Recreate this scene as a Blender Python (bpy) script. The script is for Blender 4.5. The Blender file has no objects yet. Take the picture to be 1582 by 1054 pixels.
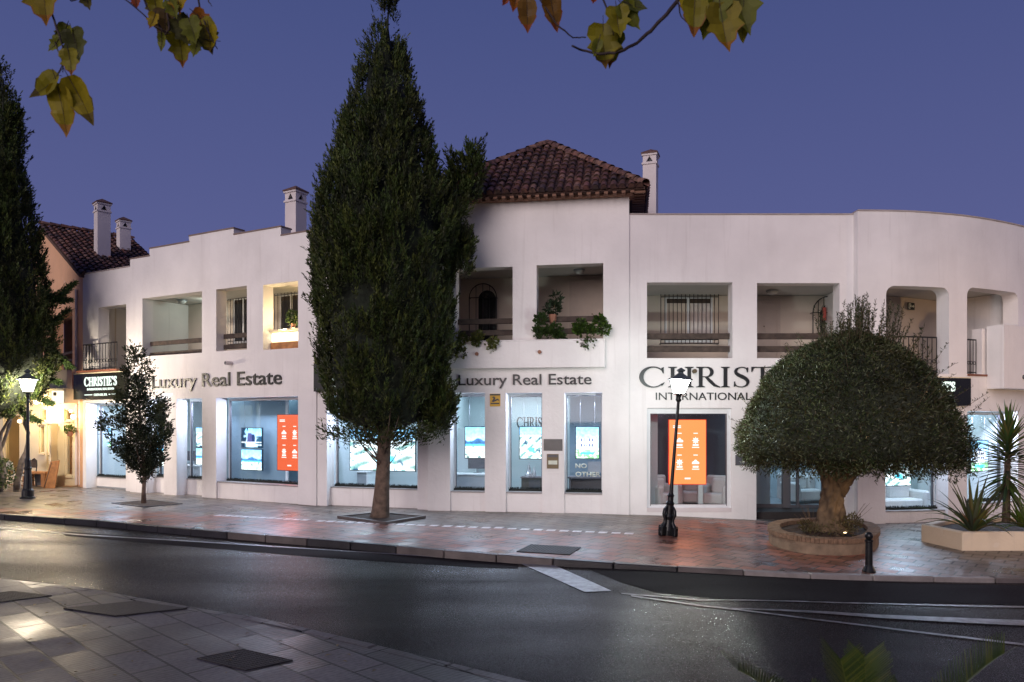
import bpy, bmesh, math, random
import numpy as np
from mathutils import Vector, Matrix
from mathutils.geometry import tessellate_polygon
random.seed(7); RS = np.random.RandomState(11)
S = bpy.context.scene; C = S.collection
R = math.radians
# ------------------------------------------------------------------ camera
F, CU, HV, EYE = 1150.0, 791.0, 650.0, 2.2
cd = bpy.data.cameras.new('camera'); cam = bpy.data.objects.new('camera', cd); C.objects.link(cam)
cam.location = (0, 0, EYE); cam.rotation_euler = (R(90), 0, 0)
cd.sensor_width = 36; cd.sensor_fit = 'HORIZONTAL'; cd.lens = 36*F/1582; cd.shift_y = (HV-527)/1582
cd.clip_start = .05; cd.clip_end = 3000
cd.dof.use_dof = True; cd.dof.focus_distance = 17; cd.dof.aperture_fstop = 5.0
S.camera = cam
# ------------------------------------------------------------------ world
W = bpy.data.worlds.new('World'); S.world = W; W.use_nodes = True
nt = W.node_tree; bg = nt.nodes['Background']
tc = nt.nodes.new('ShaderNodeTexCoord'); sx = nt.nodes.new('ShaderNodeSeparateXYZ')
nt.links.new(tc.outputs['Generated'], sx.inputs[0])
rp = nt.nodes.new('ShaderNodeValToRGB'); nt.links.new(sx.outputs['Z'], rp.inputs[0])
e = rp.color_ramp.elements
e[0].position = 0.0; e[0].color = (.150, .132, .290, 1)
e[1].position = 1.0; e[1].color = (.026, .042, .15, 1)
m = e.new(.22); m.color = (.092, .106, .275, 1)
m = e.new(.5); m.color = (.058, .077, .222, 1)
sky = nt.nodes.new('ShaderNodeTexSky'); sky.sky_type = 'NISHITA'; sky.sun_disc = False
sky.sun_elevation = R(1.0); sky.sun_rotation = R(170)
mx = nt.nodes.new('ShaderNodeMixRGB'); mx.blend_type = 'ADD'; mx.inputs[0].default_value = .006
nt.links.new(rp.outputs[0], mx.inputs[1]); nt.links.new(sky.outputs[0], mx.inputs[2])
nt.links.new(mx.outputs[0], bg.inputs['Color']); bg.inputs['Strength'].default_value = 1.0
# afterglow of the western sky behind the camera
sd = bpy.data.lights.new('sun', 'SUN'); so = bpy.data.objects.new('sun', sd); C.objects.link(so)
sd.energy = 2.05; sd.angle = R(45); sd.color = (1, .85, .80)
so.rotation_euler = (R(90-16), 0, R(-26))
S.view_settings.view_transform = 'Standard'; S.view_settings.look = 'None'
S.view_settings.exposure = 0; S.view_settings.gamma = 1
S.cycles.use_denoising = True
try: S.cycles.denoiser = 'OPENIMAGEDENOISE'
except Exception: pass
S.cycles.max_bounces = 6; S.cycles.transparent_max_bounces = 12; S.cycles.sample_clamp_indirect = 4
S.cycles.caustics_reflective = False; S.cycles.caustics_refractive = False
# ------------------------------------------------------------------ helpers
def V(*a): return Vector(a)
def pix(u, v, Y): return V((u-CU)/F*Y, Y, EYE-(v-HV)/F*Y)
def sm(t): t = max(0, min(1, t)); return t*t*(3-2*t)
def gz(x): return -.2*sm((x-2)/6)
def gp(u, v, dz=0):
    z = 0
    for _ in range(12):
        Y = F*(EYE-z-dz)/(v-HV); X = (u-CU)/F*Y; z = gz(X)
    return V(X, Y, z+dz)
def node_mat(name):
    m = bpy.data.materials.new(name); m.use_nodes = True
    return m, m.node_tree.nodes, m.node_tree.links, m.node_tree.nodes['Principled BSDF']
def mat(name, col, rough=.6, metal=0, var=.12, scale=6, bump=0, bscale=40, spec=None, coord='Object', stain=0):
    m, N, L, b = node_mat(name)
    t = N.new('ShaderNodeTexCoord'); n = N.new('ShaderNodeTexNoise'); n.inputs['Scale'].default_value = scale; n.inputs['Detail'].default_value = 5
    L.new(t.outputs[coord], n.inputs['Vector'])
    r = N.new('ShaderNodeMapRange'); r.inputs['From Min'].default_value = .3; r.inputs['From Max'].default_value = .7
    r.inputs['To Min'].default_value = 1-var; r.inputs['To Max'].default_value = 1+var
    L.new(n.outputs['Fac'], r.inputs['Value'])
    x = N.new('ShaderNodeMixRGB'); x.blend_type = 'MULTIPLY'; x.inputs[0].default_value = 1
    x.inputs[1].default_value = (*col, 1); L.new(r.outputs[0], x.inputs[2])
    out = x.outputs[0]
    if stain:
        mp = N.new('ShaderNodeMapping'); mp.inputs['Scale'].default_value = (1.6, 1.6, .22); L.new(t.outputs[coord], mp.inputs[0])
        n2 = N.new('ShaderNodeTexNoise'); n2.inputs['Scale'].default_value = 1.7; n2.inputs['Detail'].default_value = 7; L.new(mp.outputs[0], n2.inputs['Vector'])
        r2 = N.new('ShaderNodeMapRange'); r2.inputs['From Min'].default_value = .52; r2.inputs['From Max'].default_value = .75
        r2.inputs['To Min'].default_value = 0; r2.inputs['To Max'].default_value = stain; L.new(n2.outputs['Fac'], r2.inputs['Value'])
        x2 = N.new('ShaderNodeMixRGB'); x2.inputs[2].default_value = (.34, .28, .25, 1)
        L.new(r2.outputs[0], x2.inputs[0]); L.new(out, x2.inputs[1]); out = x2.outputs[0]
        mp3 = N.new('ShaderNodeMapping'); mp3.inputs['Scale'].default_value = (9, 9, .5); L.new(t.outputs[coord], mp3.inputs[0])
        n5 = N.new('ShaderNodeTexNoise'); n5.inputs['Scale'].default_value = 1; n5.inputs['Detail'].default_value = 4; L.new(mp3.outputs[0], n5.inputs['Vector'])
        r5 = N.new('ShaderNodeMapRange'); r5.inputs['From Min'].default_value = .60; r5.inputs['From Max'].default_value = .78; r5.inputs['To Min'].default_value = 0; r5.inputs['To Max'].default_value = stain*1.6; L.new(n5.outputs['Fac'], r5.inputs['Value'])
        x5 = N.new('ShaderNodeMixRGB'); x5.inputs[2].default_value = (.30, .25, .22, 1); L.new(r5.outputs[0], x5.inputs[0]); L.new(out, x5.inputs[1]); out = x5.outputs[0]
        n6 = N.new('ShaderNodeTexNoise'); n6.inputs['Scale'].default_value = 2.6; n6.inputs['Detail'].default_value = 3; L.new(t.outputs[coord], n6.inputs['Vector'])
        r6 = N.new('ShaderNodeMapRange'); r6.inputs['From Min'].default_value = .68; r6.inputs['From Max'].default_value = .72; r6.inputs['To Min'].default_value = 0; r6.inputs['To Max'].default_value = .12; L.new(n6.outputs['Fac'], r6.inputs['Value'])
        x6 = N.new('ShaderNodeMixRGB'); x6.inputs[2].default_value = (.88, .86, .84, 1); L.new(r6.outputs[0], x6.inputs[0]); L.new(out, x6.inputs[1]); out = x6.outputs[0]
    L.new(out, b.inputs['Base Color'])
    b.inputs['Roughness'].default_value = rough; b.inputs['Metallic'].default_value = metal
    if spec is not None: b.inputs['Specular IOR Level'].default_value = spec
    if bump:
        n3 = N.new('ShaderNodeTexNoise'); n3.inputs['Scale'].default_value = bscale; n3.inputs['Detail'].default_value = 4; L.new(t.outputs[coord], n3.inputs['Vector'])
        bp = N.new('ShaderNodeBump'); bp.inputs['Strength'].default_value = bump; bp.inputs['Distance'].default_value = .02
        L.new(n3.outputs['Fac'], bp.inputs['Height']); L.new(bp.outputs[0], b.inputs['Normal'])
    return m
def emit(name, col, st):
    m, N, L, b = node_mat(name)
    b.inputs['Base Color'].default_value = (0, 0, 0, 1); b.inputs['Roughness'].default_value = .4
    b.inputs['Emission Color'].default_value = (*col, 1); b.inputs['Emission Strength'].default_value = st
    return m
def attr_mat(name, rough=.6, emis=0, transl=0):
    m, N, L, b = node_mat(name)
    a = N.new('ShaderNodeVertexColor'); a.layer_name = 'Col'
    if emis:
        b.inputs['Base Color'].default_value = (0, 0, 0, 1); L.new(a.outputs[0], b.inputs['Emission Color']); b.inputs['Emission Strength'].default_value = emis
    else:
        L.new(a.outputs[0], b.inputs['Base Color']); b.inputs['Specular IOR Level'].default_value = .3
        if transl:
            tr = N.new('ShaderNodeBsdfTranslucent'); L.new(a.outputs[0], tr.inputs[0]); ms = N.new('ShaderNodeMixShader'); ms.inputs[0].default_value = transl
            L.new(b.outputs[0], ms.inputs[1]); L.new(tr.outputs[0], ms.inputs[2]); L.new(ms.outputs[0], N['Material Output'].inputs[0])
    b.inputs['Roughness'].default_value = rough
    return m
def glass(name, tint=(.93, .96, .97), gl=.06):
    m, N, L, b = node_mat(name); N.remove(b)
    t = N.new('ShaderNodeBsdfTransparent'); t.inputs[0].default_value = (*tint, 1)
    g = N.new('ShaderNodeBsdfGlossy'); g.inputs['Roughness'].default_value = .03
    lw = N.new('ShaderNodeLayerWeight'); lw.inputs[0].default_value = .5; pw = N.new('ShaderNodeMath'); pw.operation = 'POWER'; pw.inputs[1].default_value = 5
    L.new(lw.outputs['Facing'], pw.inputs[0]); fr = N.new('ShaderNodeMath'); fr.operation = 'MULTIPLY_ADD'; fr.inputs[1].default_value = .7; fr.inputs[2].default_value = .035; L.new(pw.outputs[0], fr.inputs[0])
    ms = N.new('ShaderNodeMixShader'); L.new(fr.outputs[0], ms.inputs[0]); L.new(t.outputs[0], ms.inputs[1]); L.new(g.outputs[0], ms.inputs[2])
    L.new(ms.outputs[0], N['Material Output'].inputs[0]); return m
M = {
 'stucco': mat('white_stucco', (.82, .795, .785), .85, var=.06, scale=1.1, bump=.4, bscale=12, stain=.09),
 'peach': mat('peach_stucco', (.72, .42, .25), .85, var=.06, scale=1.2, bump=.3, bscale=14, stain=.1),
 'cream': mat('cream_paint', (.75, .66, .48), .7, var=.05, scale=2),
 'white': mat('white_frame_paint', (.72, .74, .76), .45, var=.03),
 'alu': mat('grey_aluminium', (.34, .37, .40), .4, .3, var=.05),
 'iwall': mat('interior_paint', (.46, .53, .56), .8, var=.03, scale=1),
 'iwhite': mat('interior_white_paint', (.72, .76, .78), .8, var=.03, scale=1),
 'ipanel': mat('blue_grey_panel', (.22, .33, .40), .6, var=.03, scale=1),
 'idark': mat('dark_interior_paint', (.10, .10, .115), .7, var=.05, scale=1),
 'ifloor': mat('interior_floor', (.3, .32, .34), .3, var=.05),
 'beige': mat('loggia_plaster', (.62, .54, .46), .85, var=.06, scale=1.5),
 'soffit': mat('loggia_ceiling', (.55, .54, .51), .85, var=.05, scale=1.5),
 'terra': mat('terracotta_floor', (.20, .07, .04), .6, var=.2, scale=6),
 'wood': mat('weathered_wood', (.060, .042, .032), .75, var=.4, scale=9, bump=.3, bscale=25),
 'woodw': mat('warm_wood', (.38, .17, .06), .55, var=.3, scale=8),
 'iron': mat('black_iron', (.012, .012, .014), .45, .2, var=.1),
 'lampblack': mat('lamp_post_paint', (.012, .013, .014), .32, .3, var=.15, bump=.1),
 'door': mat('door_paint', (.52, .44, .38), .6, var=.04),
 'black': mat('black_letters', (.018, .02, .022), .4, var=.05),
 'signblack': mat('black_sign_panel', (.012, .013, .010), .25, var=.05),
 'hedge': mat('dark_artificial_grass', (.008, .012, .010), .8, var=.3),
 'soil': mat('dark_soil', (.045, .028, .02), .9, var=.5, scale=14, bump=.8, bscale=30),
 'planterw': mat('white_planter_stucco', (.72, .60, .44), .8, var=.05, scale=2, bump=.3, bscale=16, stain=.12),
 'bark': mat('grey_brown_bark', (.13, .09, .065), .9, var=.45, scale=7, bump=1.0, bscale=22),
 'olivebark': mat('olive_bark', (.13, .088, .050), .85, var=.5, scale=6, bump=1.0, bscale=14),
 'twig': mat('dark_twig', (.030, .018, .018), .8, var=.3, scale=20),
 'vine': mat('pale_vine_wood', (.17, .14, .12), .8, var=.4, scale=9, bump=.5),
 'leaf': attr_mat('leaf_surface', .55, transl=.12), 'leafglossy': attr_mat('broad_leaf_surface', .4, transl=.35),
 'chim': mat('chimney_stucco', (.70, .64, .64), .85, var=.05, scale=2, bump=.2),
 'capt': mat('chimney_cap_tile', (.13, .07, .06), .8, var=.3, scale=10),
 'glass': glass('window_glass'), 'dglass': mat('dark_window_glass', (.01, .012, .015), .12, var=.05),
 'bulb': emit('lamp_glow_white', (.93, 1, .97), 9), 'bulbw': emit('lamp_glow_warm', (1, .93, .78), 11),
 'bulby': emit('bulb_glow_amber', (1, .72, .38), 14), 'strip': emit('strip_light_glow', (1, .86, .58), 3.2),
 'letterlit': emit('lit_letters', (.86, 1, .90), 1.5),
 'orange': emit('orange_screen_glow', (1, .150, .050), 1.15), 'orange2': emit('bright_orange_screen_glow', (1, .27, .075), 1.7),
 'scrw': emit('screen_white_glow', (1, .93, .85), 1.5), 'redrim': emit('red_screen_edge_glow', (1, .03, .01), .9),
 'photo': attr_mat('screen_photo_glow', .3, emis=2.6), 'warmpane': emit('lit_shop_interior', (.85, .55, .14), .55),
 'scrframe': mat('screen_bezel', (.02, .04, .06), .3), 'sofa': mat('white_upholstery', (.62, .63, .62), .9, var=.04, bump=.2),
 'cab': mat('dark_green_cabinet', (.018, .03, .03), .35), 'plate': mat('grey_steel_plate', (.10, .10, .10), .35, .6), 'bronze': mat('bronze_panel', (.14, .11, .065), .4, .5),
 'yellow': mat('yellow_sign_sheet', (.62, .36, .03), .5), 'exitg': mat('dark_exit_sign_sheet', (.012, .02, .012), .4), 'pale': mat('pale_print', (.62, .66, .56), .5),
 'metal': mat('cast_iron_cover', (.014, .011, .012), .62, .0, var=.4, scale=30), 'chairw': mat('white_rattan', (.6, .58, .54), .6),
 'pot': mat('clay_pot', (.3, .14, .09), .8), 'red': mat('red_tag_cloth', (.5, .10, .08), .7),
 'clear': mat('silver_ornament', (.6, .62, .64), .2, .6),
}
def tag(o, label=None, cat=None, group=None, kind=None):
    if label: o['label'] = label
    if cat: o['category'] = cat
    if group: o['group'] = group
    if kind: o['kind'] = kind
    return o
def thing(name, label, cat, loc=(0, 0, 0), rot=0, group=None):
    o = bpy.data.objects.new(name, None); C.objects.link(o); o.location = loc; o.rotation_euler = (0, 0, rot); o.empty_display_size = .2
    return tag(o, label, cat, group)
def new_obj(name, me, m, parent=None, local=False):
    """mesh given in world space unless local"""
    o = bpy.data.objects.new(name, me); C.objects.link(o)
    if m is not None:
        for q in (m if isinstance(m, (list, tuple)) else [m]): me.materials.append(M[q] if isinstance(q, str) else q)
    if parent is not None:
        o.parent = parent
        if not local:
            mw = Matrix.Identity(4); p = parent
            chain = []
            while p is not None: chain.append(p); p = p.parent
            for p in reversed(chain): mw = mw @ p.matrix_basis
            me.transform(mw.inverted())
    return o
def from_bm(name, bm, m, parent=None, local=False, smooth=False, bevel=0):
    if bevel: bmesh.ops.bevel(bm, geom=[e for e in bm.edges if len(e.link_faces) == 2 and e.calc_face_angle(0) > .6], offset=bevel, segments=1, affect='EDGES')
    me = bpy.data.meshes.new(name); bm.to_mesh(me); bm.free()
    if smooth: me.polygons.foreach_set('use_smooth', [True]*len(me.polygons))
    return new_obj(name, me, m, parent, local)
class MB:
    def __init__(s): s.bm = bmesh.new()
    def hexa(s, p):   # 8 points: bottom 4, top 4
        v = [s.bm.verts.new(q) for q in p]
        for f in ((0, 3, 2, 1), (4, 5, 6, 7), (0, 1, 5, 4), (1, 2, 6, 5), (2, 3, 7, 6), (3, 0, 4, 7)):
            try: s.bm.faces.new([v[i] for i in f])
            except ValueError: pass
        return s
    def box(s, c, d, rz=0):
        c = Vector(c); x, y, z = [q/2 for q in d]; m = Matrix.Rotation(rz, 3, 'Z')
        return s.hexa([c+m@V(a, b, k) for k in (-z, z) for a, b in ((-x, -y), (x, -y), (x, y), (-x, y))])
    def prism(s, pts, z0, z1):
        pts = [Vector((p[0], p[1], 0)) for p in pts]
        a = [s.bm.verts.new((p.x, p.y, z0 if not callable(z0) else z0(p))) for p in pts]
        b = [s.bm.verts.new((p.x, p.y, z1 if not callable(z1) else z1(p))) for p in pts]
        s.bm.faces.new(a[::-1]); s.bm.faces.new(b); n = len(pts)
        for i in range(n): s.bm.faces.new([a[i], a[(i+1) % n], b[(i+1) % n], b[i]])
        return s
    def tube(s, pts, rad, n=8, rfun=None, cap=True):
        pts = [Vector(p) for p in pts]
        if not hasattr(rad, '__len__'): rad = [rad]*len(pts)
        rings = []; ref = V(1, .13, .07).normalized()
        for i, p in enumerate(pts):
            d = (pts[min(i+1, len(pts)-1)]-pts[max(i-1, 0)]).normalized()
            if abs(d.dot(ref)) > .95: ref = V(0, 1, .1).normalized()
            a = d.cross(ref).normalized(); b = d.cross(a)
            ring = []
            for k in range(n):
                t = 2*math.pi*k/n; r = rad[i]*(rfun(t, i) if rfun else 1)
                ring.append(s.bm.verts.new(p+a*math.cos(t)*r+b*math.sin(t)*r))
            rings.append(ring)
        for A, B in zip(rings, rings[1:]):
            for k in range(n): s.bm.faces.new([A[k], A[(k+1) % n], B[(k+1) % n], B[k]])
        if cap: s.bm.faces.new(rings[0][::-1]); s.bm.faces.new(rings[-1])
        return s
    def lathe(s, prof, c=(0, 0, 0), n=16):
        c = Vector(c); rings = []
        for r, z in prof: rings.append([s.bm.verts.new(c+V(r*math.cos(2*math.pi*k/n), r*math.sin(2*math.pi*k/n), z)) for k in range(n)])
        for A, B in zip(rings, rings[1:]):
            for k in range(n): s.bm.faces.new([A[k], A[(k+1) % n], B[(k+1) % n], B[k]])
        s.bm.faces.new(rings[0][::-1]); s.bm.faces.new(rings[-1]); return s
    def out(s, name, m, parent=None, local=False, smooth=False, bevel=0):
        bmesh.ops.recalc_face_normals(s.bm, faces=s.bm.faces)
        return from_bm(name, s.bm, m, parent, local, smooth, bevel)
def quads_mesh(name, P4, cols, m, parent=None, kind=None):
    """P4: (n,k,3) array of faces, cols: (n,3)"""
    P4 = np.asarray(P4, dtype=np.float32); n, k = P4.shape[:2]
    me = bpy.data.meshes.new(name); me.vertices.add(n*k); me.loops.add(n*k); me.polygons.add(n)
    me.vertices.foreach_set('co', P4.reshape(-1)); me.loops.foreach_set('vertex_index', np.arange(n*k, dtype=np.int32))
    me.polygons.foreach_set('loop_start', np.arange(0, n*k, k, dtype=np.int32))
    me.update(calc_edges=True)
    ca = me.color_attributes.new('Col', 'FLOAT_COLOR', 'POINT')
    cc = np.ones((n, k, 4), dtype=np.float32); cc[:, :, :3] = np.asarray(cols)[:, None, :]
    ca.data.foreach_set('color', cc.reshape(-1))
    return new_obj(name, me, m, parent)
# ------------------------------------------------------------------ wall sections
class Sec:
    def __init__(s, a, b):
        s.a = Vector((a[0], a[1])); s.b = Vector((b[0], b[1])); s.d = (s.b-s.a).normalized(); s.L = (s.b-s.a).length
        s.n = Vector((-s.d.y, s.d.x))     # inward (away from the street)
        s.rz = math.atan2(s.d.y, s.d.x)
    def off(s, t): return Sec(s.a+s.n*t, s.b+s.n*t)
    def hit(s, u, v):
        k = (u-CU)/F; q = (k*s.a.y-s.a.x)/(s.d.x-k*s.d.y); Y = s.a.y+q*s.d.y
        return q, EYE-(v-HV)/F*Y
    def P(s, q, z, t=0):
        p = s.a+s.d*q+s.n*t; return V(p.x, p.y, z)
def up(u, Y): return ((u-CU)/F*Y, Y)
A = Sec(up(128, 24.35), up(201, 23.1)); B = Sec(up(201, 22.95), up(488.5, 19.25)); Cc = Sec(up(488.5, 19.3), up(661, 18.35))
D = Sec(up(661, 18.22), up(972, 17.45)); E = Sec(up(972, 17.5), up(1325, 17.5))
FP = [up(1325, 17.3), up(1400, 17.36), up(1455, 17.56), up(1500, 17.82), up(1540, 18.2), up(1582, 18.75), up(1640, 19.8), up(1700, 21.6)]
def densify(P, k=5):
    out = []
    for i in range(len(P)-1):
        p0 = Vector(P[max(i-1, 0)]); p1 = Vector(P[i]); p2 = Vector(P[i+1]); p3 = Vector(P[min(i+2, len(P)-1)])
        for j in range(k):
            t = j/k; out.append(.5*((2*p1)+(p2-p0)*t+(2*p0-5*p1+4*p2-p3)*t*t+(-p0+3*p1-3*p2+p3)*t*t*t))
    return out+[Vector(P[-1])]
FC = densify(FP)
class Curve(Sec):
    def __init__(s, pts):
        s.p = [Vector(q) for q in pts]; s.c = [0]
        for a, b in zip(s.p, s.p[1:]): s.c.append(s.c[-1]+(b-a).length)
        s.L = s.c[-1]; s.a = s.p[0]; s.b = s.p[-1]
    def _i(s, q):
        for i in range(len(s.c)-2):
            if q < s.c[i+1]: return i
        return len(s.c)-2
    def P(s, q, z, t=0):
        i = s._i(q); d = (s.p[i+1]-s.p[i]).normalized(); f = q-s.c[i]; l = s.c[i+1]-s.c[i]
        p = s.p[i]+d*f
        def nn(j):
            a = s.p[max(j-1, 0)]; b = s.p[min(j+1, len(s.p)-1)]; e = (b-a).normalized(); return Vector((-e.y, e.x))
        n = nn(i).lerp(nn(i+1), min(1, max(0, f/l))); p = p+n*t
        return V(p.x, p.y, z)
    def hit(s, u, v):
        k = (u-CU)/F
        for i in range(len(s.p)-1):
            a, b = s.p[i], s.p[i+1]; ka = a.x/a.y; kb = b.x/b.y
            if ka <= k <= kb or i == len(s.p)-2:
                d = (b-a).normalized(); q = (k*a.y-a.x)/(d.x-k*d.y); return s.c[i]+q, EYE-(v-HV)/F*(a.y+q*d.y)
    def off(s, t): return Curve([s.P(c, 0, t).xy for c in s.c])
FF = Curve(FC)
def rect(sec, u0, v0, u1, v1, ref=None, rad=0):
    """opening in pixels -> loop in wall coordinates; heights taken at column ref"""
    q0 = sec.hit(u0, v0)[0]; q1 = sec.hit(u1, v0)[0]; ur = u1 if ref is None else ref
    zt = sec.hit(ur, v0)[1]; zb = sec.hit(ur, v1)[1]
    return q0, zb, q1, zt
def loop4(r, rad=0, arch=False):
    q0, z0, q1, z1 = r
    if not rad: return [(q0, z0), (q1, z0), (q1, z1), (q0, z1)]
    o = [(q0, z0), (q1, z0)]
    for k in range(7): t = math.pi/2*k/6; o.append((q1-rad+rad*math.cos(t), z1-rad+rad*math.sin(t)))
    for k in range(7): t = math.pi/2+math.pi/2*k/6; o.append((q0+rad+rad*math.cos(t), z1-rad+rad*math.sin(t)))
    return o
def wall(sec, outline, holes, T, name, m, parent, t0=0):
    loops = [outline]+[h for h in holes]
    flat = [p for l in loops for p in l]
    tris = tessellate_polygon([[V(p[0], p[1], 0) for p in l] for l in loops])
    bm = bmesh.new()
    f = [bm.verts.new((p[0], p[1], 0)) for p in flat]; b = [bm.verts.new((p[0], p[1], T)) for p in flat]
    for t in tris:
        try: bm.faces.new([f[i] for i in t]); bm.faces.new([b[i] for i in t][::-1])
        except ValueError: pass
    k = 0
    for l in loops:
        n = len(l)
        for i in range(n): bm.faces.new([f[k+i], f[k+(i+1) % n], b[k+(i+1) % n], b[k+i]])
        k += n
    if isinstance(sec, Curve):
        for c in sec.c[1:-1]: bmesh.ops.bisect_plane(bm, geom=bm.verts[:]+bm.edges[:]+bm.faces[:], plane_co=(c, 0, 0), plane_no=(1, 0, 0))
    for v in bm.verts: v.co = sec.P(v.co.x, v.co.y, v.co.z+t0)
    bmesh.ops.recalc_face_normals(bm, faces=bm.faces)
    return from_bm(name, bm, m, parent)
def sbox(mb, sec, q0, q1, z0, z1, t0, t1):
    if isinstance(sec, Curve):
        n = max(1, int((q1-q0)/.35))
        for i in range(n):
            a = q0+(q1-q0)*i/n; b = q0+(q1-q0)*(i+1)/n
            mb.hexa([sec.P(a, z0, t0), sec.P(b, z0, t0), sec.P(b, z0, t1), sec.P(a, z0, t1), sec.P(a, z1, t0), sec.P(b, z1, t0), sec.P(b, z1, t1), sec.P(a, z1, t1)])
        return mb
    return mb.hexa([sec.P(q0, z0, t0), sec.P(q1, z0, t0), sec.P(q1, z0, t1), sec.P(q0, z0, t1), sec.P(q0, z1, t0), sec.P(q1, z1, t0), sec.P(q1, z1, t1), sec.P(q0, z1, t1)])
def area(name, loc, target, sx_, sy_, power, col):
    l = bpy.data.lights.new(name, 'AREA'); l.shape = 'RECTANGLE'; l.size = sx_; l.size_y = sy_; l.energy = power; l.color = col
    o = bpy.data.objects.new(name, l); C.objects.link(o); o.location = loc
    o.rotation_euler = (Vector(target)-Vector(loc)).to_track_quat('-Z', 'Y').to_euler(); return o
def point(name, loc, power, col, r=.06):
    l = bpy.data.lights.new(name, 'POINT'); l.energy = power; l.color = col; l.shadow_soft_size = r
    o = bpy.data.objects.new(name, l); C.objects.link(o); o.location = loc; return o
COOL = (.55, .78, 1.0)
# ------------------------------------------------------------------ ground
KP = [(-60, 20.5), (-30, 20), (-16, 18.2)]+[gp(u, v).xy.to_tuple() for u, v in ((0, 795), (150, 805), (290, 818), (420, 829), (560, 840), (700, 853), (880, 867), (1000, 875), (1100, 881), (1250, 888), (1400, 892), (1500, 893), (1582, 895))]+[(12, 11.5), (16, 12.6), (30, 18), (60, 30)]
NP = [(-60, 26), (-25, 15.5)]+[gp(u, v).xy.to_tuple() for u, v in ((0, 887), (150, 904), (240, 922), (400, 947), (520, 974), (860, 1054))]+[(3.2, 4.6), (8, 2.2), (14, .5), (30, -4), (60, -14)]
def interp(T, x):
    for a, b in zip(T, T[1:]):
        if x <= b[0]: return a[1]+(b[1]-a[1])*(x-a[0])/(b[0]-a[0])
    return T[-1][1]
yk = lambda x: interp(KP, x)
yn = lambda x: min(interp(NP, x), yk(x)-3.2)
def paving_mat(name, cA, cB, bw, bh, rot, joint, rough, use_attr=False, groove=0, msize=.012):
    m, N, L, b = node_mat(name)
    t = N.new('ShaderNodeTexCoord'); mp = N.new('ShaderNodeMapping'); mp.inputs['Rotation'].default_value = (0, 0, rot); L.new(t.outputs['Object'], mp.inputs[0])
    br = N.new('ShaderNodeTexBrick'); br.inputs['Scale'].default_value = 1; br.inputs['Brick Width'].default_value = bw; br.inputs['Row Height'].default_value = bh
    br.inputs['Mortar Size'].default_value = msize; br.inputs['Mortar Smooth'].default_value = .2; br.inputs['Color1'].default_value = (0, 0, 0, 1); br.inputs['Color2'].default_value = (1, 1, 1, 1); br.inputs['Mortar'].default_value = (.5, .5, .5, 1)
    L.new(mp.outputs[0], br.inputs['Vector'])
    n1 = N.new('ShaderNodeTexNoise'); n1.inputs['Scale'].default_value = .7; n1.inputs['Detail'].default_value = 6; L.new(t.outputs['Object'], n1.inputs['Vector'])
    n2 = N.new('ShaderNodeTexNoise'); n2.inputs['Scale'].default_value = 22; n2.inputs['Detail'].default_value = 6; L.new(t.outputs['Object'], n2.inputs['Vector'])
    base = N.new('ShaderNodeMixRGB'); base.inputs[1].default_value = (*cA, 1); base.inputs[2].default_value = (*cB, 1)
    if use_attr:
        at = N.new('ShaderNodeVertexColor'); at.layer_name = 'Col'; L.new(at.outputs[0], base.inputs[0])
    else: L.new(n1.outputs['Fac'], base.inputs[0])
    r = N.new('ShaderNodeMapRange'); r.inputs['To Min'].default_value = .5; r.inputs['To Max'].default_value = 1.6
    L.new(br.outputs['Color'], r.inputs['Value'])
    x = N.new('ShaderNodeMixRGB'); x.blend_type = 'MULTIPLY'; x.inputs[0].default_value = 1; L.new(base.outputs[0], x.inputs[1]); L.new(r.outputs[0], x.inputs[2])
    r3 = N.new('ShaderNodeMapRange'); r3.inputs['From Min'].default_value = .3; r3.inputs['From Max'].default_value = .7; r3.inputs['To Min'].default_value = .75; r3.inputs['To Max'].default_value = 1.25
    L.new(n2.outputs['Fac'], r3.inputs['Value'])
    x2 = N.new('ShaderNodeMixRGB'); x2.blend_type = 'MULTIPLY'; x2.inputs[0].default_value = 1; L.new(x.outputs[0], x2.inputs[1]); L.new(r3.outputs[0], x2.inputs[2])
    x3 = N.new('ShaderNodeMixRGB'); x3.inputs[2].default_value = (*joint, 1); L.new(br.outputs['Fac'], x3.inputs[0]); L.new(x2.outputs[0], x3.inputs[1]); L.new(x3.outputs[0], b.inputs['Base Color'])
    # wetness
    r4 = N.new('ShaderNodeMapRange'); r4.inputs['From Min'].default_value = .35; r4.inputs['From Max'].default_value = .65; r4.inputs['To Min'].default_value = rough-.12; r4.inputs['To Max'].default_value = rough+.14
    L.new(n1.outputs['Fac'], r4.inputs['Value'])
    ad = N.new('ShaderNodeMath'); ad.operation = 'MULTIPLY_ADD'; ad.inputs[1].default_value = .22; L.new(br.outputs['Color'], ad.inputs[0]); L.new(r4.outputs[0], ad.inputs[2])
    L.new(ad.outputs[0], b.inputs['Roughness'])
    bp = N.new('ShaderNodeBump'); bp.inputs['Strength'].default_value = .5; bp.inputs['Distance'].default_value = .008
    inv = N.new('ShaderNodeMath'); inv.operation = 'SUBTRACT'; inv.inputs[0].default_value = 1; L.new(br.outputs['Fac'], inv.inputs[1])
    h = N.new('ShaderNodeMath'); h.operation = 'MULTIPLY_ADD'; h.inputs[1].default_value = .35; L.new(n2.outputs['Fac'], h.inputs[0]); L.new(inv.outputs[0], h.inputs[2])
    last = h.outputs[0]
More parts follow.
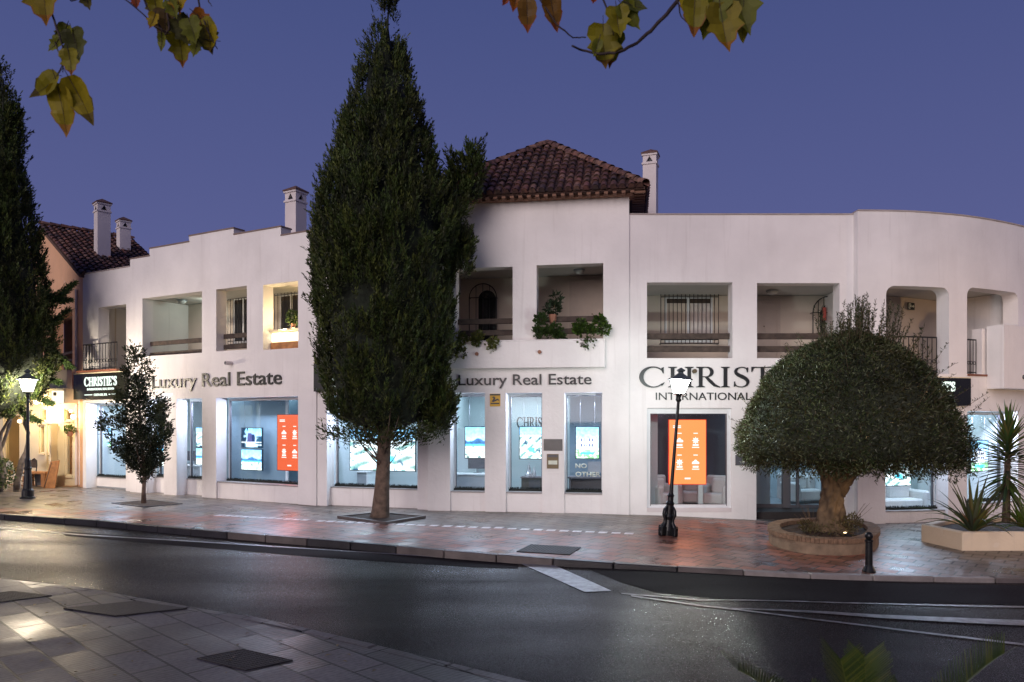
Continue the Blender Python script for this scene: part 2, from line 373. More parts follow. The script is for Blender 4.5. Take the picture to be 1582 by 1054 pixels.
    if groove:
        wv = N.new('ShaderNodeTexWave'); wv.bands_direction = 'X'; wv.inputs['Scale'].default_value = 5.5; wv.inputs['Distortion'].default_value = 6; wv.inputs['Detail'].default_value = 3; wv.inputs['Detail Scale'].default_value = 1.2
        L.new(mp.outputs[0], wv.inputs['Vector'])
        h2 = N.new('ShaderNodeMath'); h2.operation = 'MULTIPLY_ADD'; h2.inputs[1].default_value = groove; L.new(wv.outputs['Fac'], h2.inputs[0]); L.new(last, h2.inputs[2]); last = h2.outputs[0]
    L.new(last, bp.inputs['Height']); L.new(bp.outputs[0], b.inputs['Normal'])
    return m
def asphalt_mat(name, c, r0, r1, sc=.5, bump=.5, wet=.27):
    m, N, L, b = node_mat(name)
    t = N.new('ShaderNodeTexCoord')
    mp = N.new('ShaderNodeMapping'); mp.inputs['Rotation'].default_value = (0, 0, R(22)); mp.inputs['Scale'].default_value = (.35, 1.3, 1); L.new(t.outputs['Object'], mp.inputs[0])
    n1 = N.new('ShaderNodeTexNoise'); n1.inputs['Scale'].default_value = sc; n1.inputs['Detail'].default_value = 3; n1.inputs['Roughness'].default_value = .5; L.new(mp.outputs[0], n1.inputs['Vector'])
    n3 = N.new('ShaderNodeTexNoise'); n3.inputs['Scale'].default_value = 70; n3.inputs['Detail'].default_value = 2; n3.inputs['Roughness'].default_value = .7; L.new(t.outputs['Object'], n3.inputs['Vector'])
    n4 = N.new('ShaderNodeTexNoise'); n4.inputs['Scale'].default_value = 240; n4.inputs['Detail'].default_value = 1; L.new(t.outputs['Object'], n4.inputs['Vector'])
    rr = N.new('ShaderNodeMapRange'); rr.inputs['From Min'].default_value = .3; rr.inputs['From Max'].default_value = .7; rr.inputs['To Min'].default_value = r0; rr.inputs['To Max'].default_value = r1
    L.new(n1.outputs['Fac'], rr.inputs['Value'])
    g2 = N.new('ShaderNodeMapRange'); g2.inputs['From Min'].default_value = .35; g2.inputs['From Max'].default_value = .65; g2.inputs['To Min'].default_value = -.07; g2.inputs['To Max'].default_value = .10; L.new(n3.outputs['Fac'], g2.inputs['Value'])
    ad = N.new('ShaderNodeMath'); L.new(rr.outputs[0], ad.inputs[0]); L.new(g2.outputs[0], ad.inputs[1]); L.new(ad.outputs[0], b.inputs['Roughness'])
    cr = N.new('ShaderNodeMapRange'); cr.inputs['From Min'].default_value = .35; cr.inputs['From Max'].default_value = .65; cr.inputs['To Min'].default_value = .25; cr.inputs['To Max'].default_value = 2.0
    L.new(n3.outputs['Fac'], cr.inputs['Value'])
    x = N.new('ShaderNodeMixRGB'); x.blend_type = 'MULTIPLY'; x.inputs[0].default_value = 1; x.inputs[1].default_value = (*c, 1); L.new(cr.outputs[0], x.inputs[2]); L.new(x.outputs[0], b.inputs['Base Color'])
    # fine cracks along a few wandering lines
    nn = N.new('ShaderNodeTexNoise'); nn.inputs['Scale'].default_value = 1.5; nn.inputs['Detail'].default_value = 7; L.new(t.outputs['Object'], nn.inputs['Vector'])
    dn = N.new('ShaderNodeMixRGB'); dn.inputs[0].default_value = .35; L.new(t.outputs['Object'], dn.inputs[1]); L.new(nn.outputs['Color'], dn.inputs[2])
    vo = N.new('ShaderNodeTexVoronoi'); vo.feature = 'DISTANCE_TO_EDGE'; vo.inputs['Scale'].default_value = .28; L.new(dn.outputs[0], vo.inputs['Vector'])
    ck = N.new('ShaderNodeMapRange'); ck.inputs['From Min'].default_value = .001; ck.inputs['From Max'].default_value = .004; ck.inputs['To Min'].default_value = .0; ck.inputs['To Max'].default_value = 1; L.new(vo.outputs['Distance'], ck.inputs['Value'])
    hs = N.new('ShaderNodeMath'); hs.operation = 'MULTIPLY_ADD'; hs.inputs[1].default_value = .35; L.new(n4.outputs['Fac'], hs.inputs[0]); L.new(n3.outputs['Fac'], hs.inputs[2])
    h2 = N.new('ShaderNodeMath'); h2.operation = 'MULTIPLY_ADD'; h2.inputs[1].default_value = .5; L.new(ck.outputs[0], h2.inputs[0]); L.new(hs.outputs[0], h2.inputs[2])
    bp = N.new('ShaderNodeBump'); bp.inputs['Strength'].default_value = bump; bp.inputs['Distance'].default_value = .02; L.new(h2.outputs[0], bp.inputs['Height'])
    df = N.new('ShaderNodeBsdfDiffuse'); L.new(x.outputs[0], df.inputs[0]); L.new(bp.outputs[0], df.inputs['Normal'])
    gl = N.new('ShaderNodeBsdfGlossy'); L.new(ad.outputs[0], gl.inputs['Roughness']); L.new(bp.outputs[0], gl.inputs['Normal'])
    lw = N.new('ShaderNodeLayerWeight'); lw.inputs[0].default_value = .5; pw = N.new('ShaderNodeMath'); pw.operation = 'POWER'; pw.inputs[1].default_value = 4; L.new(lw.outputs['Facing'], pw.inputs[0])
    wf = N.new('ShaderNodeMapRange'); wf.inputs['From Min'].default_value = .35; wf.inputs['From Max'].default_value = .65; wf.inputs['To Min'].default_value = wet*1.5; wf.inputs['To Max'].default_value = wet*.55; L.new(n1.outputs['Fac'], wf.inputs['Value'])
    fa = N.new('ShaderNodeMath'); fa.operation = 'MULTIPLY_ADD'; fa.inputs[2].default_value = .012; L.new(pw.outputs[0], fa.inputs[0]); L.new(wf.outputs[0], fa.inputs[1])
    ms = N.new('ShaderNodeMixShader'); L.new(fa.outputs[0], ms.inputs[0]); L.new(df.outputs[0], ms.inputs[1]); L.new(gl.outputs[0], ms.inputs[2]); L.new(ms.outputs[0], N['Material Output'].inputs[0])
    return m
M['asphalt'] = asphalt_mat('wet_asphalt', (.022, .019, .019), .16, .27, bump=.28)
M['asphalt2'] = asphalt_mat('dark_asphalt_patch', (.014, .011, .012), .45, .6, bump=.4, wet=.05)
M['paint'] = mat('worn_road_paint', (.18, .18, .20), .3, var=.7, scale=9, bump=.3, bscale=60)
M['paving'] = paving_mat('street_paving', (.15, .125, .105), (.23, .088, .058), .34, .34, R(38), (.016, .012, .010), .28, use_attr=True, msize=.016)
M['slabs'] = paving_mat('stone_slabs', (.060, .060, .066), (.085, .076, .076), .70, .35, R(43.5), (.003, .003, .003), .40, groove=.35, msize=.014)
M['slabs'].node_tree.nodes['Principled BSDF'].inputs['Specular IOR Level'].default_value = .28
M['kerb'] = mat('kerb_stone', (.10, .085, .08), .45, var=.35, scale=3, bump=.4)
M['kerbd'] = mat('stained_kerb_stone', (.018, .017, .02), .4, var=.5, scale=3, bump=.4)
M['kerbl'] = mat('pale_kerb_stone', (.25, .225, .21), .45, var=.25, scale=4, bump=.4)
g = MB(); g.prism([(-1500, -1500), (1500, -1500), (1500, 1500), (-1500, 1500)], -1.2, -.75)
tag(g.out('ground', mat('distant_earth', (.05, .05, .045), .9)), kind='structure')
def strip_mesh(name, xs, ylo, yhi, zf, m, n=1, colf=None):
    bm = bmesh.new(); grid = []
    for x in xs:
        a, b = ylo(x), yhi(x); grid.append([bm.verts.new((x, a+(b-a)*k/n, zf(x, a+(b-a)*k/n))) for k in range(n+1)])
    for G, H in zip(grid, grid[1:]):
        for k in range(n): bm.faces.new([G[k], H[k], H[k+1], G[k+1]])
    if colf:
        cl = bm.verts.layers.float_color.new('Col')
        for v in bm.verts: c = colf(v.co.x, v.co.y); v[cl] = (c, c, c, 1)
    return from_bm(name, bm, m, smooth=False)
def rng(a, b, s): return [a+(b-a)*i/int((b-a)/s) for i in range(int((b-a)/s)+1)]
dash = [gp(u, v) for u, v in ((230, 790), (330, 796), (480, 804), (640, 811), (800, 817), (980, 825))]
dl = [(-60, 26)]+[(p.x, p.y) for p in dash]+[(3.3, 16.5), (4.6, 17.2), (60, 17.2)]
def redness(x, y):
    yb = interp(dl, x); r = sm((yb-y)/.3+.5)
    r *= 1-sm((x-6.2-(y-12)*.25)/1.2)
    if y < yk(x)+.5: r = max(r, .15)
    return r
xs = rng(-60, 60, .4)
rd_ = lambda x: -.12+.055*sm((x+1)/4)
rz_ = lambda x, y: gz(x)+rd_(x)+.03*math.sin(math.pi*max(0, min(1, (y-yn(x))/(yk(x)-yn(x)))))
tag(strip_mesh('pavement', rng(-60, -14, 2)+rng(-13.75, 20, .25)+rng(22, 60, 2), lambda x: yk(x)+.16, lambda x: max(34, yk(x)+6), lambda x, y: gz(x), 'paving', n=70, colf=redness), kind='structure')
tag(strip_mesh('road', xs, lambda x: yn(x)-.02, lambda x: yk(x)+.05, lambda x, y: rz_(x, y), 'asphalt', n=8), kind='structure')
tag(strip_mesh('near_pavement', xs, lambda x: -30, lambda x: yn(x)-.16, lambda x, y: gz(x)-.05, 'slabs', n=1), kind='structure')
def kerb(name, f, side, top, m, x0, x1, lift=0, cols=None):
    """row of kerb stones following the line y=f(x)"""
    x = x0; bms = {}
    i = 0
    while x < x1:
        ln = .98; d = Vector((1, (f(x+.5)-f(x)) / .5)).normalized(); xe = x+d.x*ln
        mm = cols(x, i) if cols else m
        b = bms.setdefault(mm, MB())
        a0 = Vector((x+.008, f(x+.008))); b0 = Vector((xe-.008, f(xe-.008))); nrm = Vector((-d.y, d.x))*.13*side
        j = random.uniform(-.004, .006)
        pts = [a0, b0, b0+nrm, a0+nrm]
        b.hexa([V(p.x, p.y, gz(p.x)-.35) for p in pts]+[V(p.x, p.y, gz(p.x)+top+j) for p in pts])
        x = xe; i += 1
    for k, (mm, b) in enumerate(bms.items()):
        tag(b.out(name, mm, bevel=.012), kind='structure')
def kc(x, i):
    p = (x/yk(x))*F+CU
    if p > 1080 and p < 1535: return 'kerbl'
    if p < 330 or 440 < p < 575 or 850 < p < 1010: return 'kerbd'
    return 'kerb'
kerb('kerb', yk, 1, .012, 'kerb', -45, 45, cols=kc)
kerb('near_kerb', lambda x: yn(x)-.16, 1, -.045, 'slabs', -40, 30)
def sheet(name, px, dz, m, zroad=True, kind='structure'):
    bm = bmesh.new(); P = []
    for u, v in px:
        z = -.1
        for _ in range(10):
            Y = F*(EYE-z)/(v-HV); X = (u-CU)/F*Y; z = (rz_(X, Y) if zroad else gz(X))
        P.append(V(X, Y, z+dz))
    # subdivide strips given as two rails: first half forward, second half back
    n = len(P)//2; A_, B_ = P[:n], P[n:][::-1]
    def dens(L_):
        o = []
        for a, b in zip(L_, L_[1:]):
            for k in range(12): o.append(a.lerp(b, k/12))
        return o+[L_[-1]]
    A_, B_ = dens(A_), dens(B_)
    for q in A_+B_:
        q.z = (rz_(q.x, q.y) if zroad else gz(q.x))+dz
    va = [bm.verts.new(q) for q in A_]; vb = [bm.verts.new(q) for q in B_]
    for i in range(len(va)-1):
        try: bm.faces.new([va[i], va[i+1], vb[i+1], vb[i]])
        except ValueError: pass
    bmesh.ops.recalc_face_normals(bm, faces=bm.faces)
    for f in bm.faces:
        if f.normal.z < 0: f.normal_flip()
    return tag(from_bm(name, bm, m), kind=kind)
sheet('asphalt_patch', [(905, 878), (980, 874), (1100, 886), (1300, 897), (1500, 903), (1690, 905), (1690, 937), (1500, 933), (1300, 930), (1100, 925), (1010, 915), (960, 900)], .004, 'asphalt2')
sheet('asphalt_patch', [(100, 822), (260, 833), (500, 850), (740, 866), (800, 872), (800, 879), (740, 877), (500, 862), (260, 842), (100, 828)], .004, 'asphalt2')
sheet('road_marking', [(-120, 808), (0, 815), (126, 826), (262, 834), (500, 849), (740, 864), (790, 868.5), (790, 870), (740, 865.5), (500, 850.5), (262, 835.6), (126, 827.8), (0, 817), (-120, 809.5)], .008, 'paint')
sheet('road_marking', [(803, 870), (852, 872), (945, 914), (903, 915.5), (850, 892), (803, 871)], .009, 'paint')
sheet('road_marking', [(960, 917.5), (1080, 927.5), (1299, 931.5), (1400, 934), (1582, 937.5), (1690, 940), (1690, 942.5), (1582, 940.2), (1400, 935.8), (1299, 933.2), (1080, 929), (960, 918.6)], .010, 'paint')
sheet('road_marking', [(975, 921), (1080, 936), (1258, 957.5), (1420, 977), (1582, 996), (1690, 1009), (1690, 1012), (1582, 999), (1420, 979.5), (1258, 959.6), (1080, 937.8), (975, 922.6)], .012, 'paint')
sheet('road_marking', [(1130, 941), (1270, 946), (1350, 951), (1450, 955), (1582, 960), (1690, 964), (1690, 974), (1582, 968.5), (1450, 962), (1350, 956), (1270, 949.5), (1130, 942)], .014, 'paint')
# inlaid white paving dashes and paler wet tiles
for (u, v), (u2, v2), n in (((335, 796), (480, 804), 11), ((490, 805), (660, 812), 11), ((665, 812), (985, 825), 16)):
    mb = MB()
    for i in range(n):
        t = i/n; uu = u+(u2-u)*t; vv = v+(v2-v)*t
        if n == 16 and i in (5,): vv -= .8
        p = gp(uu, vv); d = (gp(u2, v2)-gp(u, v)).normalized(); nn = V(-d.y, d.x, 0)
        a, b = .17, .075*(1+.5*random.random())
        mb.hexa([p+d*x+nn*y+V(0, 0, z) for z in (-.01, .005) for x, y in ((0, -b), (a, -b*.7), (a, b), (0, b*.7))])
    tag(mb.out('pavement_marking', mat('white_inlay', (.80, .78, .80), .35, var=.2, scale=12)), kind='structure')
# ------------------------------------------------------------------ main building
BLD = thing('white_commercial_building', 'long white stucco building of shops with open loggias above and a tiled tower', 'building', (0, 20, 0))
T = .36
o_ = {}
o_['A_top'] = rect(A, 152, 470, 195, 577); o_['A_bot'] = rect(A, 133, 622, 194.5, 800)
o_['O1'] = rect(B, 220, 450, 312, 545); o_['O2'] = rect(B, 334, 441.5, 381.5, 540); o_['O3'] = rect(B, 406.5, 434, 460.5, 537.5)
o_['W2'] = rect(B, 226, 615.5, 253, 800); o_['W3'] = rect(B, 273, 615.5, 312, 800); o_['W4'] = rect(B, 334, 612, 460.5, 800)
o_['W5'] = rect(Cc, 505, 609, 645, 820)
o_['U1'] = rect(D, 704, 412, 792, 545); o_['U2'] = rect(D, 829, 406.5, 932, 545)
o_['W6'] = rect(D, 695.5, 607, 749, 830); o_['W7'] = rect(D, 781.5, 607, 837.5, 830); o_['W8'] = rect(D, 872, 606.5, 930.5, 830)
o_['U3'] = rect(E, 999.5, 436.5, 1131.5, 553.5); o_['U4'] = rect(E, 1169.5, 437.5, 1297, 553.5)
o_['W9'] = rect(E, 999.5, 630.5, 1130, 791); o_['DR'] = rect(E, 1168.5, 630.5, 1301, 830)
o_['FU1'] = rect(FF, 1369, 445, 1466, 578); o_['FU2'] = rect(FF, 1494, 453, 1573, 581)
o_['W10'] = rect(FF, 1368, 640, 1465, 830); o_['W11'] = rect(FF, 1494, 636, 1573, 830)
for k in ('FU1', 'FU2', 'W10', 'W11'):
    q0, z0, q1, z1 = o_[k]
L4 = lambda k, r=0: loop4(o_[k], r)
zA0, zA1 = A.hit(130, 429)[1], A.hit(199, 412.5)[1]
wall(A, [(0, -.7), (A.L, -.7), (A.L, zA1), (0, zA1)], [L4('A_top'), L4('A_bot')], T, 'wall', 'stucco', BLD)
steps = [(201, 402), (231, 395), (231.01, 385), (292, 374), (292.01, 365), (361, 353.5), (361.01, 362), (434, 352), (434.01, 362.5), (488, 358)]
pts = [B.hit(u, v) for u, v in steps]; zB = pts[-1][1]
# every step is level: take one height per flat run
prof = []
for i in range(0, 10, 2):
    h = (pts[i][1]+pts[i+1][1])/2; prof += [(max(pts[i][0], 0), h), (min(pts[i+1][0], B.L), h)]
prof[0] = (0, prof[0][1]); prof[-1] = (B.L, prof[-1][1])
# ramped crest edges soften the jumps as on the photo
wall(B, [(0, -.7), (B.L, -.7)]+prof[::-1], [L4(k) for k in ('O1', 'O2', 'O3', 'W2', 'W3', 'W4')], T, 'wall', 'stucco', BLD)
cp = MB()
for i in range(0, 10, 2):
    sbox(cp, B, prof[i][0]-.0, prof[i+1][0]+.02, prof[i][1], prof[i][1]+.035, -.02, T+.02)
cp.out('parapet_coping', mat('coping_tile', (.22, .16, .14), .8), BLD)
zC = prof[-1][1]
wall(Cc, [(0, -.7), (Cc.L, -.7), (Cc.L, zC), (0, zC)], [L4('W5')], T, 'wall', 'stucco', BLD)
zD = D.hit(971, 305)[1]+.03
wall(D, [(0, -.7), (D.L, -.7), (D.L, zD), (0, zD)], [L4(k) for k in ('U1', 'U2', 'W6', 'W7', 'W8')], T, 'wall', 'stucco', BLD)
zE = E.hit(1100, 332)[1]
wall(E, [(0, -.9), (E.L, -.9), (E.L, zE), (0, zE)], [L4(k) for k in ('U3', 'U4', 'W9', 'DR')], T, 'wall', 'stucco', BLD)
zF = FF.hit(1326, 326)[1]
wall(FF, [(0, -.9), (FF.L, -.9), (FF.L, zF), (0, zF)], [L4('FU1', .2), L4('FU2', .2), L4('W10', .05), L4('W11', .05)], T, 'wall', 'stucco', BLD)
M['coping'] = mat('coping_stucco', (.42, .36, .34), .8)
for sc_, z_ in ((E, zE), (FF, zF), (A, zA1)): cp = MB(); sbox(cp, sc_, 0, sc_.L, z_, z_+.03, -.02, T+.02); cp.out('parapet_coping', 'coping', BLD)
# mitred ring behind the facade
PLN = [A.a, B.a, B.b, D.a, D.b, E.b]+[Vector(p) for p in FP[1:]]
def offs(t):
    o = []
    for i, p in enumerate(PLN):
        ns = []
        if i > 0: d = (p-PLN[i-1]).normalized(); ns.append(Vector((-d.y, d.x)))
        if i < len(PLN)-1: d = (PLN[i+1]-p).normalized(); ns.append(Vector((-d.y, d.x)))
        n = sum(ns, Vector((0, 0))).normalized(); o.append(p+n*(t/max(.5, n.dot(ns[0]))))
    return o
def ring(name, t0, t1, z0, z1, m, i0=0, i1=None, parent=None):
    a, b = offs(t0), offs(t1); mb = MB(); i1 = len(PLN)-1 if i1 is None else i1
    for i in range(i0, i1): mb.prism([a[i], a[i+1], b[i+1], b[i]], z0, z1)
    bmesh.ops.remove_doubles(mb.bm, verts=mb.bm.verts, dist=1e-4)
    return mb.out(name, m, parent or BLD)
def partition(name, i, t0, t1, z0, z1, m):
    a, b = offs(t0)[i], offs(t1)[i]; d = (b-a).normalized(); n = Vector((-d.y, d.x))*.05
    MB().prism([a-n, a+n, b+n, b-n], z0, z1).out(name, m, BLD)
ring('roof_slab', .3, 7, 6.35, 6.5, 'soffit')
ring('loggia_floor', T+.004, 7, 3.18, 3.46, 'soffit', 0, 5); ring('loggia_floor', T+.004, 7, 2.95, 3.16, 'soffit', 5)
ring('loggia_ceiling', T+.004, 2.6, 6.03, 6.12, 'soffit', 0, 4); ring('loggia_ceiling', T+.004, 2.6, 5.48, 5.6, 'soffit', 4)
LB = 2.0
ring('loggia_back_wall', LB, LB+.15, 3.47, 6.02, 'beige', 0, 4); ring('loggia_back_wall', LB+.002, LB+.152, 3.17, 5.47, 'beige', 4)
ring('shop_floor', T+.004, 4.2, -.3, .05, 'ifloor', 0, 4); ring('shop_floor', T+1.3, 4.2, -.5, .0, 'ifloor', 4, 5); ring('shop_floor', T+.004, 4.2, -.6, -.15, 'ifloor', 5)
ring('shop_back_wall', 3.2, 3.35, -.2, 3.1, 'iwhite', 0, 1)
ring('shop_back_wall', 3.2, 3.35, -.2, 3.1, 'iwall', 1, 4); ring('shop_back_wall', 3.9, 4.05, -.2, 3.1, 'iwall', 4)
ring('shop_ceiling', T+.02, 4.2, 3.10, 3.16, 'iwhite', 0, 5); ring('shop_ceiling', T+.02, 4.2, 2.86, 2.93, 'iwhite', 5)
partition('shop_partition', len(PLN)-3, T, 4, -.2, 2.85, 'iwhite'); partition('loggia_partition', len(PLN)-3, T+.01, 2.1, 3.2, 5.47, 'stucco')
for i in (0, 1, 2, 3, 4, 5): partition('shop_partition', i, T, 4, -.2, 3.09, 'iwall')
for i in (0, 1, 4, 5): partition('loggia_partition', i, T+.01, 2.1, 3.2, 5.47 if i > 3 else 6.02, 'stucco')
# tower
tb = Vector((D.n.x, D.n.y)); depth = 5.4
c0 = D.a; c1 = D.b; c2 = D.b+tb*depth; c3 = D.a+tb*depth
mb = MB()
def sidewall(mb, a, b, z0, z1, th, sgn):
    d = (b-a).normalized(); n = Vector((-d.y, d.x))*th*sgn; mb.prism([a, b, b+n, a+n], z0, z1)
sidewall(mb, c1+tb*(T+.002)-D.d*.003, c2, 5.6, zD-.01, T, 1); sidewall(mb, c0+tb*(T+.002)+D.d*.003, c3, 5.6, zD-.01, T, -1); sidewall(mb, c3, c2, 5.6, zD-.01, T, 1)
mb.out('tower_side_wall', 'stucco', BLD)
OV = .36
k0 = c0-D.d*OV-tb*OV; k1 = c1+D.d*OV-tb*OV; k2 = c2+D.d*OV+tb*OV; k3 = c3-D.d*OV+tb*OV
ze = zD+.10
ap = pix(846, 224, (k0.y+k1.y+k2.y+k3.y)/4+.1); apx = ap
def V3(p, z): return V(p.x, p.y, z)
def tile_mat():
    m, N, L, b = node_mat('barrel_roof_tile')
    a = N.new('ShaderNodeVertexColor'); a.layer_name = 'Col'; t = N.new('ShaderNodeTexCoord'); n = N.new('ShaderNodeTexNoise'); n.inputs['Scale'].default_value = 9; n.inputs['Detail'].default_value = 6
    L.new(t.outputs['Object'], n.inputs['Vector']); r = N.new('ShaderNodeMapRange'); r.inputs['From Min'].default_value = .35; r.inputs['From Max'].default_value = .65; r.inputs['To Min'].default_value = .35; r.inputs['To Max'].default_value = 1.5; L.new(n.outputs['Fac'], r.inputs['Value'])
    x = N.new('ShaderNodeMixRGB'); x.blend_type = 'MULTIPLY'; x.inputs[0].default_value = 1; L.new(a.outputs[0], x.inputs[1]); L.new(r.outputs[0], x.inputs[2]); L.new(x.outputs[0], b.inputs['Base Color']); b.inputs['Roughness'].default_value = .75
    return m
M['tile'] = tile_mat()
def tiled_face(quads, cols, p0, p1, top, nrm_out, w=.205, ln=.33):
    """barrel tiles over triangle/quad p0-p1 (eave) to top (list of 1 or 2 points)"""
    ex = (p1-p0).normalized(); tm = top[0]; n = ex.cross(tm-p0).normalized()
    if n.z < 0: n = -n
    ey = n.cross(ex)
    if ey.z < 0: ey = -ey
    W_ = (p1-p0).length; H_ = (tm-p0).dot(ey)
    tx = [(t-p0).dot(ex) for t in top]; x0t, x1t = min(tx), max(tx)
    nc = int(W_/w); w = W_/nc; nr = int(H_/ln)+1
    for i in range(nc):
        xc = (i+.5)*w
        if xc < x0t: hmax = H_*xc/x0t
        elif xc > x1t: hmax = H_*(W_-xc)/(W_-x1t)
        else: hmax = H_
        for j in range(nr):
            y0 = j*ln-(.06 if j == 0 else 0); y1 = (j+1)*ln+.05
            if y0 >= hmax: break
            y1 = min(y1, hmax)
            jx = random.uniform(-.012, .012); dd = random.uniform(-.006, .01)
            base = random.choice([(.17, .075, .055), (.12, .055, .045), (.10, .05, .045), (.22, .12, .09), (.14, .06, .05), (.07, .04, .038)])
            k = random.uniform(.7, 1.25); col = [c*k for c in base]
            for part in range(8):
                a0 = math.pi*part/8; a1 = math.pi*(part+1)/8; r0, r1 = w*.40, w*.33
                def q(a, r, y, h): return p0+ex*(xc+jx-math.cos(a)*r)+ey*y+n*(math.sin(a)*r*.9+h)
                quads.append([q(a0, r0, y0, .045+dd), q(a1, r0, y0, .045+dd), q(a1, r1, y1, .01), q(a0, r1, y1, .01)]); cols.append(col)
            # dark mouth rim
            quads.append([q(.0, r0, y0, .0), q(math.pi, r0, y0, .0), q(math.pi*.7, r0, y0, .045), q(math.pi*.3, r0, y0, .045)]); cols.append([c*.5 for c in col])
            # channel tile
            xm = xc+w*.5
            if xm < W_:
                quads.append([p0+ex*(xm-w*.2)+ey*y0+n*.02, p0+ex*(xm+w*.2)+ey*y0+n*.02, p0+ex*(xm+w*.2)+ey*y1+n*.0, p0+ex*(xm-w*.2)+ey*y1+n*.0]); cols.append([c*.6 for c in base])
def roof_base(pts_, m, name, parent):
    bm = bmesh.new(); vs = [bm.verts.new(p) for p in pts_]
    return bm, vs
quads, cols = [], []
K = [V3(k, ze) for k in (k0, k1, k2, k3)]
for a, b in ((0, 1), (1, 2), (2, 3), (3, 0)): tiled_face(quads, cols, K[a], K[b], [apx], None)
def ridge_tiles(quads, cols, a, b, r=.12):
    d = (b-a).normalized(); s_ = d.cross(V(0, 0, 1)).normalized(); n = s_.cross(d); L_ = (b-a).length; k = int(L_/.36)
    for j in range(k):
        y0 = L_*j/k; y1 = L_*(j+1)/k+.05; c = random.choice([(.17, .08, .06), (.12, .06, .05), (.2, .11, .08)])
        for p_ in range(8):
            a0 = math.pi*p_/8; a1 = math.pi*(p_+1)/8
            q = lambda an, y, h, rr: a+d*y-s_*math.cos(an)*rr+n*(math.sin(an)*rr+h)
            quads.append([q(a0, y0, .05, r), q(a1, y0, .05, r), q(a1, y1, .03, r*.85), q(a0, y1, .03, r*.85)]); cols.append(c)
for k in K: ridge_tiles(quads, cols, k, apx)
ro = quads_mesh('roof', [[list(p) for p in q] for q in quads], cols, 'tile', BLD)
bm = bmesh.new(); vs = [bm.verts.new(p-V(0, 0, .01)) for p in K]; va = bm.verts.new(apx-V(0, 0, .02))
for i in range(4): bm.faces.new([vs[i], vs[(i+1) % 4], va])
vb = [bm.verts.new(V3(p, ze-.06)) for p in K]
for i in range(4): bm.faces.new([vs[i], vs[(i+1) % 4], vb[(i+1) % 4], vb[i]])
bm.faces.new(vb); from_bm('roof_deck', bm, mat('roof_mortar', (.09, .05, .04), .9), BLD)
mb = MB()
for a, b in ((k0, k1), (k1, k2), (k3, k0)):
    L_ = (b-a).length; d = (b-a)/L_; n = Vector((-d.y, d.x))
    for i in range(int(L_/.2)):
        p = a+d*(i*.2+.1)+n*.14; mb.box((p.x, p.y, ze-.10), (.09, .30, .05), math.atan2(d.y, d.x))
mb.out('eave_brackets', mat('eave_mortar', (.22, .12, .08), .9), BLD)
mb = MB(); sbox(mb, D, -.12, D.L+.12, zD-.015, zD+.035, -.14, .3); mb.out('eave_moulding', mat('eave_band', (.34, .20, .14), .9), BLD)
# chimneys
def chimney(loc, w, z0, z1, rz, parent, d=None):
    d = d or w; h = w*1.45; mb = MB()
    mb.box((0, 0, (z0+z1-h*.62)/2), (w, d, z1-h*.62-z0))
    zz = z1-h*.62
    mb.box((0, 0, zz+.02), (w*1.14, d*1.14, .05))
    # lantern head with triangular vents: four solid faces built around the holes
    hh = h*.36
    for k in range(4):
        m_ = Matrix.Rotation(math.pi/2*k, 4, 'Z'); hw = (w if k % 2 == 0 else d)/2; hd = (d if k % 2 == 0 else w)/2
        outl = [(-hw, 0), (hw, 0), (hw, hh), (-hw, hh)]; tri = [(-hw*.5, hh*.08), (hw*.5, hh*.08), (0, hh*.88)]
        lo = [outl, tri]; flat = [p for l in lo for p in l]
        tr = tessellate_polygon([[V(p[0], p[1], 0) for p in l] for l in lo])
        for yy in (-hd, -hd+.05):
            vv = [mb.bm.verts.new(m_@V(p[0], yy, zz+.045+p[1])) for p in flat]
            for t in tr: mb.bm.faces.new([vv[i] for i in t])
    mb.box((0, 0, zz+.045+hh+.02), (w*1.16, d*1.16, .045))
    c = mb.out('chimney', 'chim', None, local=True)
    c.location = loc; c.rotation_euler = (0, 0, rz)
    c.parent = parent; c.location = Vector(loc)-parent.location if parent.rotation_euler.z == 0 else c.location
    c2 = bmesh.new(); z = zz+.045+hh+.045; vv = [c2.verts.new((x*w*.62, y*d*.62, z)) for x, y in ((-1, -1), (1, -1), (1, 1), (-1, 1))]
    v2 = [c2.verts.new((x*w*.62, y*d*.62, z+.04)) for x, y in ((-1, -1), (1, -1), (1, 1), (-1, 1))]; t = c2.verts.new((0, 0, z+h*.26+.04))
    for i in range(4): c2.faces.new([v2[i], v2[(i+1) % 4], t]); c2.faces.new([vv[i], vv[(i+1) % 4], v2[(i+1) % 4], v2[i]])
    c2.faces.new(vv[::-1]); from_bm('chimney_cap', c2, 'capt', c, local=True)
    d2 = MB().box((0, 0, zz+.06+hh/2), (w*.5, d*.5, hh*.9)).out('flue', 'idark', c, local=True)
    return c
p = pix(457, 320, 20.9); chimney((p.x, p.y, 0), .41, 6, pix(457, 294, 20.9).z, R(61), BLD)
p = pix(1005, 320, 20.3); chimney((p.x, p.y, 0), .36, 6, pix(1005, 238, 20.3).z, R(-20), BLD)
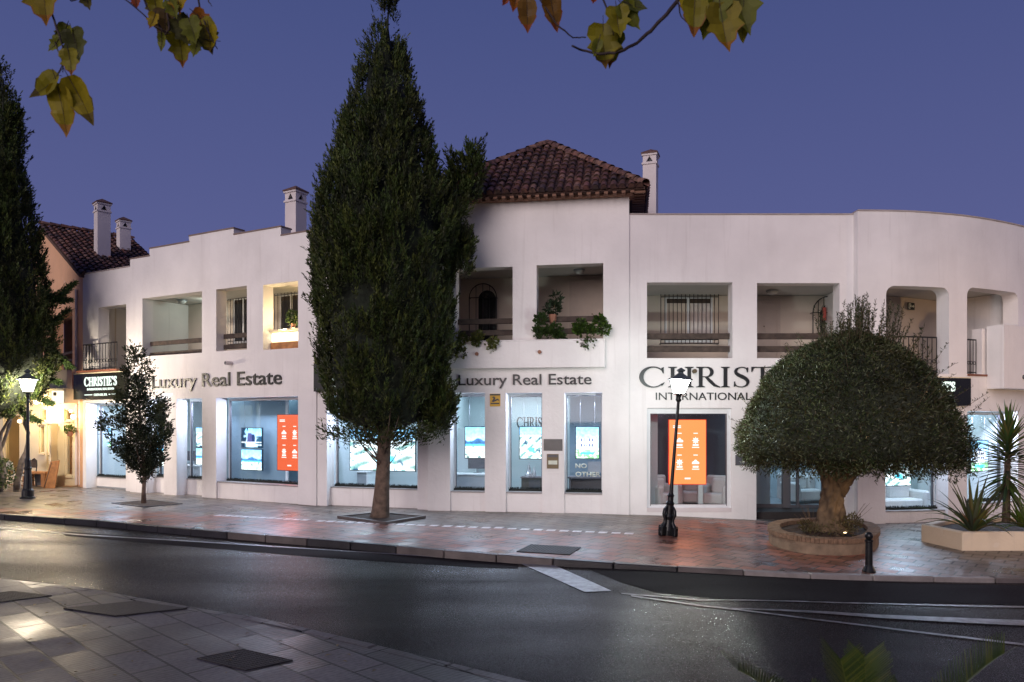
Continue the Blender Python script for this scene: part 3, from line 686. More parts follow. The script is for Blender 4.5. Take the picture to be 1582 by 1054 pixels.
# balcony box on the tower front
q0 = D.hit(660, 567)[0]+.2; q1 = D.hit(935, 567)[0]; zb0 = D.hit(930, 568)[1]; zb1 = D.hit(930, 524)[1]
mb = MB(); sbox(mb, D, q0, q1, zb0, zb1-.04, -.16, -.003); sbox(mb, D, q0, q1, zb1-.04, zb1, -.16, .10); mb.out('balcony_box', 'stucco', BLD, bevel=.012)
mb = MB(); sbox(mb, D, q0, o_['U2'][2], 3.9, zb1-.05, .10, .30) ; mb.out('parapet', 'stucco', BLD)
for u, v in ((739, 548), (835, 545)):
    q, z = D.hit(u, v); c = D.P(q, z, -.10)
    MB().tube([D.P(q, z, -.21), D.P(q, z, -.12)], .045, 10).out('drain_spout', 'pot', BLD)
q, z = B.hit(358, 561); MB().tube([B.P(q, z-.01, -.22), B.P(q, z, .02)], .055, 10).out('drain_spout', 'chim', BLD)
MB().tube([B.P(q, z-.011, -.222), B.P(q, z-.011, -.20)], .045, 10).out('drain_mouth', 'idark', BLD)
q, z = E.hit(1072, 574); MB().tube([E.P(q, z, -.10), E.P(q, z, .02)], .05, 10).out('drain_spout', 'bronze', BLD)
# projecting curved balcony on the right
q0 = FF.hit(1524, 560)[0]; zz0 = FF.hit(1524, 603)[1]+.03; zz1 = FF.hit(1524, 512)[1]
mb = MB(); sbox(mb, FF, q0, FF.L-.3, zz0, zz1+.12, -.42, -.003); mb.out('curved_balcony', 'stucco', BLD)
q, z = FF.hit(1557, 583); MB().tube([FF.P(q-.1, z-.02, -.50), FF.P(q-.1, z-.02, -.41)], .055, 12).out('drain_spout', 'idark', BLD)
# wooden double rails
def rails(sec, o, zs, t=.22, h=.13, x0=.0, x1=.0):
    mb = MB()
    for z in zs: sbox(mb, sec, o[0]+x0, o[2]-x1, z-h/2, z+h/2, t, t+.07)
    mb.out('balcony_rail', 'wood', BLD, bevel=.008)
zr = lambda s, u, v: s.hit(u, v)[1]
rails(B, o_['O1'], (zr(B, 312, 522)-.02, zr(B, 312, 541)), t=.25); rails(B, o_['O2'], (zr(B, 381, 515), zr(B, 381, 532)), t=.25)
rails(D, o_['U1'], (zr(D, 792, 494), zr(D, 792, 512)), t=.2, h=.13); rails(D, o_['U2'], (zr(D, 932, 490), zr(D, 932, 509)), t=.2, h=.13)
rails(E, o_['U3'], (zr(E, 1131, 518), zr(E, 1131, 538)), t=.2, h=.14); rails(E, o_['U4'], (zr(E, 1297, 518), zr(E, 1297, 538)), t=.2, h=.14)
# lit beam in the third loggia
mb = MB(); q, _ = B.hit(406.5, 500); o = o_['O3']
sbox(mb, B, o[0]+.02, o[2]-.02, zr(B, 461, 536), zr(B, 461, 525), .25, .33); mb.out('balcony_rail', 'woodw', BLD)
mb = MB(); sbox(mb, B, o[0]+.02, o[2]-.02, zr(B, 461, 508), zr(B, 461, 504.5), .2, .40); mb.out('balcony_shelf', 'cream', BLD)
sl = thing('strip_light', 'glowing warm white strip light across the small loggia above the shop window', 'light', B.P(o[0]+.3, zr(B, 461, 516), .25))
mb = MB(); sbox(mb, B, o[0]+.05, o[2]-.04, zr(B, 461, 523.5), zr(B, 461, 510), .26, .30); mb.out('diffuser', 'strip', sl)
mb = MB(); sbox(mb, B, o[0]+.03, o[2]-.03, zr(B, 461, 524.5), zr(B, 461, 509), .302, .34); mb.out('housing', 'cream', sl)
area('strip_light_lamp', B.P((o[0]+o[2])/2, zr(B, 461, 516), .25), B.P((o[0]+o[2])/2-.2, 5.0, -.4), 1.1, .1, 14, (1, .74, .36))
area('strip_light_lamp', B.P((o[0]+o[2])/2, zr(B, 461, 506), .45), B.P((o[0]+o[2])/2-.3, 6.0, .5), .9, .1, 42, (1, .72, .36))
# iron railings
def iron_rail(sec, q0, q1, z0, z1, t, n, name='iron_railing', parent=None):
    mb = MB(); P = lambda q, z: sec.P(q, z, t)
    mb.tube([P(q0+(q1-q0)*k/8, z1) for k in range(9)], .018, 6); mb.tube([P(q0+(q1-q0)*k/8, z0+.05) for k in range(9)], .014, 6)
    for i in range(n+1):
        q = q0+(q1-q0)*i/n; mb.tube([P(q, z0), P(q, z1)], .010, 5)
        if i < n:
            qq = q+(q1-q0)/n/2; r = (q1-q0)/n*.36
            mb.tube([P(qq+r*math.cos(a), z0+.28+r*math.sin(a)) for a in [k*math.pi/5 for k in range(11)]], .008, 4, cap=False)
    return mb.out(name, 'iron', parent or BLD)
zt = zr(A, 195, 530); zbot = zr(A, 195, 577)
iron_rail(A, A.hit(143, 560)[0], A.hit(195, 560)[0], 3.80, zt, -.30, 12)
mb = MB(); iron = mb
for z in (zt, 3.84): mb.tube([A.P(A.hit(143, 560)[0], z, -.30), A.P(A.hit(143, 560)[0], z, 0)], .016, 6)
for k in range(3): mb.tube([A.P(A.hit(143, 560)[0], 3.80, -.1*k), A.P(A.hit(143, 560)[0], zt, -.1*k)], .010, 5)
mb.out('iron_railing', 'iron', BLD)
mb = MB(); sbox(mb, A, A.hit(133, 570)[0], A.hit(196, 570)[0], 3.745, 3.80, -.34, .0); mb.out('balcony_slab', 'terra', BLD)
iron_rail(FF, o_['FU1'][0]+.05, o_['FU1'][2]-.14, FF.hit(1455, 577)[1]+.02, FF.hit(1455, 520)[1], .22, 11)
iron_rail(FF, o_['FU2'][0]+.02, FF.hit(1514, 550)[0], FF.hit(1500, 580)[1]+.03, FF.hit(1500, 524)[1], .1, 4)
mb = MB(); sbox(mb, FF, o_['FU2'][0]+.01, FF.hit(1527, 550)[0], FF.hit(1500, 581)[1]+.002, FF.hit(1500, 578)[1], -.03, .35); mb.out('balcony_slab', 'terra', BLD)
mb = MB(); sbox(mb, FF, FF.hit(1520, 520)[0], o_['FU2'][2]-.003, 3.2, FF.hit(1540, 514)[1]+.08, .05, .30); mb.out('parapet', 'stucco', BLD)
# ------------------------------------------------------------------ windows
def window(sec, o, zs, tg, light=6, sill_t=None, frame=.05, pane_m='glass', left_gap=.0, hed=True, lcol=(.70, .76, 1.0), base=True, ztop=None, dz=0):
    """glazed shop window set back tg; sill wall below"""
    q0, z0, q1, z1 = o; q0 += left_gap; z1 = z1-.004 if ztop is None else ztop
    g0 = -.7
    if sill_t is None: sill_t = tg-.12
    m1 = MB()
    for a, b, c, d in ((q0, q0+frame, zs, z1), (q1-frame, q1, zs, z1), (q0+frame, q1-frame, z1-frame*1.4, z1), (q0+frame, q1-frame, zs, zs+frame*.8)): sbox(m1, sec, a, b, c, d, tg-.03, tg+.04)
    w = m1.out('window', 'white', BLD)
    mb = MB(); i_ = frame+.012
    for a, b, c, d in ((q0+frame, q0+i_, zs+.04, z1-frame*1.4), (q1-i_, q1-frame, zs+.04, z1-frame*1.4), (q0+i_, q1-i_, z1-frame*1.4-.012, z1-frame*1.4)): sbox(mb, sec, a, b, c, d, tg-.036, tg+.03)
    mb.out('gasket', 'idark', w)
    mb = MB(); sbox(mb, sec, q0+frame, q1-frame, zs+.03, z1-frame*1.4, tg, tg+.008); mb.out('pane', pane_m, w)
    if base:
        mb = MB(); sbox(mb, sec, q0-left_gap-.002, q1+.002, g0, zs-.03, sill_t, tg+.1); mb.out('sill_wall', 'stucco', BLD)
        mb = MB(); sbox(mb, sec, q0-left_gap+.003, q1-.003, zs-.03, zs-.003, sill_t-.03, tg+.1); mb.out('sill', mat('sill_stone', (.32, .30, .29), .5), w)
    if hed:
        n = max(6, int((q1-q0)/.02)); r = np.random.RandomState(int(q0*100) % 999)
        P4 = []
        for i in range(n*5):
            q = q0+.03+(q1-q0-.06)*r.rand(); t = tg-.10+.05*r.rand(); h = .05+.05*r.rand(); p = sec.P(q, zs-.005, t); d = V(r.randn()*.015, r.randn()*.015, h)
            P4.append([p+V(-.008, 0, 0), p+V(.008, 0, 0), p+d+V(.003, 0, 0), p+d-V(.003, 0, 0)])
        quads_mesh('grass_strip', [[list(x) for x in f] for f in P4], np.tile([[.006, .010, .008]], (len(P4), 1)), 'leaf', w)
        mb = MB(); sbox(mb, sec, q0+.02, q1-.02, zs-.002, zs+.045, tg-.12, tg-.04); mb.out('grass_base', 'hedge', w)
    if light:
        qc = (q0+q1)/2
        area('window_light', sec.P(qc, z1-.16, tg+.22), sec.P(qc, 1.2, tg-.75), (q1-q0)*.8, .12, light*2.4*(q1-q0), lcol)
    return w
zW = zr(B, 460, 751)
window(A, o_['A_bot'], zr(A, 195, 741), .48, 20); window(B, o_['W2'], zW, .46, 16); window(B, o_['W3'], zW, .48, 20); window(B, o_['W4'], zW, .46, 16, sill_t=.06)
window(Cc, o_['W5'], zr(Cc, 645, 757), .46, 16, sill_t=.2)
zD_ = zr(D, 837, 761)
window(D, o_['W6'], zD_, .42, 20, sill_t=.06); window(D, o_['W7'], zD_, .44, 20, sill_t=.06); window(D, o_['W8'], zD_, .34, 20, sill_t=.05, frame=.03)
w9 = window(E, o_['W9'], zr(E, 1100, 785), .10, 1.2, frame=.09, lcol=(1, .85, .8), hed=False, base=False)
mb = MB(); o = o_['W9']; sbox(mb, E, o[0], o[2], o[1]-.001, zr(E, 1100, 785), -.01, .15); mb.out('sill', 'chim', w9)
mb = MB(); sbox(mb, E, o[0]+.1, o[2]-.1, zr(E, 1100, 785)+.004, zr(E, 1100, 780.5), .16, .26); mb.out('planting_trough', 'hedge', w9)
window(FF, o_['W10'], FF.hit(1465, 788)[1]-.0, .42, 16, sill_t=.12); window(FF, o_['W11'], FF.hit(1494, 780)[1], .44, 22, sill_t=.12)
# entrance door, set back
o = o_['DR']; td = 1.05
dr = MB()
sbox(dr, E, o[0]-.3, o[0]+.04, .03, 2.52, td, td+.06); sbox(dr, E, o[2]-.04, o[2]+.3, .03, 2.52, td, td+.06); sbox(dr, E, o[0]+.04, o[2]-.04, 2.44, 2.52, td, td+.06)
qa = E.off(td).hit(1209, 700)[0]; qb = E.off(td).hit(1221, 700)[0]; sbox(dr, E, qa, qb, .03, 2.44, td-.02, td+.08)
qc = E.off(td).hit(1231, 700)[0]; sbox(dr, E, qc, qc+.05, .03, 2.44, td-.02, td+.08)
sbox(dr, E, o[0]+.04, qa, .03, .12, td, td+.06); sbox(dr, E, qb, o[2]-.04, .03, .1, td, td+.06)
d_ = dr.out('door', 'idark', BLD)
mb = MB(); sbox(mb, E, o[0]+.04, o[2]-.04, .1, 2.44, td+.02, td+.028); mb.out('pane', 'glass', d_)
q = qc-.05; MB().tube([E.P(q, .9, td-.07), E.P(q, 1.35, td-.07)], .014, 8).out('handle', 'alu', d_)
mb = MB(); sbox(mb, E, o[0]-.001, o[0]-.0005-.12, -.7, 2.62, T+.01, td+.02); sbox(mb, E, o[2], o[2]+.12, -.7, 2.62, T+.01, td+.02); mb.out('doorway_wall', 'stucco', BLD)
mb = MB(); sbox(mb, E, o[0]-.1, o[2]+.1, 2.53, 3.09, T+.01, td+.1); mb.out('doorway_lintel', 'stucco', BLD)
mb = MB(); sbox(mb, E, o[0], o[2], -.5, .02, T-.1, td+.3); mb.out('doorstep', mat('dark_mat', (.03, .025, .025), .8), BLD)
# interior lights per room
area('shop_ceiling_light', A.P(A.L/2, 3.0, 1.6), A.P(A.L/2, 0, 1.6), 1.8, 1.2, 45, (.72, .9, 1))
area('shop_ceiling_light', B.P(B.L*.5, 3.0, 1.8), B.P(B.L*.5, 0, 1.8), 6, 1.4, 95, (.74, .90, 1))
area('shop_ceiling_light', Cc.P(Cc.L/2, 3.0, 1.7), Cc.P(Cc.L/2, 0, 1.7), 2.3, 1.2, 75, (.74, .90, 1))
area('shop_ceiling_light', D.P(D.L*.4, 3.0, 2), D.P(D.L*.4, 0, 2), 3, 1.2, 70, (.72, .90, 1))
area('shop_ceiling_light', E.P(E.L*.8, 3.0, 2.6), E.P(E.L*.8, 0, 2.6), 1.4, 1.4, 60, (.55, .78, 1))
area('shop_ceiling_light', E.P(E.L*.2, 3.0, 2.4), E.P(E.L*.2, 0, 2.4), 1.2, 1, 9, (.9, .85, 1))
for f_ in (.22, .42): area('shop_ceiling_light', FF.P(FF.L*f_, 2.8, 1.9), FF.P(FF.L*f_, 0, 1.9), 1.8, 1.2, 32, (.6, .88, 1))
# partitions / panels seen through glass
def ipan(sec, u0, u1, v0, v1, t, m, name='interior_panel', th=.04):
    s2 = sec.off(t); q0, z1 = s2.hit(u0, v0); q1, z0 = s2.hit(u1, v1)
    mb = MB(); sbox(mb, sec, q0, q1, z0, z1, t, t+th); return mb.out(name, m, BLD)
def ipanz(sec, u0, u1, z0, z1, t, m, name='interior_panel', th=.04):
    s2 = sec.off(t); q0 = s2.hit(u0, 700)[0]; q1 = s2.hit(u1, 700)[0]
    mb = MB(); sbox(mb, sec, q0, q1, z0, z1, t, t+th); return mb.out(name, m, BLD)
ipanz(B, 352, 445, .06, 3.08, 1.15, 'ipanel'); ipanz(B, 441, 444.5, .06, 3.08, 1.1, 'iwhite'); ipanz(B, 446, 480, .06, 3.08, 1.9, 'ipanel')
ipanz(D, 700, 735, .06, 2.0, 2.2, 'iwhite'); ipanz(D, 880, 960, .06, 3.08, 1.6, 'ipanel')
ipanz(E, 960, 1016, .01, 3.08, 1.2, 'iwall'); ipanz(E, 1013, 1150, .01, 3.08, 2.6, 'idark')
ipanz(E, 1167, 1190, .06, 2.44, 1.5, 'iwall')
# loggia fittings --------------------------------------------------------
def apt_door(sec, u0, u1, vtop, label_none=None, z0=3.47, t=LB):
    s2 = sec.off(t-.03); q0, z1 = s2.hit(u0, vtop); q1 = s2.hit(u1, vtop)[0]
    mb = MB(); sbox(mb, sec, q0-.09, q0, z0, z1+.09, t-.05, t-.002); sbox(mb, sec, q1, q1+.09, z0, z1+.09, t-.05, t-.002); sbox(mb, sec, q0, q1, z1, z1+.09, t-.05, t-.002)
    f = mb.out('door_frame', 'wood' if label_none else 'door', BLD)
    mb = MB(); sbox(mb, sec, q0, q1, z0, z1, t-.03, t-.004); d = mb.out('door', 'door', BLD)
    mb = MB()
    for a, b in ((.12, .45), (.55, .88)):
        for c, e_ in ((.08, .45), (.52, .92)): sbox(mb, sec, q0+(q1-q0)*a, q0+(q1-q0)*b, z0+(z1-z0)*c, z0+(z1-z0)*e_, t-.038, t-.031)
    mb.out('door_panel', 'door', d)
    p = sec.P(q0+(q1-q0)*.5, z0+(z1-z0)*.66, t-.05); MB().lathe([(.0, -.015), (.02, -.01), (.02, .01), (.0, .015)], p, 8).out('door_knob', 'bronze', d)
    return d
def grille(sec, u0, u1, v0, v1, n, t, arch=False, out=.18, inner=None, dark=False):
    s2 = sec.off(t-out); q0, z1 = s2.hit(u0, v0); q1, z0 = s2.hit(u1, v1); mb = MB(); P = lambda q, z, o=0: sec.P(q, z, t-out+o)
    w = q1-q0
    if arch:
        r = w/2; zc = z1-r; c = (q0+q1)/2
        arc = [P(c-r*math.cos(a), zc+r*math.sin(a)) for a in [math.pi*k/12 for k in range(13)]]
        mb.tube([P(q0, z0)]+arc+[P(q1, z0)], .014, 6)
        for i in range(1, n): q = q0+w*i/n; mb.tube([P(q, z0), P(q, zc+math.sqrt(max(0, r*r-(q-c)**2)))], .009, 5)
        mb.tube([P(q0, z0+.05), P(q1, z0+.05)], .012, 5); mb.tube([P(q0, zc), P(q1, zc)], .012, 5)
        for q, z in ((q0, z0+.06), (q1, z0+.06), (q0, zc), (q1, zc)): mb.tube([P(q, z), P(q, z, out)], .010, 5)
    else:
        for z in (z0, z0+.10, z1-.10, z1): mb.tube([P(q0, z), P(q1, z)], .013, 5)
        for i in range(n+1): q = q0+w*i/n; mb.tube([P(q, z0), P(q, z1)], .009, 5)
        for q, z in ((q0, z0), (q1, z0), (q0, z1), (q1, z1)): mb.tube([P(q, z), P(q, z, out)], .012, 5)
    g_ = mb.out('window_grille', 'iron', BLD)
    mb = MB()
    if arch:
        r = w*.32; c = (q0+q1)/2; c = c+w*.12; zc = z1-w/2-.02
        lp = [(c-r, z0+.05), (c+r, z0+.05)]+[(c+r*math.cos(a), zc+r*math.sin(a)) for a in [math.pi*k/10 for k in range(11)]]
        wall(sec, lp, [], .03, 'window', 'dglass', BLD, t0=t-.035)
    else:
        x0, x1, a0, a1 = q0+w*.08, q1-w*.08, z0+.1, z1-.12
        for a, b, c_, d in ((x0, x0+.06, a0, a1), (x1-.06, x1, a0, a1), (x0, x1, a1, a1+.06), (x0, x1, a0-.06, a0), ((x0+x1)/2-.04, (x0+x1)/2+.04, a0, a1)): sbox(mb, sec, a, b, c_, d, t-.05, t-.003)
        w_ = mb.out('window', 'white', BLD)
        mb = MB(); sbox(mb, sec, x0+.06, x1-.06, a0, a1, t-.03, t-.004); mb.out('curtain', mat('dark_curtain', (.03, .03, .035), .3, var=.15, scale=4) if dark else mat('pale_curtain', (.66, .60, .58), .8, var=.15, scale=4), w_)
        mb = MB(); sbox(mb, sec, x0+.06, x1-.06, a1-.12, a1-.001, t-.04, t-.031); mb.out('roller_box', 'wood', w_)
grille(A, 163, 186, 497, 575, 7, LB, arch=True)
grille(D, 725, 767, 439, 535, 4, LB, arch=True); apt_door(D, 885, 945, 440)
grille(E, 1021, 1110, 453, 531, 14, LB); apt_door(E, 1160, 1200, 468); grille(E, 1256, 1306, 458, 545, 6, LB, arch=True)
grille(B, 352, 390, 458, 530, 9, LB, dark=True); grille(B, 424, 466, 452, 535, 8, LB, dark=True)
area('passage_light', B.P(B.hit(262, 500)[0], 5.9, LB-.45), B.P(B.off(LB).hit(256, 500)[0], 4.6, LB), .5, .2, 7, (.8, 1, .92))
mb = MB(); s2 = E.off(LB-.25); q, z = s2.hit(1273, 477); sbox(mb, E, q-.03, q+.05, z-.30, z+.03, LB-.27, LB-.24); mb.out('hanging_tag', 'red', BLD)
# brown band on the upper wall, pale passage with stair rail behind first loggia
ipan(B, 242, 270, 470, 560, LB-.03, 'iwhite', 'passage_wall', .02)
s2 = B.off(LB-.2); a = s2.hit(243, 505); b_ = s2.hit(270, 498); iron_rail(B, a[0], b_[0], 3.5, b_[1], LB-.2, 8, 'stair_rail')
def dome_lamp(sec, u, v, t, lit=False):
    s2 = sec.off(t); q, z = s2.hit(u, v); zc = 6.02 if sec in (A, B, D) else 5.47
    c = sec.P(q, zc, t); th = thing('ceiling_lamp', None, None, c)
    MB().lathe([(.15, 0), (.15, -.03), (.13, -.035)], c, 16).out('base', 'alu', th); MB().lathe([(.13, -.035), (.11, -.08), (.06, -.11), (.01, -.12)], c, 16).out('shade', 'sofa', th, smooth=True); return th
tag(dome_lamp(B, 281, 466, 1.2), 'round unlit ceiling lamp in the wide loggia above the left sign', 'ceiling lamp')
tag(dome_lamp(D, 895, 418, 1.2), 'round unlit ceiling lamp above the apartment door in the tower loggia', 'ceiling lamp')
tag(dome_lamp(E, 1193, 442, 1.2), 'round unlit ceiling lamp in the loggia behind the olive tree', 'ceiling lamp')
# exit signs
def flat_sign(name, sec, u0, v0, u1, v1, t, m, label, cat, th=.015, group=None):
    s2 = sec.off(t); q0, z1 = s2.hit(u0, v0); q1, z0 = s2.hit(u1, v1)
    tg_ = thing(name, label, cat, sec.P((q0+q1)/2, z0, t), 0, group)
    mb = MB(); sbox(mb, sec, q0, q1, z0, z1, t-th, t); mb.out('panel', m, tg_); return tg_, q0, z0, q1, z1
def polysign(sec, pts, m, name, parent, t, th=.004):
    mb = MB(); n = len(pts); a = [mb.bm.verts.new(sec.P(q, z, t-th)) for q, z in pts]; b = [mb.bm.verts.new(sec.P(q, z, t)) for q, z in pts]
    mb.bm.faces.new(a); mb.bm.faces.new(b[::-1])
    for i in range(n): mb.bm.faces.new([a[i], a[(i+1) % n], b[(i+1) % n], b[i]])
    return mb.out(name, m, parent)
s, q0, z0, q1, z1 = flat_sign('exit_sign', FF, 1428, 470, 1440, 482, 1.9, 'exitg', 'small green exit sign with running figure on the loggia wall', 'sign')
w_, h_ = q1-q0, z1-z0
for pp in ([(.1, .15), (.35, .15), (.35, .25), (.2, .25), (.2, .75), (.45, .75), (.45, .9), (.1, .9)], [(.3, .35), (.5, .35), (.5, .7), (.3, .7)], [(.58, .42), (.75, .42), (.75, .28), (.95, .5), (.75, .72), (.75, .58), (.58, .58)]):
    polysign(FF, [(q0+w_*a, z0+h_*b) for a, b in pp], 'pale', 'pictogram', s, 1.884)
s, q0, z0, q1, z1 = flat_sign('exit_arrow_sign', FF, 1552, 472, 1566, 484, .9, 'exitg', 'small dark sign with a pale arrow in the rounded loggia at right', 'sign')
w_, h_ = q1-q0, z1-z0
polysign(FF, [(q0+w_*a, z0+h_*b) for a, b in ((.08, .4), (.6, .4), (.45, .15), (.62, .15), (.92, .5), (.62, .85), (.45, .85), (.6, .6), (.08, .6))], 'pale', 'arrow', s, .884)
ipan(FF, 1506, 1546, 466, 498, 1.8, 'tile2' if 'tile2' in M else 'dglass', 'dark_window', .03)
# wall behind arrow
ipan(FF, 1546, 1590, 430, 590, .91, 'beige', 'loggia_pier', .2)
# ------------------------------------------------------------------ lettering
def sans(body, name, sec, u0, vt, u1, vb, t, m, depth=.03, parent=None, bold=0, ref=None, cap='H', letters=False):
    """default font text fitted to a pixel box whose height is the capital height"""
    cu = bpy.data.curves.new(name, 'FONT'); cu.body = body; cu.extrude = 0; cu.offset = bold; cu.resolution_u = 4
    ob = bpy.data.objects.new(name, cu); C.objects.link(ob); dg = bpy.context.evaluated_depsgraph_get()
    me = bpy.data.meshes.new_from_object(ob.evaluated_get(dg)); C.objects.unlink(ob); bpy.data.objects.remove(ob)
    co = np.zeros(len(me.vertices)*3); me.vertices.foreach_get('co', co); co = co.reshape(-1, 3)
    x0, x1 = co[:, 0].min(), co[:, 0].max(); capH = .729+2*bold
    s2 = sec.off(t); q0, zt_ = s2.hit(u0, vt); q1 = s2.hit(u1, vt)[0]; ur = u1 if ref is None else ref; zt_ = s2.hit(ur, vt)[1]; zb_ = s2.hit(ur, vb)[1]
    bm = bmesh.new(); bm.from_mesh(me)
    r = bmesh.ops.extrude_face_region(bm, geom=bm.faces[:]); top = [g_ for g_ in r['geom'] if isinstance(g_, bmesh.types.BMVert)]
    for v in top: v.co.z += 1
    for v in bm.verts:
        q = q0+(v.co.x-x0)/(x1-x0)*(q1-q0); z = zb_+(v.co.y+bold)/capH*(zt_-zb_); v.co = sec.P(q, z, t-(depth if v.co.z > .5 else 0))
    bmesh.ops.recalc_face_normals(bm, faces=bm.faces)
    if letters:
        root = thing(name, None, None, sec.P((q0+q1)/2, zb_, t)); left = set(bm.verts); comps = []
        while left:
            st_ = [next(iter(left))]; comp = set()
            while st_:
                v = st_.pop()
                if v in comp: continue
                comp.add(v); left.discard(v); st_ += [e_.other_vert(v) for e_ in v.link_edges]
            comps.append(comp)
        comps.sort(key=lambda c_: min(v.co.x for v in c_))
        for c_ in comps:
            b2 = bmesh.new(); mp = {v: b2.verts.new(v.co) for v in c_}
            for f in {f for v in c_ for f in v.link_faces}: b2.faces.new([mp[v] for v in f.verts])
            bmesh.ops.recalc_face_normals(b2, faces=b2.faces); from_bm('letter', b2, m, root)
        bm.free(); return root
    return from_bm(name, bm, m, parent)
def gly(ch):
    """serif capitals as thick/thin strokes in a 1-high box -> (list of polygons, advance)"""
    th, tn, sf = .135, .045, .045
    def bar(x0, y0, x1, y1): return [(x0, y0), (x1, y0), (x1, y1), (x0, y1)]
    def stem(x, y0=0, y1=1, w=th): return [bar(x-w/2, y0, x+w/2, y1)]
    def serif(x, y, w=.34): return [[(x-w/2, y), (x+w/2, y), (x+w/2, y+sf*.6), (x+th/2, y+sf*1.7), (x-th/2, y+sf*1.7), (x-w/2, y+sf*.6)]] if y < .5 else [[(x-w/2, y), (x-w/2, y-sf*.6), (x-th/2, y-sf*1.7), (x+th/2, y-sf*1.7), (x+w/2, y-sf*.6), (x+w/2, y)]]
    def ribbon(pts_, ws):
        L_, R_ = [], []
        for i, (x, y) in enumerate(pts_):
            a = pts_[max(0, i-1)]; b = pts_[min(len(pts_)-1, i+1)]; dx, dy = b[0]-a[0], b[1]-a[1]; l = math.hypot(dx, dy) or 1
            nx, ny = -dy/l, dx/l; w = ws[i]/2; L_.append((x+nx*w, y+ny*w)); R_.append((x-nx*w, y-ny*w))
        return [[L_[i], L_[i+1], R_[i+1], R_[i]] for i in range(len(pts_)-1)]
    if ch == 'I': return stem(.18)+serif(.18, 0)+serif(.18, 1), .42
    if ch == 'H': return stem(.18)+stem(.82)+serif(.18, 0)+serif(.18, 1)+serif(.82, 0)+serif(.82, 1)+[bar(.24, .48, .76, .48+tn)], 1.06
    if ch == 'T': return stem(.45)+serif(.45, 0)+[bar(.02, 1-tn, .88, 1), [(.02, 1-tn), (.02, .76), (.05, .76), (.12, 1-tn)], [(.88, 1-tn), (.78, 1-tn), (.85, .76), (.88, .76)]], .93
    if ch == 'E': return stem(.18)+[bar(.0, 0, .70, tn), bar(.0, 1-tn, .66, 1), bar(.24, .49, .52, .49+tn), [(.70, tn), (.60, tn), (.68, .24), (.72, .24)], [(.66, 1-tn), (.63, .78), (.60, .78), (.57, 1-tn)], bar(.50, .40, .53, .63)], .80
    if ch == "'": return [[(.08, 1.0), (.22, 1.0), (.15, .68), (.11, .68)]], .30
    if ch == 'C':
        pts_, ws = [], []
        for k in range(25):
            a = R(42+(318-42)*k/24); pts_.append((.50+.46*math.cos(a), .5+.49*math.sin(a))); ws.append(tn+(th*1.15-tn)*max(0, -math.cos(a))**1.2+.01)
        return ribbon(pts_, ws)+[[(.82, .95), (.90, .99), (.90, .68), (.87, .68), (.80, .86)], [(.80, .14), (.86, .20), (.94, .26), (.88, .12), (.82, .07)]], 1.04
    if ch == 'R':
        pts_ = [(.2, 1-tn/2)]; ws = [tn]
        for k in range(13):
            a = R(90-180*k/12); pts_.append((.40+.21*math.cos(a), .745+.232*math.sin(a))); ws.append(tn+(th-tn)*max(0, math.cos(a))**1.3)
        pts_.append((.2, .513)); ws.append(tn)
        return stem(.18)+serif(.18, 0)+serif(.18, 1)+ribbon(pts_, ws)+ribbon([(.38, .52), (.55, .3), (.72, .09), (.93, -.0)], [th*.7, th, th*.9, tn]), .93
    if ch == 'S':
        key = [(.58, .80), (.54, .92), (.42, .975), (.28, .96), (.16, .87), (.14, .74), (.22, .62), (.38, .52), (.52, .42), (.60, .29), (.57, .13), (.45, .035), (.30, .02), (.15, .08), (.09, .24)]
        ws = [tn*.5, tn, tn, tn*1.3, th*.7, th*.85, th*1.1, th*1.25, th*1.1, th*.9, th*.6, tn*1.2, tn, tn, tn*.5]
        # smooth
        pts2, w2 = [], []
        for i in range(len(key)-1):
            p0, p1, p2, p3 = key[max(i-1, 0)], key[i], key[i+1], key[min(i+2, len(key)-1)]
            for j in range(3):
                t = j/3; f = lambda a, b, c, d: .5*(2*b+(c-a)*t+(2*a-5*b+4*c-d)*t*t+(3*b-a-3*c+d)*t**3)
                pts2.append((f(p0[0], p1[0], p2[0], p3[0]), f(p0[1], p1[1], p2[1], p3[1]))); w2.append(ws[i]+(ws[i+1]-ws[i])*t)
        return ribbon(pts2, w2)+[[(.57, .97), (.61, .97), (.60, .74), (.565, .74)], [(.07, .03), (.11, .03), (.11, .28), (.075, .28)]], .70
    return [], .4
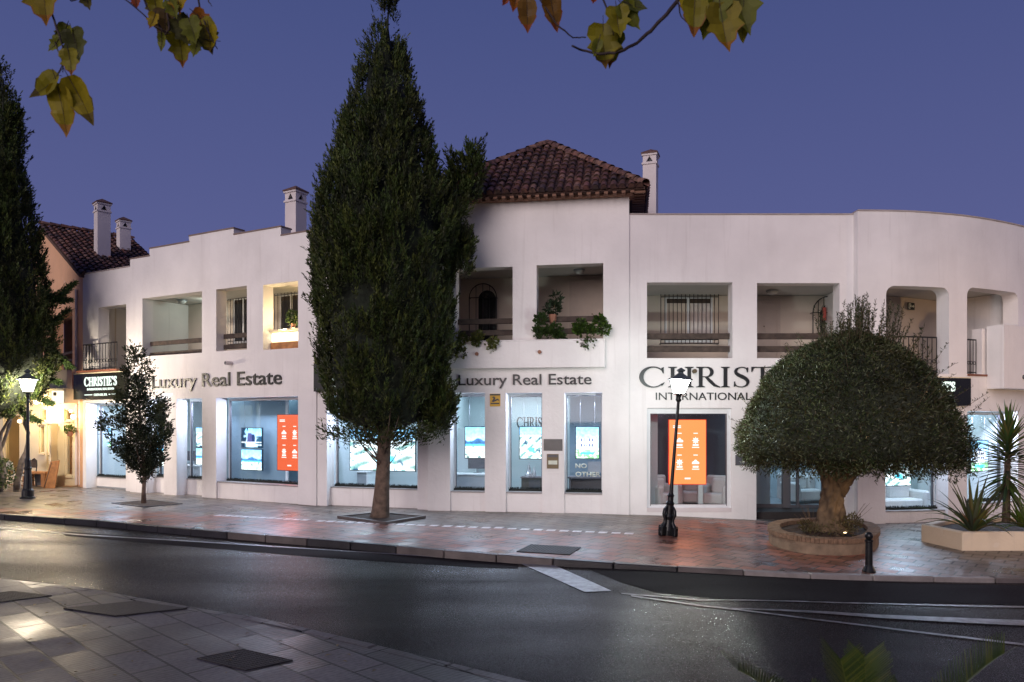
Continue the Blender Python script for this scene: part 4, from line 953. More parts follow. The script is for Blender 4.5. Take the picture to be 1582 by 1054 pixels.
def serif_text(body, name, sec, u0, vt, u1, vb, t, m, depth=.03, parent=None, ref=None, fat=0, letters=False):
    x = 0; polys = []; own = []
    for k_, ch in enumerate(body):
        P_, ad = gly(ch); polys += [[(px+x, py) for px, py in p_] for p_ in P_]; own += [k_]*len(P_); x += ad+.02
    xm = x-.1; s2 = sec.off(t); q0 = s2.hit(u0, vt)[0]; q1 = s2.hit(u1, vt)[0]; ur = u1 if ref is None else ref; zt_ = s2.hit(ur, vt)[1]; zb_ = s2.hit(ur, vb)[1]
    root = thing(name, None, None, sec.P((q0+q1)/2, zb_, t)) if letters else None
    mb = MB()
    for i, p_ in enumerate(polys):
        if letters and i and own[i] != own[i-1]: mb.out('letter', m, root); mb = MB()
        pp = [(q0+a/xm*(q1-q0), zb_+b*(zt_-zb_)) for a, b in p_]
        if fat:
            cx = sum(a for a, b in pp)/len(pp); cy = sum(b for a, b in pp)/len(pp); pp = [(a+math.copysign(fat, a-cx), b+math.copysign(fat, b-cy)) for a, b in pp]
        dd = depth+.0006*(i % 7); n = len(pp)
        a = [mb.bm.verts.new(sec.P(q, z, t-dd)) for q, z in pp]; b = [mb.bm.verts.new(sec.P(q, z, t)) for q, z in pp]
        try:
            mb.bm.faces.new(a)
            for k in range(n): mb.bm.faces.new([a[k], a[(k+1) % n], b[(k+1) % n], b[k]])
        except ValueError: pass
    if letters: mb.out('letter', m, root); return root
    return mb.out(name, m, parent)
tag(sans('Luxury Real Estate', 'wall_lettering', B, 236, 570, 436, 593.5, -.003, 'black', 0.035, bold=.006, ref=436, letters=True), 'dark raised lettering reading Luxury Real Estate above the windows left of the tall cypress', 'lettering')
tag(sans('Luxury Real Estate', 'wall_lettering', D, 708.5, 577, 914, 594.5, -.003, 'black', .03, bold=.006, ref=830, letters=True), 'black lettering reading Luxury Real Estate under the tower balcony', 'lettering')
tag(serif_text("CHRISTIE'S", 'serif_lettering', E, 989, 567, 1286, 598.5, -.003, 'black', .03, ref=1100, letters=True), 'large dark serif lettering on the white wall behind the leaning street lamp', 'lettering')
tag(sans('INTERNATIONAL REAL ESTATE', 'small_wall_lettering', E, 1013, 606, 1277, 618, -.003, 'black', .02, ref=1100, letters=True), 'thin capital lettering reading INTERNATIONAL REAL ESTATE above the framed shop window', 'lettering')
def box_sign(sec, u0, u1, vt, vb, ref, label, lx0, lx1, t=-.003, dpt=.16, top=True):
    q0 = sec.hit(u0, vt)[0]; q1 = sec.hit(u1, vt)[0]; zt_ = sec.hit(ref, vt)[1]; zb_ = sec.hit(ref, vb)[1]
    b = thing('illuminated_sign', label, 'shop sign', sec.P((q0+q1)/2, zb_, 0))
    mb = MB(); sbox(mb, sec, q0, q1, zb_, zt_, -dpt, t); mb.out('sign_box', 'signblack', b, bevel=.004 if not isinstance(sec, Curve) else 0)
    mb = MB(); sbox(mb, sec, q0, q1, zt_+.002, zt_+.03, -dpt-.01, t); mb.out('top_cap', 'cream', b)
    h = vb-vt
    serif_text("CHRISTIE'S", 'lit_lettering', sec, lx0, vt+h*.13, lx1, vt+h*.47, -dpt-.001, 'letterlit', .015, b, ref=ref, fat=.006)
    w = lx1-lx0
    sans('INTERNATIONAL REAL ESTATE', 'lit_lettering', sec, lx0+w*.08, vt+h*.55, lx1-w*.07, vt+h*.64, -dpt-.001, 'letterlit', .01, b, bold=.01, ref=ref)
    sans('COSTA DEL SOL', 'lit_lettering', sec, lx0+w*.29, vt+h*.77, lx1-w*.29, vt+h*.86, -dpt-.001, 'letterlit', .01, b, bold=.01, ref=ref)
    mb = MB(); s2 = sec.off(-dpt)
    for a, c in ((lx0, lx0+w*.24), (lx1-w*.24, lx1)):
        qa, qb = s2.hit(a, vt)[0], s2.hit(c, vt)[0]; z = s2.hit(ref, vt+h*.815)[1]; sbox(mb, sec, qa, qb, z-.014, z+.014, -dpt-.01, -dpt-.001)
    mb.out('lit_bar', 'letterlit', b)
    return b
box_sign(A, 121, 199, 575, 616, 199, 'black illuminated sign box with white letters at the left end of the white facade', 131, 180)
box_sign(Cc, 489, 590, 561, 605, 520, 'black illuminated sign box half hidden behind the tall cypress', 500, 580, dpt=.14)
box_sign(FF, 1392, 1493, 585, 627, 1480, 'black illuminated sign box half hidden behind the olive tree crown', 1404, 1473, dpt=.12)
# plates, alarm sign, intercom
flat_sign('steel_plate', D, 840, 678.5, 869, 696.5, -.002, 'plate', 'dark grey blank plate on the pier between two narrow windows', 'plate')
s, q0, z0, q1, z1 = flat_sign('intercom', D, 845, 701.5, 863, 724, -.002, 'bronze', 'bronze intercom panel below the grey plate on the pier', 'intercom')
mb = MB(); sbox(mb, D, q0+.02, q1-.02, z0+(z1-z0)*.78, z1-.02, -.022, -.0175); mb.out('camera_slot', 'idark', s)
mb = MB(); sbox(mb, D, q0+.035, q1-.03, z0+(z1-z0)*.28, z0+(z1-z0)*.55, -.022, -.0175); mb.out('name_card', 'pale', s)
s, q0, z0, q1, z1 = flat_sign('alarm_sign', D, 757, 608.5, 773, 628, -.002, 'yellow', 'small yellow and black alarm sign on the pier left of the second window', 'sign')
w_, h_ = q1-q0, z1-z0; gy = [[(.0, .86), (1, .86), (1, .98), (0, .98)], [(.08, .18), (.92, .18), (.92, .28), (.08, .28)], [(.15, .40), (.35, .34), (.8, .50), (.85, .42), (.95, .42), (.8, .62), (.45, .52), (.55, .66), (.4, .8), (.2, .72), (.35, .66), (.3, .52)]]
for k, pp in enumerate(gy): polysign(D, [(q0+w_*a, z0+h_*b) for a, b in pp], 'black', 'print', s, -.018-.001*k)
s, q0, z0, q1, z1 = flat_sign('plaque', E, 1136, 703, 1164, 719, -.002, 'idark', 'dark rectangular plaque on the pier left of the glass entrance', 'plaque')
mb = MB()
for k, wd in enumerate((.3, .4, .25)): c = (q0+q1)/2; z = z0+(z1-z0)*(.65-.17*k); sbox(mb, E, c-wd*.2, c+wd*.2, z, z+.012, -.020, -.0175)
mb.out('engraving', 'plate', s)
s = sans('NO', 'glass_lettering', D, 889, 716, 906.5, 723.5, .325, 'pale', .003, bold=.015); s2_ = sans('OTHER', 'lettering_line', D, 889, 729, 928, 736.5, .325, 'pale', .003, bold=.015)
s2_.parent = s; tag(s, 'white window lettering reading NO OTHER low on the narrow window', 'lettering')
tag(serif_text("CHRISTIE'S", 'indoor_serif_lettering', D, 799, 645, 866, 661, .95, 'cab', .02, ref=830, fat=.006), 'dark serif lettering hanging inside the middle narrow window', 'lettering')
# ------------------------------------------------------------------ screens
def picture(kind, nx, ny):
    r = np.random.RandomState(abs(hash(kind)) % 1000 if False else sum(map(ord, kind))); y, x = np.mgrid[0:ny, 0:nx]; X = (x+.5)/nx; Y = (y+.5)/ny
    img = np.ones((ny, nx, 3))*.9
    def put(mask, c): img[mask] = c
    sky_ = np.stack([.55+.35*Y, .82+.1*Y, 1+0*Y], -1); img[:] = sky_
    k_ = r.rand(ny+4, nx+4); nz = sum(k_[a:a+ny, b:b+nx] for a in range(4) for b in range(4))/16; nz = np.clip((nz-.5)*3.2+.5, 0, 1)
    if kind.startswith('villa'):
        put(Y > .72, (.55, .85, .55)); put((Y > .72) & (nz > .6), (.9, 1, .95))
        put((X > .15) & (X < .85) & (Y > .34) & (Y < .74), (.95, .97, 1)); put((abs(X-.5) < (Y-.18)*1.6) & (Y > .22) & (Y < .36), (.72, .80, .95))
        for wx in (.24, .36, .48, .6, .72):
            for wy in (.42, .58): put((abs(X-wx) < .03) & (abs(Y-wy) < .05), (.12, .22, .45))
        put((Y > .80) & (Y < .88) & (X > .2) & (X < .8), (.3, .75, 1))
    elif kind.startswith('coast'):
        put(Y > .45, (.35, .75, .95)); put((Y > .42+.06*np.sin(X*9)) & (Y < .55), (.25, .42, .62)); put(Y > .62, (.9, .93, .9)); put((Y > .62) & (nz > .72), (.35, .45, .45)); put((Y > .8) & (Y < .86), (.75, .95, 1))
    elif kind.startswith('aerial'):
        put(Y > .25, (.85, .9, .92)); put((Y > .3) & (np.sin(X*14+Y*21) > .5), (.45, .62, .60)); put((Y > .2) & (nz > .8), (.12, .28, .38)); put((np.sin(X*6-Y*17) > .82) & (Y > .35), (.98, 1, 1)); put((abs(X-.55) < .14) & (abs(Y-.72) < .07), (.35, .85, 1))
    elif kind.startswith('towers'):
        put(Y > .8, (.75, .9, .98)); put(X < .25*nz+.08, (.05, .16, .25)); put((abs(X-.42) < .07+.1*Y) & (Y > .25) & (Y < .75), (.30, .30, .50)); put((abs(X-.60) < .05+.05*Y) & (Y > .3) & (Y < .75), (.10, .18, .35)); put((X > .85-.2*nz) & (Y > .4), (.15, .3, .4))
        put((Y > .72) & (Y < .77), (1, 1, 1)); put((Y > .86) & (Y < .90) & (X > .25), (1, 1, 1))
    img = (img*(.85+.3*nz[..., None]))**2.2; g_ = img.copy(); g_[1:-1, 1:-1] = (img[1:-1, 1:-1]*2+img[:-2, 1:-1]+img[2:, 1:-1]+img[1:-1, :-2]+img[1:-1, 2:])/6; return g_
def screen(sec, u0, v0, u1, v1, t, kind, label, frame=.02, legs=False, group=None, nx=44, back=True):
    s2 = sec.off(t); q0, _ = s2.hit(u0, v0); q1, _ = s2.hit(u1, v0); um = (u0+u1)/2; z1 = s2.hit(um, v0)[1]; z0 = s2.hit(um, v1)[1]
    th = thing('display_screen', label, 'screen', sec.P((q0+q1)/2, z0, t), 0, group)
    mb = MB(); sbox(mb, sec, q0-frame, q1+frame, z0-frame, z1+frame, t+.003, t+.05); mb.out('casing', 'scrframe', th)
    ny = max(8, int(nx*(z1-z0)/(q1-q0))); img = picture(kind, nx, ny); P4, cl = [], []
    for j in range(ny):
        for i in range(nx):
            a, b = q0+(q1-q0)*i/nx, q0+(q1-q0)*(i+1)/nx; c, d = z1-(z1-z0)*(j+1)/ny, z1-(z1-z0)*j/ny
            P4.append([list(sec.P(a, c, t)), list(sec.P(b, c, t)), list(sec.P(b, d, t)), list(sec.P(a, d, t))]); cl.append(img[j, i])
    quads_mesh('display', P4, cl, 'photo', th)
    if not legs:
        MB().tube([sec.P(q0+.1, z1+frame, t+.03), sec.P(q0+.1, 3.05 if not isinstance(sec, Curve) else 2.8, t+.03)], .004, 4).out('hanging_cable', 'alu', th)
        MB().tube([sec.P(q1-.1, z1+frame, t+.03), sec.P(q1-.1, 3.05 if not isinstance(sec, Curve) else 2.8, t+.03)], .004, 4).out('hanging_cable', 'alu', th)
    return th
screen(A, 159, 662, 171, 690, .8, 'villa1', 'small bright screen in the leftmost shop window behind the small tree')
screen(B, 238, 661, 262, 720, .8, 'coast1', 'bright screen glimpsed beside the small tree trunk')
screen(B, 303, 661, 330, 690, .8, 'aerial1', 'upper bright screen cut off by the pier in the narrow window')
screen(B, 303, 693, 330, 718, .8, 'coast2', 'lower bright screen cut off by the pier in the narrow window')
screen(B, 373, 662, 404, 691, .8, 'towers', 'upper small screen showing towers in the wide left window')
screen(B, 373, 695, 404, 726, .8, 'coast3', 'lower pale screen showing a coast in the wide left window')
screen(Cc, 541, 664, 641, 727, .75, 'aerial2', 'large wide screen behind the trunk of the tall cypress', nx=64)
screen(D, 719, 660, 757, 707.5, .72, 'coast4', 'pale screen in the first narrow window right of the cypress')
screen(D, 803, 660, 836.5, 708.5, .75, 'aerial3', 'bright screen in the middle narrow window under the dark lettering')
screen(D, 890, 660, 925, 708, .60, 'villa2', 'bright screen showing a house above the white window lettering')
screen(FF, 1371, 700, 1415, 750, .75, 'aerial4', 'screen below the olive tree crown in the curved window')
screen(FF, 1495, 681, 1504, 727, .62, 'coast5', 'narrow bright screen beside the pier in the rightmost window')
screen(FF, 1510, 681, 1536, 727, .62, 'villa3', 'bright screen showing a building in the rightmost window')
def weather(sec, u0, v0, u1, v1, t, m, label, posts):
    s2 = sec.off(t); q0, _ = s2.hit(u0, v0); q1, _ = s2.hit(u1, v0); um = (u0+u1)/2; z1 = s2.hit(um, v0)[1]; z0 = s2.hit(um, v1)[1]; w, h = q1-q0, z1-z0
    th = thing('weather_screen', label, 'screen', sec.P((q0+q1)/2, z0, t))
    mb = MB(); sbox(mb, sec, q0-.015, q1+.015, z0-.015, z1+.015, t+.003, t+.06); mb.out('casing', 'redrim' if posts else 'scrframe', th)
    mb = MB(); sbox(mb, sec, q0, q1, z0, z1, t, t+.0025); mb.out('display', m, th)
    P = lambda a, b: (q0+w*a, z0+h*b); mb = MB()
    def bx(a, b, c, d): sbox(mb, sec, q0+w*a, q0+w*c, z0+h*b, z0+h*d, t-.003, t-.001)
    bx(.10, .90, .32, .915); bx(.10, .875, .32, .89)
    for cx, cy, sun in ((.28, .68, 0), (.72, .68, 1), (.28, .34, 1), (.72, .34, 0)):
        bx(cx-.06, cy+.105, cx+.06, cy+.12); bx(cx-.08, cy-.085, cx+.08, cy-.055); bx(cx-.10, cy-.115, cx+.10, cy-.10)
        k = 16; R0 = w*.07
        if sun:
            pts_ = [(q0+w*cx+(R0*(1.5 if i % 2 == 0 else .85))*math.cos(math.pi*i/8), z0+h*cy+(R0*(1.5 if i % 2 == 0 else .85))*math.sin(math.pi*i/8)) for i in range(16)]
        else:
            pts_ = [(q0+w*cx+R0*a, z0+h*cy+R0*b) for a, b in ((-1.4, -.7), (1.3, -.7), (1.5, -.2), (1.1, .3), (.7, .35), (.3, 1.0), (-.3, 1.05), (-.7, .5), (-1.2, .3), (-1.5, -.3))]
        n = len(pts_); vs = [mb.bm.verts.new(sec.P(a, b, t-.002)) for a, b in pts_]; mb.bm.faces.new(vs)
    bx(.42, .075, .58, .10)
    mb.out('display_graphics', 'scrw', th)
    if posts:
        for a in (.12, .80): mb = MB(); sbox(mb, sec, q0+w*a, q0+w*(a+.12), .05, z0-.016, t+.01, t+.05); mb.out('post', 'sofa', th)
    return th
weather(B, 428.5, 641, 466, 727, .62, 'orange', 'orange weather screen at the right side of the wide left window', False)
weather(E, 1034, 649, 1090.5, 748, .42, 'orange2', 'bright orange weather screen on two white posts in the framed window', True)
area('orange_screen_light', E.P(E.hit(1062, 700)[0], 1.6, .40), E.P(E.hit(1062, 700)[0], 1.2, -2), .8, 1.4, 9, (1, .16, .07))
qo = B.off(.6).hit(446, 700)[0]; area('orange_screen_light', B.P(qo, 1.45, .60), B.P(qo-.5, 1.2, -2), .6, 1.4, 22, (1, .16, .07))
# ------------------------------------------------------------------ shop furniture
def soft(mb, c, d, rz): mb.box(c, d, rz)
def sofa(name, label, sec, u, t, w, z0, cat='sofa', m='sofa', rot=0):
    s2 = sec.off(t); q = s2.hit(u, 700)[0]; p = sec.P(q, z0, t); rz = (sec.rz if not isinstance(sec, Curve) else 0)+rot
    th = thing(name, label, cat, p, rz)
    MB().box((0, 0, .22), (w-.3, .7, .28)).out('seat', m, th, local=True, bevel=.04)
    MB().box((0, .36, .42), (w, .2, .72)).out('backrest', m, th, local=True, bevel=.05)
    for s_ in (-1, 1): MB().box((s_*(w/2-.08), -.02, .31), (.17, .74, .52)).out('armrest', m, th, local=True, bevel=.05)
    n = max(1, int(w/.7))
    for i in range(n): MB().box(((i-(n-1)/2)*(w-.36)/n, .18, .52), ((w-.4)/n, .18, .38)).out('cushion', m, th, local=True, bevel=.05)
    for x in (-1, 1):
        for y in (-.28, .3): MB().box((x*(w/2-.1), y, .035), (.05, .05, .07)).out('leg', 'idark', th, local=True)
    return th
sofa('sofa', 'white sofa seen through the glass entrance beside the trunk', E, 1252, 2.6, 1.5, 0, rot=.3)
sofa('sofa', 'long white sofa behind the curved window right of the olive trunk', FF, 1393, 1.6, 1.7, -.15, rot=.2)
sofa('armchair', 'white armchair at the left foot of the framed window', E, 1022, 1.6, .8, 0, 'armchair', rot=.5)
sofa('armchair', 'white armchair behind the posts of the orange screen', E, 1068, 2.0, .8, 0, 'armchair', rot=-.2)
sofa('armchair', 'white armchair at the right edge of the framed window', E, 1108, 1.5, .8, 0, 'armchair', rot=-.6)
s2 = D.off(.9); q = s2.hit(826, 720)[0]; p = D.P(q, .05, .9); th = thing('cabinet', 'dark green low cabinet inside the middle narrow window', 'cabinet', p, D.rz)
MB().box((0, 0, .36), (.62, .4, .72)).out('body', 'cab', th, local=True, bevel=.01); MB().box((0, 0, .735), (.66, .44, .025)).out('top', 'idark', th, local=True); MB().box((.02, -.204, .36), (.28, .008, .62)).out('door', 'scrframe', th, local=True); MB().box((.13, -.215, .4), (.012, .02, .12)).out('handle', 'alu', th, local=True)
th = thing('ornament', 'silver spired ornament standing on the dark green cabinet', 'ornament', (p.x-.14, p.y+.05, p.z+.75), D.rz)
MB().lathe([(.10, 0), (.09, .06), (.05, .12), (.035, .22), (.012, .30), (.002, .36)], (0, 0, 0), 8).out('spire', 'clear', th, local=True); MB().lathe([(.06, 0), (.05, .08), (.02, .18), (.002, .24)], (.13, 0, 0), 8).out('spire', 'clear', th, local=True)
s2 = D.off(1.2); q = s2.hit(912, 720)[0]; p = D.P(q, .05, 1.2); th = thing('desk', 'dark desk with screen behind the white window lettering', 'desk', p, D.rz)
MB().box((0, 0, .72), (1.1, .5, .04)).out('desktop', 'idark', th, local=True)
for x in (-.5, .5): MB().box((x, 0, .35), (.04, .46, .7)).out('leg', 'idark', th, local=True)
MB().box((0, .2, .4), (.96, .02, .55)).out('modesty_panel', 'idark', th, local=True)
th = thing('monitor', 'small grey monitor on the dark desk', 'monitor', (p.x+.15, p.y, p.z+.742), D.rz)
MB().box((0, 0, .24), (.42, .03, .27)).out('display', 'alu', th, local=True); MB().box((0, .02, .06), (.05, .03, .12)).out('stand', 'alu', th, local=True); MB().box((0, 0, .006), (.2, .14, .012)).out('foot', 'alu', th, local=True)
s2 = FF.off(1.6); q = s2.hit(1508, 700)[0]; mb = MB(); p = FF.P(q, -.15, 2.2); th = thing('bookshelf', 'white shelf with small boxes at the back of the rightmost window', 'shelf', p, .5)
for z in (.02, .6, 1.2, 1.95, 2.5): MB().box((0, 0, z), (1.3, .3, .03)).out('shelf', 'iwhite', th, local=True)
for x in (-.65, .65): MB().box((x, 0, 1.26), (.03, .3, 2.5)).out('side_panel', 'iwhite', th, local=True)
MB().box((0, .14, 1.26), (1.3, .02, 2.5)).out('back_panel', 'iwall', th, local=True)
b1 = MB().box((-.2, 0, 2.10), (.16, .16, .2)).out('storage_box', 'sofa', None, local=True); b1.parent = None
b1.location = p; b1.rotation_euler = (0, 0, .5); tag(b1, 'small white box standing on the upper shelf of the rightmost window', 'box')
#PART2
# ------------------------------------------------------------------ left house
HS = thing('peach_house', 'peach stucco house with a tiled gable roof and lit shopfront at the left end', 'house', (-14.2, 25.5, 0))
cor = Vector((-14.12, 24.52)); dd = Vector((-.7, .714)).normalized()
G = Sec(cor-dd*-10.2, cor)
qr, zr_ = G.hit(58, 352)[0], pix(60, 352, 28).z+.1
qe, ze_ = G.L, pix(120, 424, 24.5).z+.12
lp = [(0, -.5), (G.L, -.5), (G.L, ze_-.12), (G.L-5.1, zr_-.12), (0, ze_-.12)]
hq0, hz1 = G.hit(84, 492); hq1, hz0 = G.hit(112, 573)
wall(G, lp, [[(hq0, hz0), (hq1, hz0), (hq1, hz1), (hq0, hz1)]], .3, 'wall', 'peach', HS)
mb = MB(); sbox(mb, G, hq0-2.5, G.L-.02, hz0-.4, hz1+.4, .9, 1.0); sbox(mb, G, hq0-2.5, G.L-.02, hz1+.1, hz1+.2, .31, .9); mb.out('recess_wall', 'beige', HS)
mb = MB(); sbox(mb, G, hq0, hq1, hz0+.35, hz0+.43, .05, .1); sbox(mb, G, hq0, hq1, hz0+.62, hz0+.70, .05, .1); mb.out('balcony_rail', 'wood', HS)
rd = Vector((.714, .7)); quads, cols = [], []
e0 = G.P(G.L+.25, ze_-.15, -.18); e1 = e0+V(rd.x, rd.y, 0)*3.3; t0_ = G.P(G.L-5.1, zr_, -.18); t1_ = t0_+V(rd.x, rd.y, 0)*3.3
tiled_face(quads, cols, e0, e1, [t0_, t1_], None)
f0 = G.P(-.25, ze_-.15, -.18); f1 = f0+V(rd.x, rd.y, 0)*3.3
tiled_face(quads, cols, f1, f0, [t1_, t0_], None, w=.3)
ridge_tiles(quads, cols, t0_+V(0, 0, .03), t1_+V(0, 0, .03))
quads_mesh('roof', [[list(p) for p in q] for q in quads], cols, 'tile', HS)
bm = bmesh.new(); vs = [bm.verts.new(p-V(0, 0, .02)) for p in (e0, e1, t1_, t0_, f1, f0)]
bm.faces.new([vs[0], vs[1], vs[2], vs[3]]); bm.faces.new([vs[3], vs[2], vs[4], vs[5]])
v2 = [bm.verts.new(p-V(0, 0, .12)) for p in (e0, e1, t1_, t0_, f1, f0)]
bm.faces.new([v2[0], v2[1], v2[2], v2[3]]); bm.faces.new([v2[3], v2[2], v2[4], v2[5]])
for a, b in ((0, 3), (3, 5), (0, 1), (1, 2), (2, 4)): bm.faces.new([vs[a], vs[b], v2[b], v2[a]])
from_bm('roof_deck', bm, mat('roof_mortar2', (.12, .07, .05), .9), HS)
p = pix(158, 380, 26.9); chimney((p.x, p.y, 0), .43, p.z-.8, pix(158, 305, 26.9).z-.18, R(45), HS)
p = pix(191, 370, 28.6); chimney((p.x, p.y, 0), .39, p.z-.8, pix(191, 333, 28.6).z-.18, R(45), HS)
G2 = Sec(up(-70, 26.5), up(121, 25.0))
def r2(u0, v0, u1, v1): q0, z1 = G2.hit(u0, v0); q1, z0 = G2.hit(u1, v1); return q0, z0, q1, z1
hl = {'a': r2(60.5, 631, 71, 654), 'b': r2(60, 657, 68.5, 701), 'c': r2(99, 631, 111, 650), 'd': r2(99.5, 657, 112, 736), 'e': r2(72, 655, 87, 760), 'g': r2(5, 640, 30, 735)}
hl['e'] = (hl['e'][0], .02, hl['e'][2], hl['e'][3])
wall(G2, [(0, -.5), (G2.L, -.5), (G2.L, 3.0), (0, 3.0)], [loop4(r) for r in hl.values()], .22, 'shopfront_wall', 'cream', HS)
for k, r in hl.items():
    q0, z0, q1, z1 = r
    if k == 'e': continue
    mb = MB(); f = .05
    for a, b, c, d in ((q0, q0+f, z0, z1), (q1-f, q1, z0, z1), (q0+f, q1-f, z0, z0+f), (q0+f, q1-f, z1-f, z1)): sbox(mb, G2, a, b, c, d, .04, .12)
    w_ = mb.out('window', 'cream', HS); mb = MB(); sbox(mb, G2, q0+f, q1-f, z0+f, z1-f, .10, .105); mb.out('pane', 'glass', w_)
    mb = MB(); sbox(mb, G2, q0-.02, q1+.02, z0-.05, z0-.002, -.05, .10); mb.out('sill', 'cream', w_)
mb = MB(); sbox(mb, G2, 1.5, G2.L-.02, -.1, 3.0, 1.9, 2.0); mb.out('shop_back_wall', mat('warm_wall', (.62, .46, .24), .8), HS)
mb = MB(); sbox(mb, G2, 0, G2.L-.02, -.15, .015, -.3, 1.9); mb.out('shop_floor', mat('warm_floor', (.35, .2, .1), .4), HS)
mb = MB(); sbox(mb, G2, 0, G2.L, 2.86, 2.95, .23, 1.9); mb.out('shop_ceiling', 'cream', HS)
mb = MB(); sbox(mb, G2, G2.L-.1, G2.L, 0, 2.85, .23, 1.9); sbox(mb, G2, 1.2, 1.3, 0, 2.85, .23, 1.9); mb.out('shop_side_wall', 'cream', HS)
area('shop_ceiling_light', G2.P(G2.L-1.2, 2.8, 1.0), G2.P(G2.L-1.2, 0, 1.0), 2.0, .8, 60, (1, .74, .32))
# doors: closed white leaf and an open leaf
q0, z0, q1, z1 = hl['e']
mb = MB(); sbox(mb, G2, q0, q1, z0, z1, .05, .10); d_ = mb.out('door', 'cream', HS)
mb = MB(); sbox(mb, G2, q0+.08, q1-.08, 1.0, z1-.12, .04, .049); mb.out('door_panel', 'white', d_); mb = MB(); sbox(mb, G2, q0+.08, q1-.08, .15, .85, .04, .049); mb.out('door_panel', 'white', d_)
MB().tube([G2.P(q0+.06, 1.0, .0), G2.P(q0+.06, 1.0, .06)], .02, 8).out('handle', 'bronze', d_)
pA = G2.P(G2.hit(88.5, 700)[0], 0, -.02); pB = pA+V(.16, -.62, 0)
n_ = V(.62, .16, 0).normalized()*.02
mb = MB().hexa([pA-n_+V(0, 0, .05), pB-n_+V(0, 0, .05), pB+n_+V(0, 0, .05), pA+n_+V(0, 0, .05), pA-n_+V(0, 0, 2.1), pB-n_+V(0, 0, 2.1), pB+n_+V(0, 0, 2.1), pA+n_+V(0, 0, 2.1)]); d_ = mb.out('door', 'cream', HS)
# canopy and balcony above the shopfront
q0 = G2.hit(52, 620)[0]; zc0 = G2.hit(90, 624)[1]; zc1 = G2.hit(90, 602)[1]
pl = [G2.P(G2.L+.15, 0, .1), G2.P(G2.L+.15, 0, -.75)]+[G2.P(q0+.7-.7*math.sin(a), 0, -.05-.70*math.cos(a)) for a in [math.pi/2*k/6 for k in range(7)]]+[G2.P(q0, 0, .1)]
MB().prism([(p.x, p.y) for p in pl], zc0, zc1).out('canopy', 'cream', HS)
mb = MB(); sbox(mb, G2, G2.hit(94, 600)[0], G2.L+.1, zc1+.003, G2.hit(100, 574)[1], -.55, -.35); mb.out('balcony_parapet', 'chim', HS)
mb = MB(); sbox(mb, G2, 0, G2.L, 3.003, G2.hit(60, 576)[1], -.0, .22); mb.out('upper_wall', 'peach', HS)
pts_ = [G2.P(G2.L-.02, z, -.06) for z in (0.05, 2, 4, 5.5, 6.6)]; MB().tube(pts_, .045, 8).out('downpipe', 'chim', HS)
pts_ = [G2.P(G2.L+.18, z, -.12) for z in (0.05, 2, 3.5)]; MB().tube(pts_, .03, 8).out('downpipe', 'chim', HS)
ls = thing('lit_sign_box', 'small glowing white sign box with a dark panel on the canopy of the warm shop', 'sign', G2.P(G2.hit(89, 610)[0], zc0, -.8))
sg = Sec(G2.a+G2.n*-.80, G2.b+G2.n*-.80); a0, zt_ = sg.hit(83, 604); a1, zb_ = sg.hit(97, 623)
mb = MB(); sbox(mb, sg, a0, a1, zb_, zt_, -.08, .04); mb.out('light_box', emit('lit_box_glow', (1, .90, .68), 1.5), ls); mb = MB(); sbox(mb, sg, a0+.08, a0+.20, zt_-.16, zt_-.05, -.09, -.081); mb.out('panel', 'bronze', ls)
def bulb_lamp(u, v, Y, r, label, power, name='hanging_bulb', cat='lamp', col=(1, .72, .38)):
    p = pix(u, v, Y); th = thing(name, label, cat, p)
    MB().lathe([(.001, -r), (r*.7, -r*.7), (r, 0), (r*.7, r*.7), (.02, r)], p, 12).out('bulb', 'bulby', th, smooth=True)
    MB().lathe([(.03, r), (.035, r+.05), (.015, r+.08)], p, 10).out('socket', 'bronze', th)
    point(name+'_light', p+V(0, -r-.08, 0), power, col, .05); return th
bulb_lamp(66, 612, 24.4, .07, 'amber bulb hanging right of the left street lamp near the canopy', 12); bulb_lamp(56, 620, 24.5, .10, 'brightest amber bulb hanging just right of the left street lamp', 16); bulb_lamp(53, 610, 24.7, .06, 'small amber bulb hanging close behind the left lantern', 8)
bulb_lamp(113, 644, 24.75, .08, 'amber wall lamp beside the shop window at the end of the white facade', 22, 'wall_lamp'); bulb_lamp(30, 651, 25.3, .06, 'small amber lamp low behind the twisted vine trunks', 10)
point('canopy_light', G2.P(G2.hit(84, 640)[0], 2.55, -.45), 100, (1, .74, .36), .08)
# things before the warm shop
p = pix(60, 747, 24.9); th = thing('wooden_bench', 'warm wooden box bench beside the closed white shop door', 'bench', (p.x, p.y, 0), -.15)
MB().box((0, 0, .46), (.85, .45, .07)).out('seat', 'woodw', th, local=True, bevel=.01)
for x in (-.39, .33): MB().box((x, 0, .215), (.14 if x > 0 else .07, .43, .42)).out('side_panel', 'woodw', th, local=True)
MB().box((0, .19, .215), (.6, .03, .42)).out('back_panel', 'idark', th, local=True)
p = pix(80, 752, 24.3); th = thing('menu_board', 'tall brown wooden board leaning against the shop door', 'board', (p.x, p.y, 0), -.1)
mb = MB(); mb.hexa([V(-.22, -.12, 0), V(.18, -.12, 0), V(.18, -.08, 0), V(-.22, -.08, 0), V(-.12, .10, .86), V(.18, .10, .90), V(.18, .14, .90), V(-.12, .14, .86)]); mb.out('board', 'woodw', th, local=True)
mb = MB(); mb.hexa([V(-.19, -.125, .03), V(-.16, -.125, .03), V(-.16, -.115, .03), V(-.19, -.115, .03), V(-.09, .09, .83), V(-.06, .09, .83), V(-.06, .10, .83), V(-.09, .10, .83)]); mb.out('edge_strip', 'wood', th, local=True)
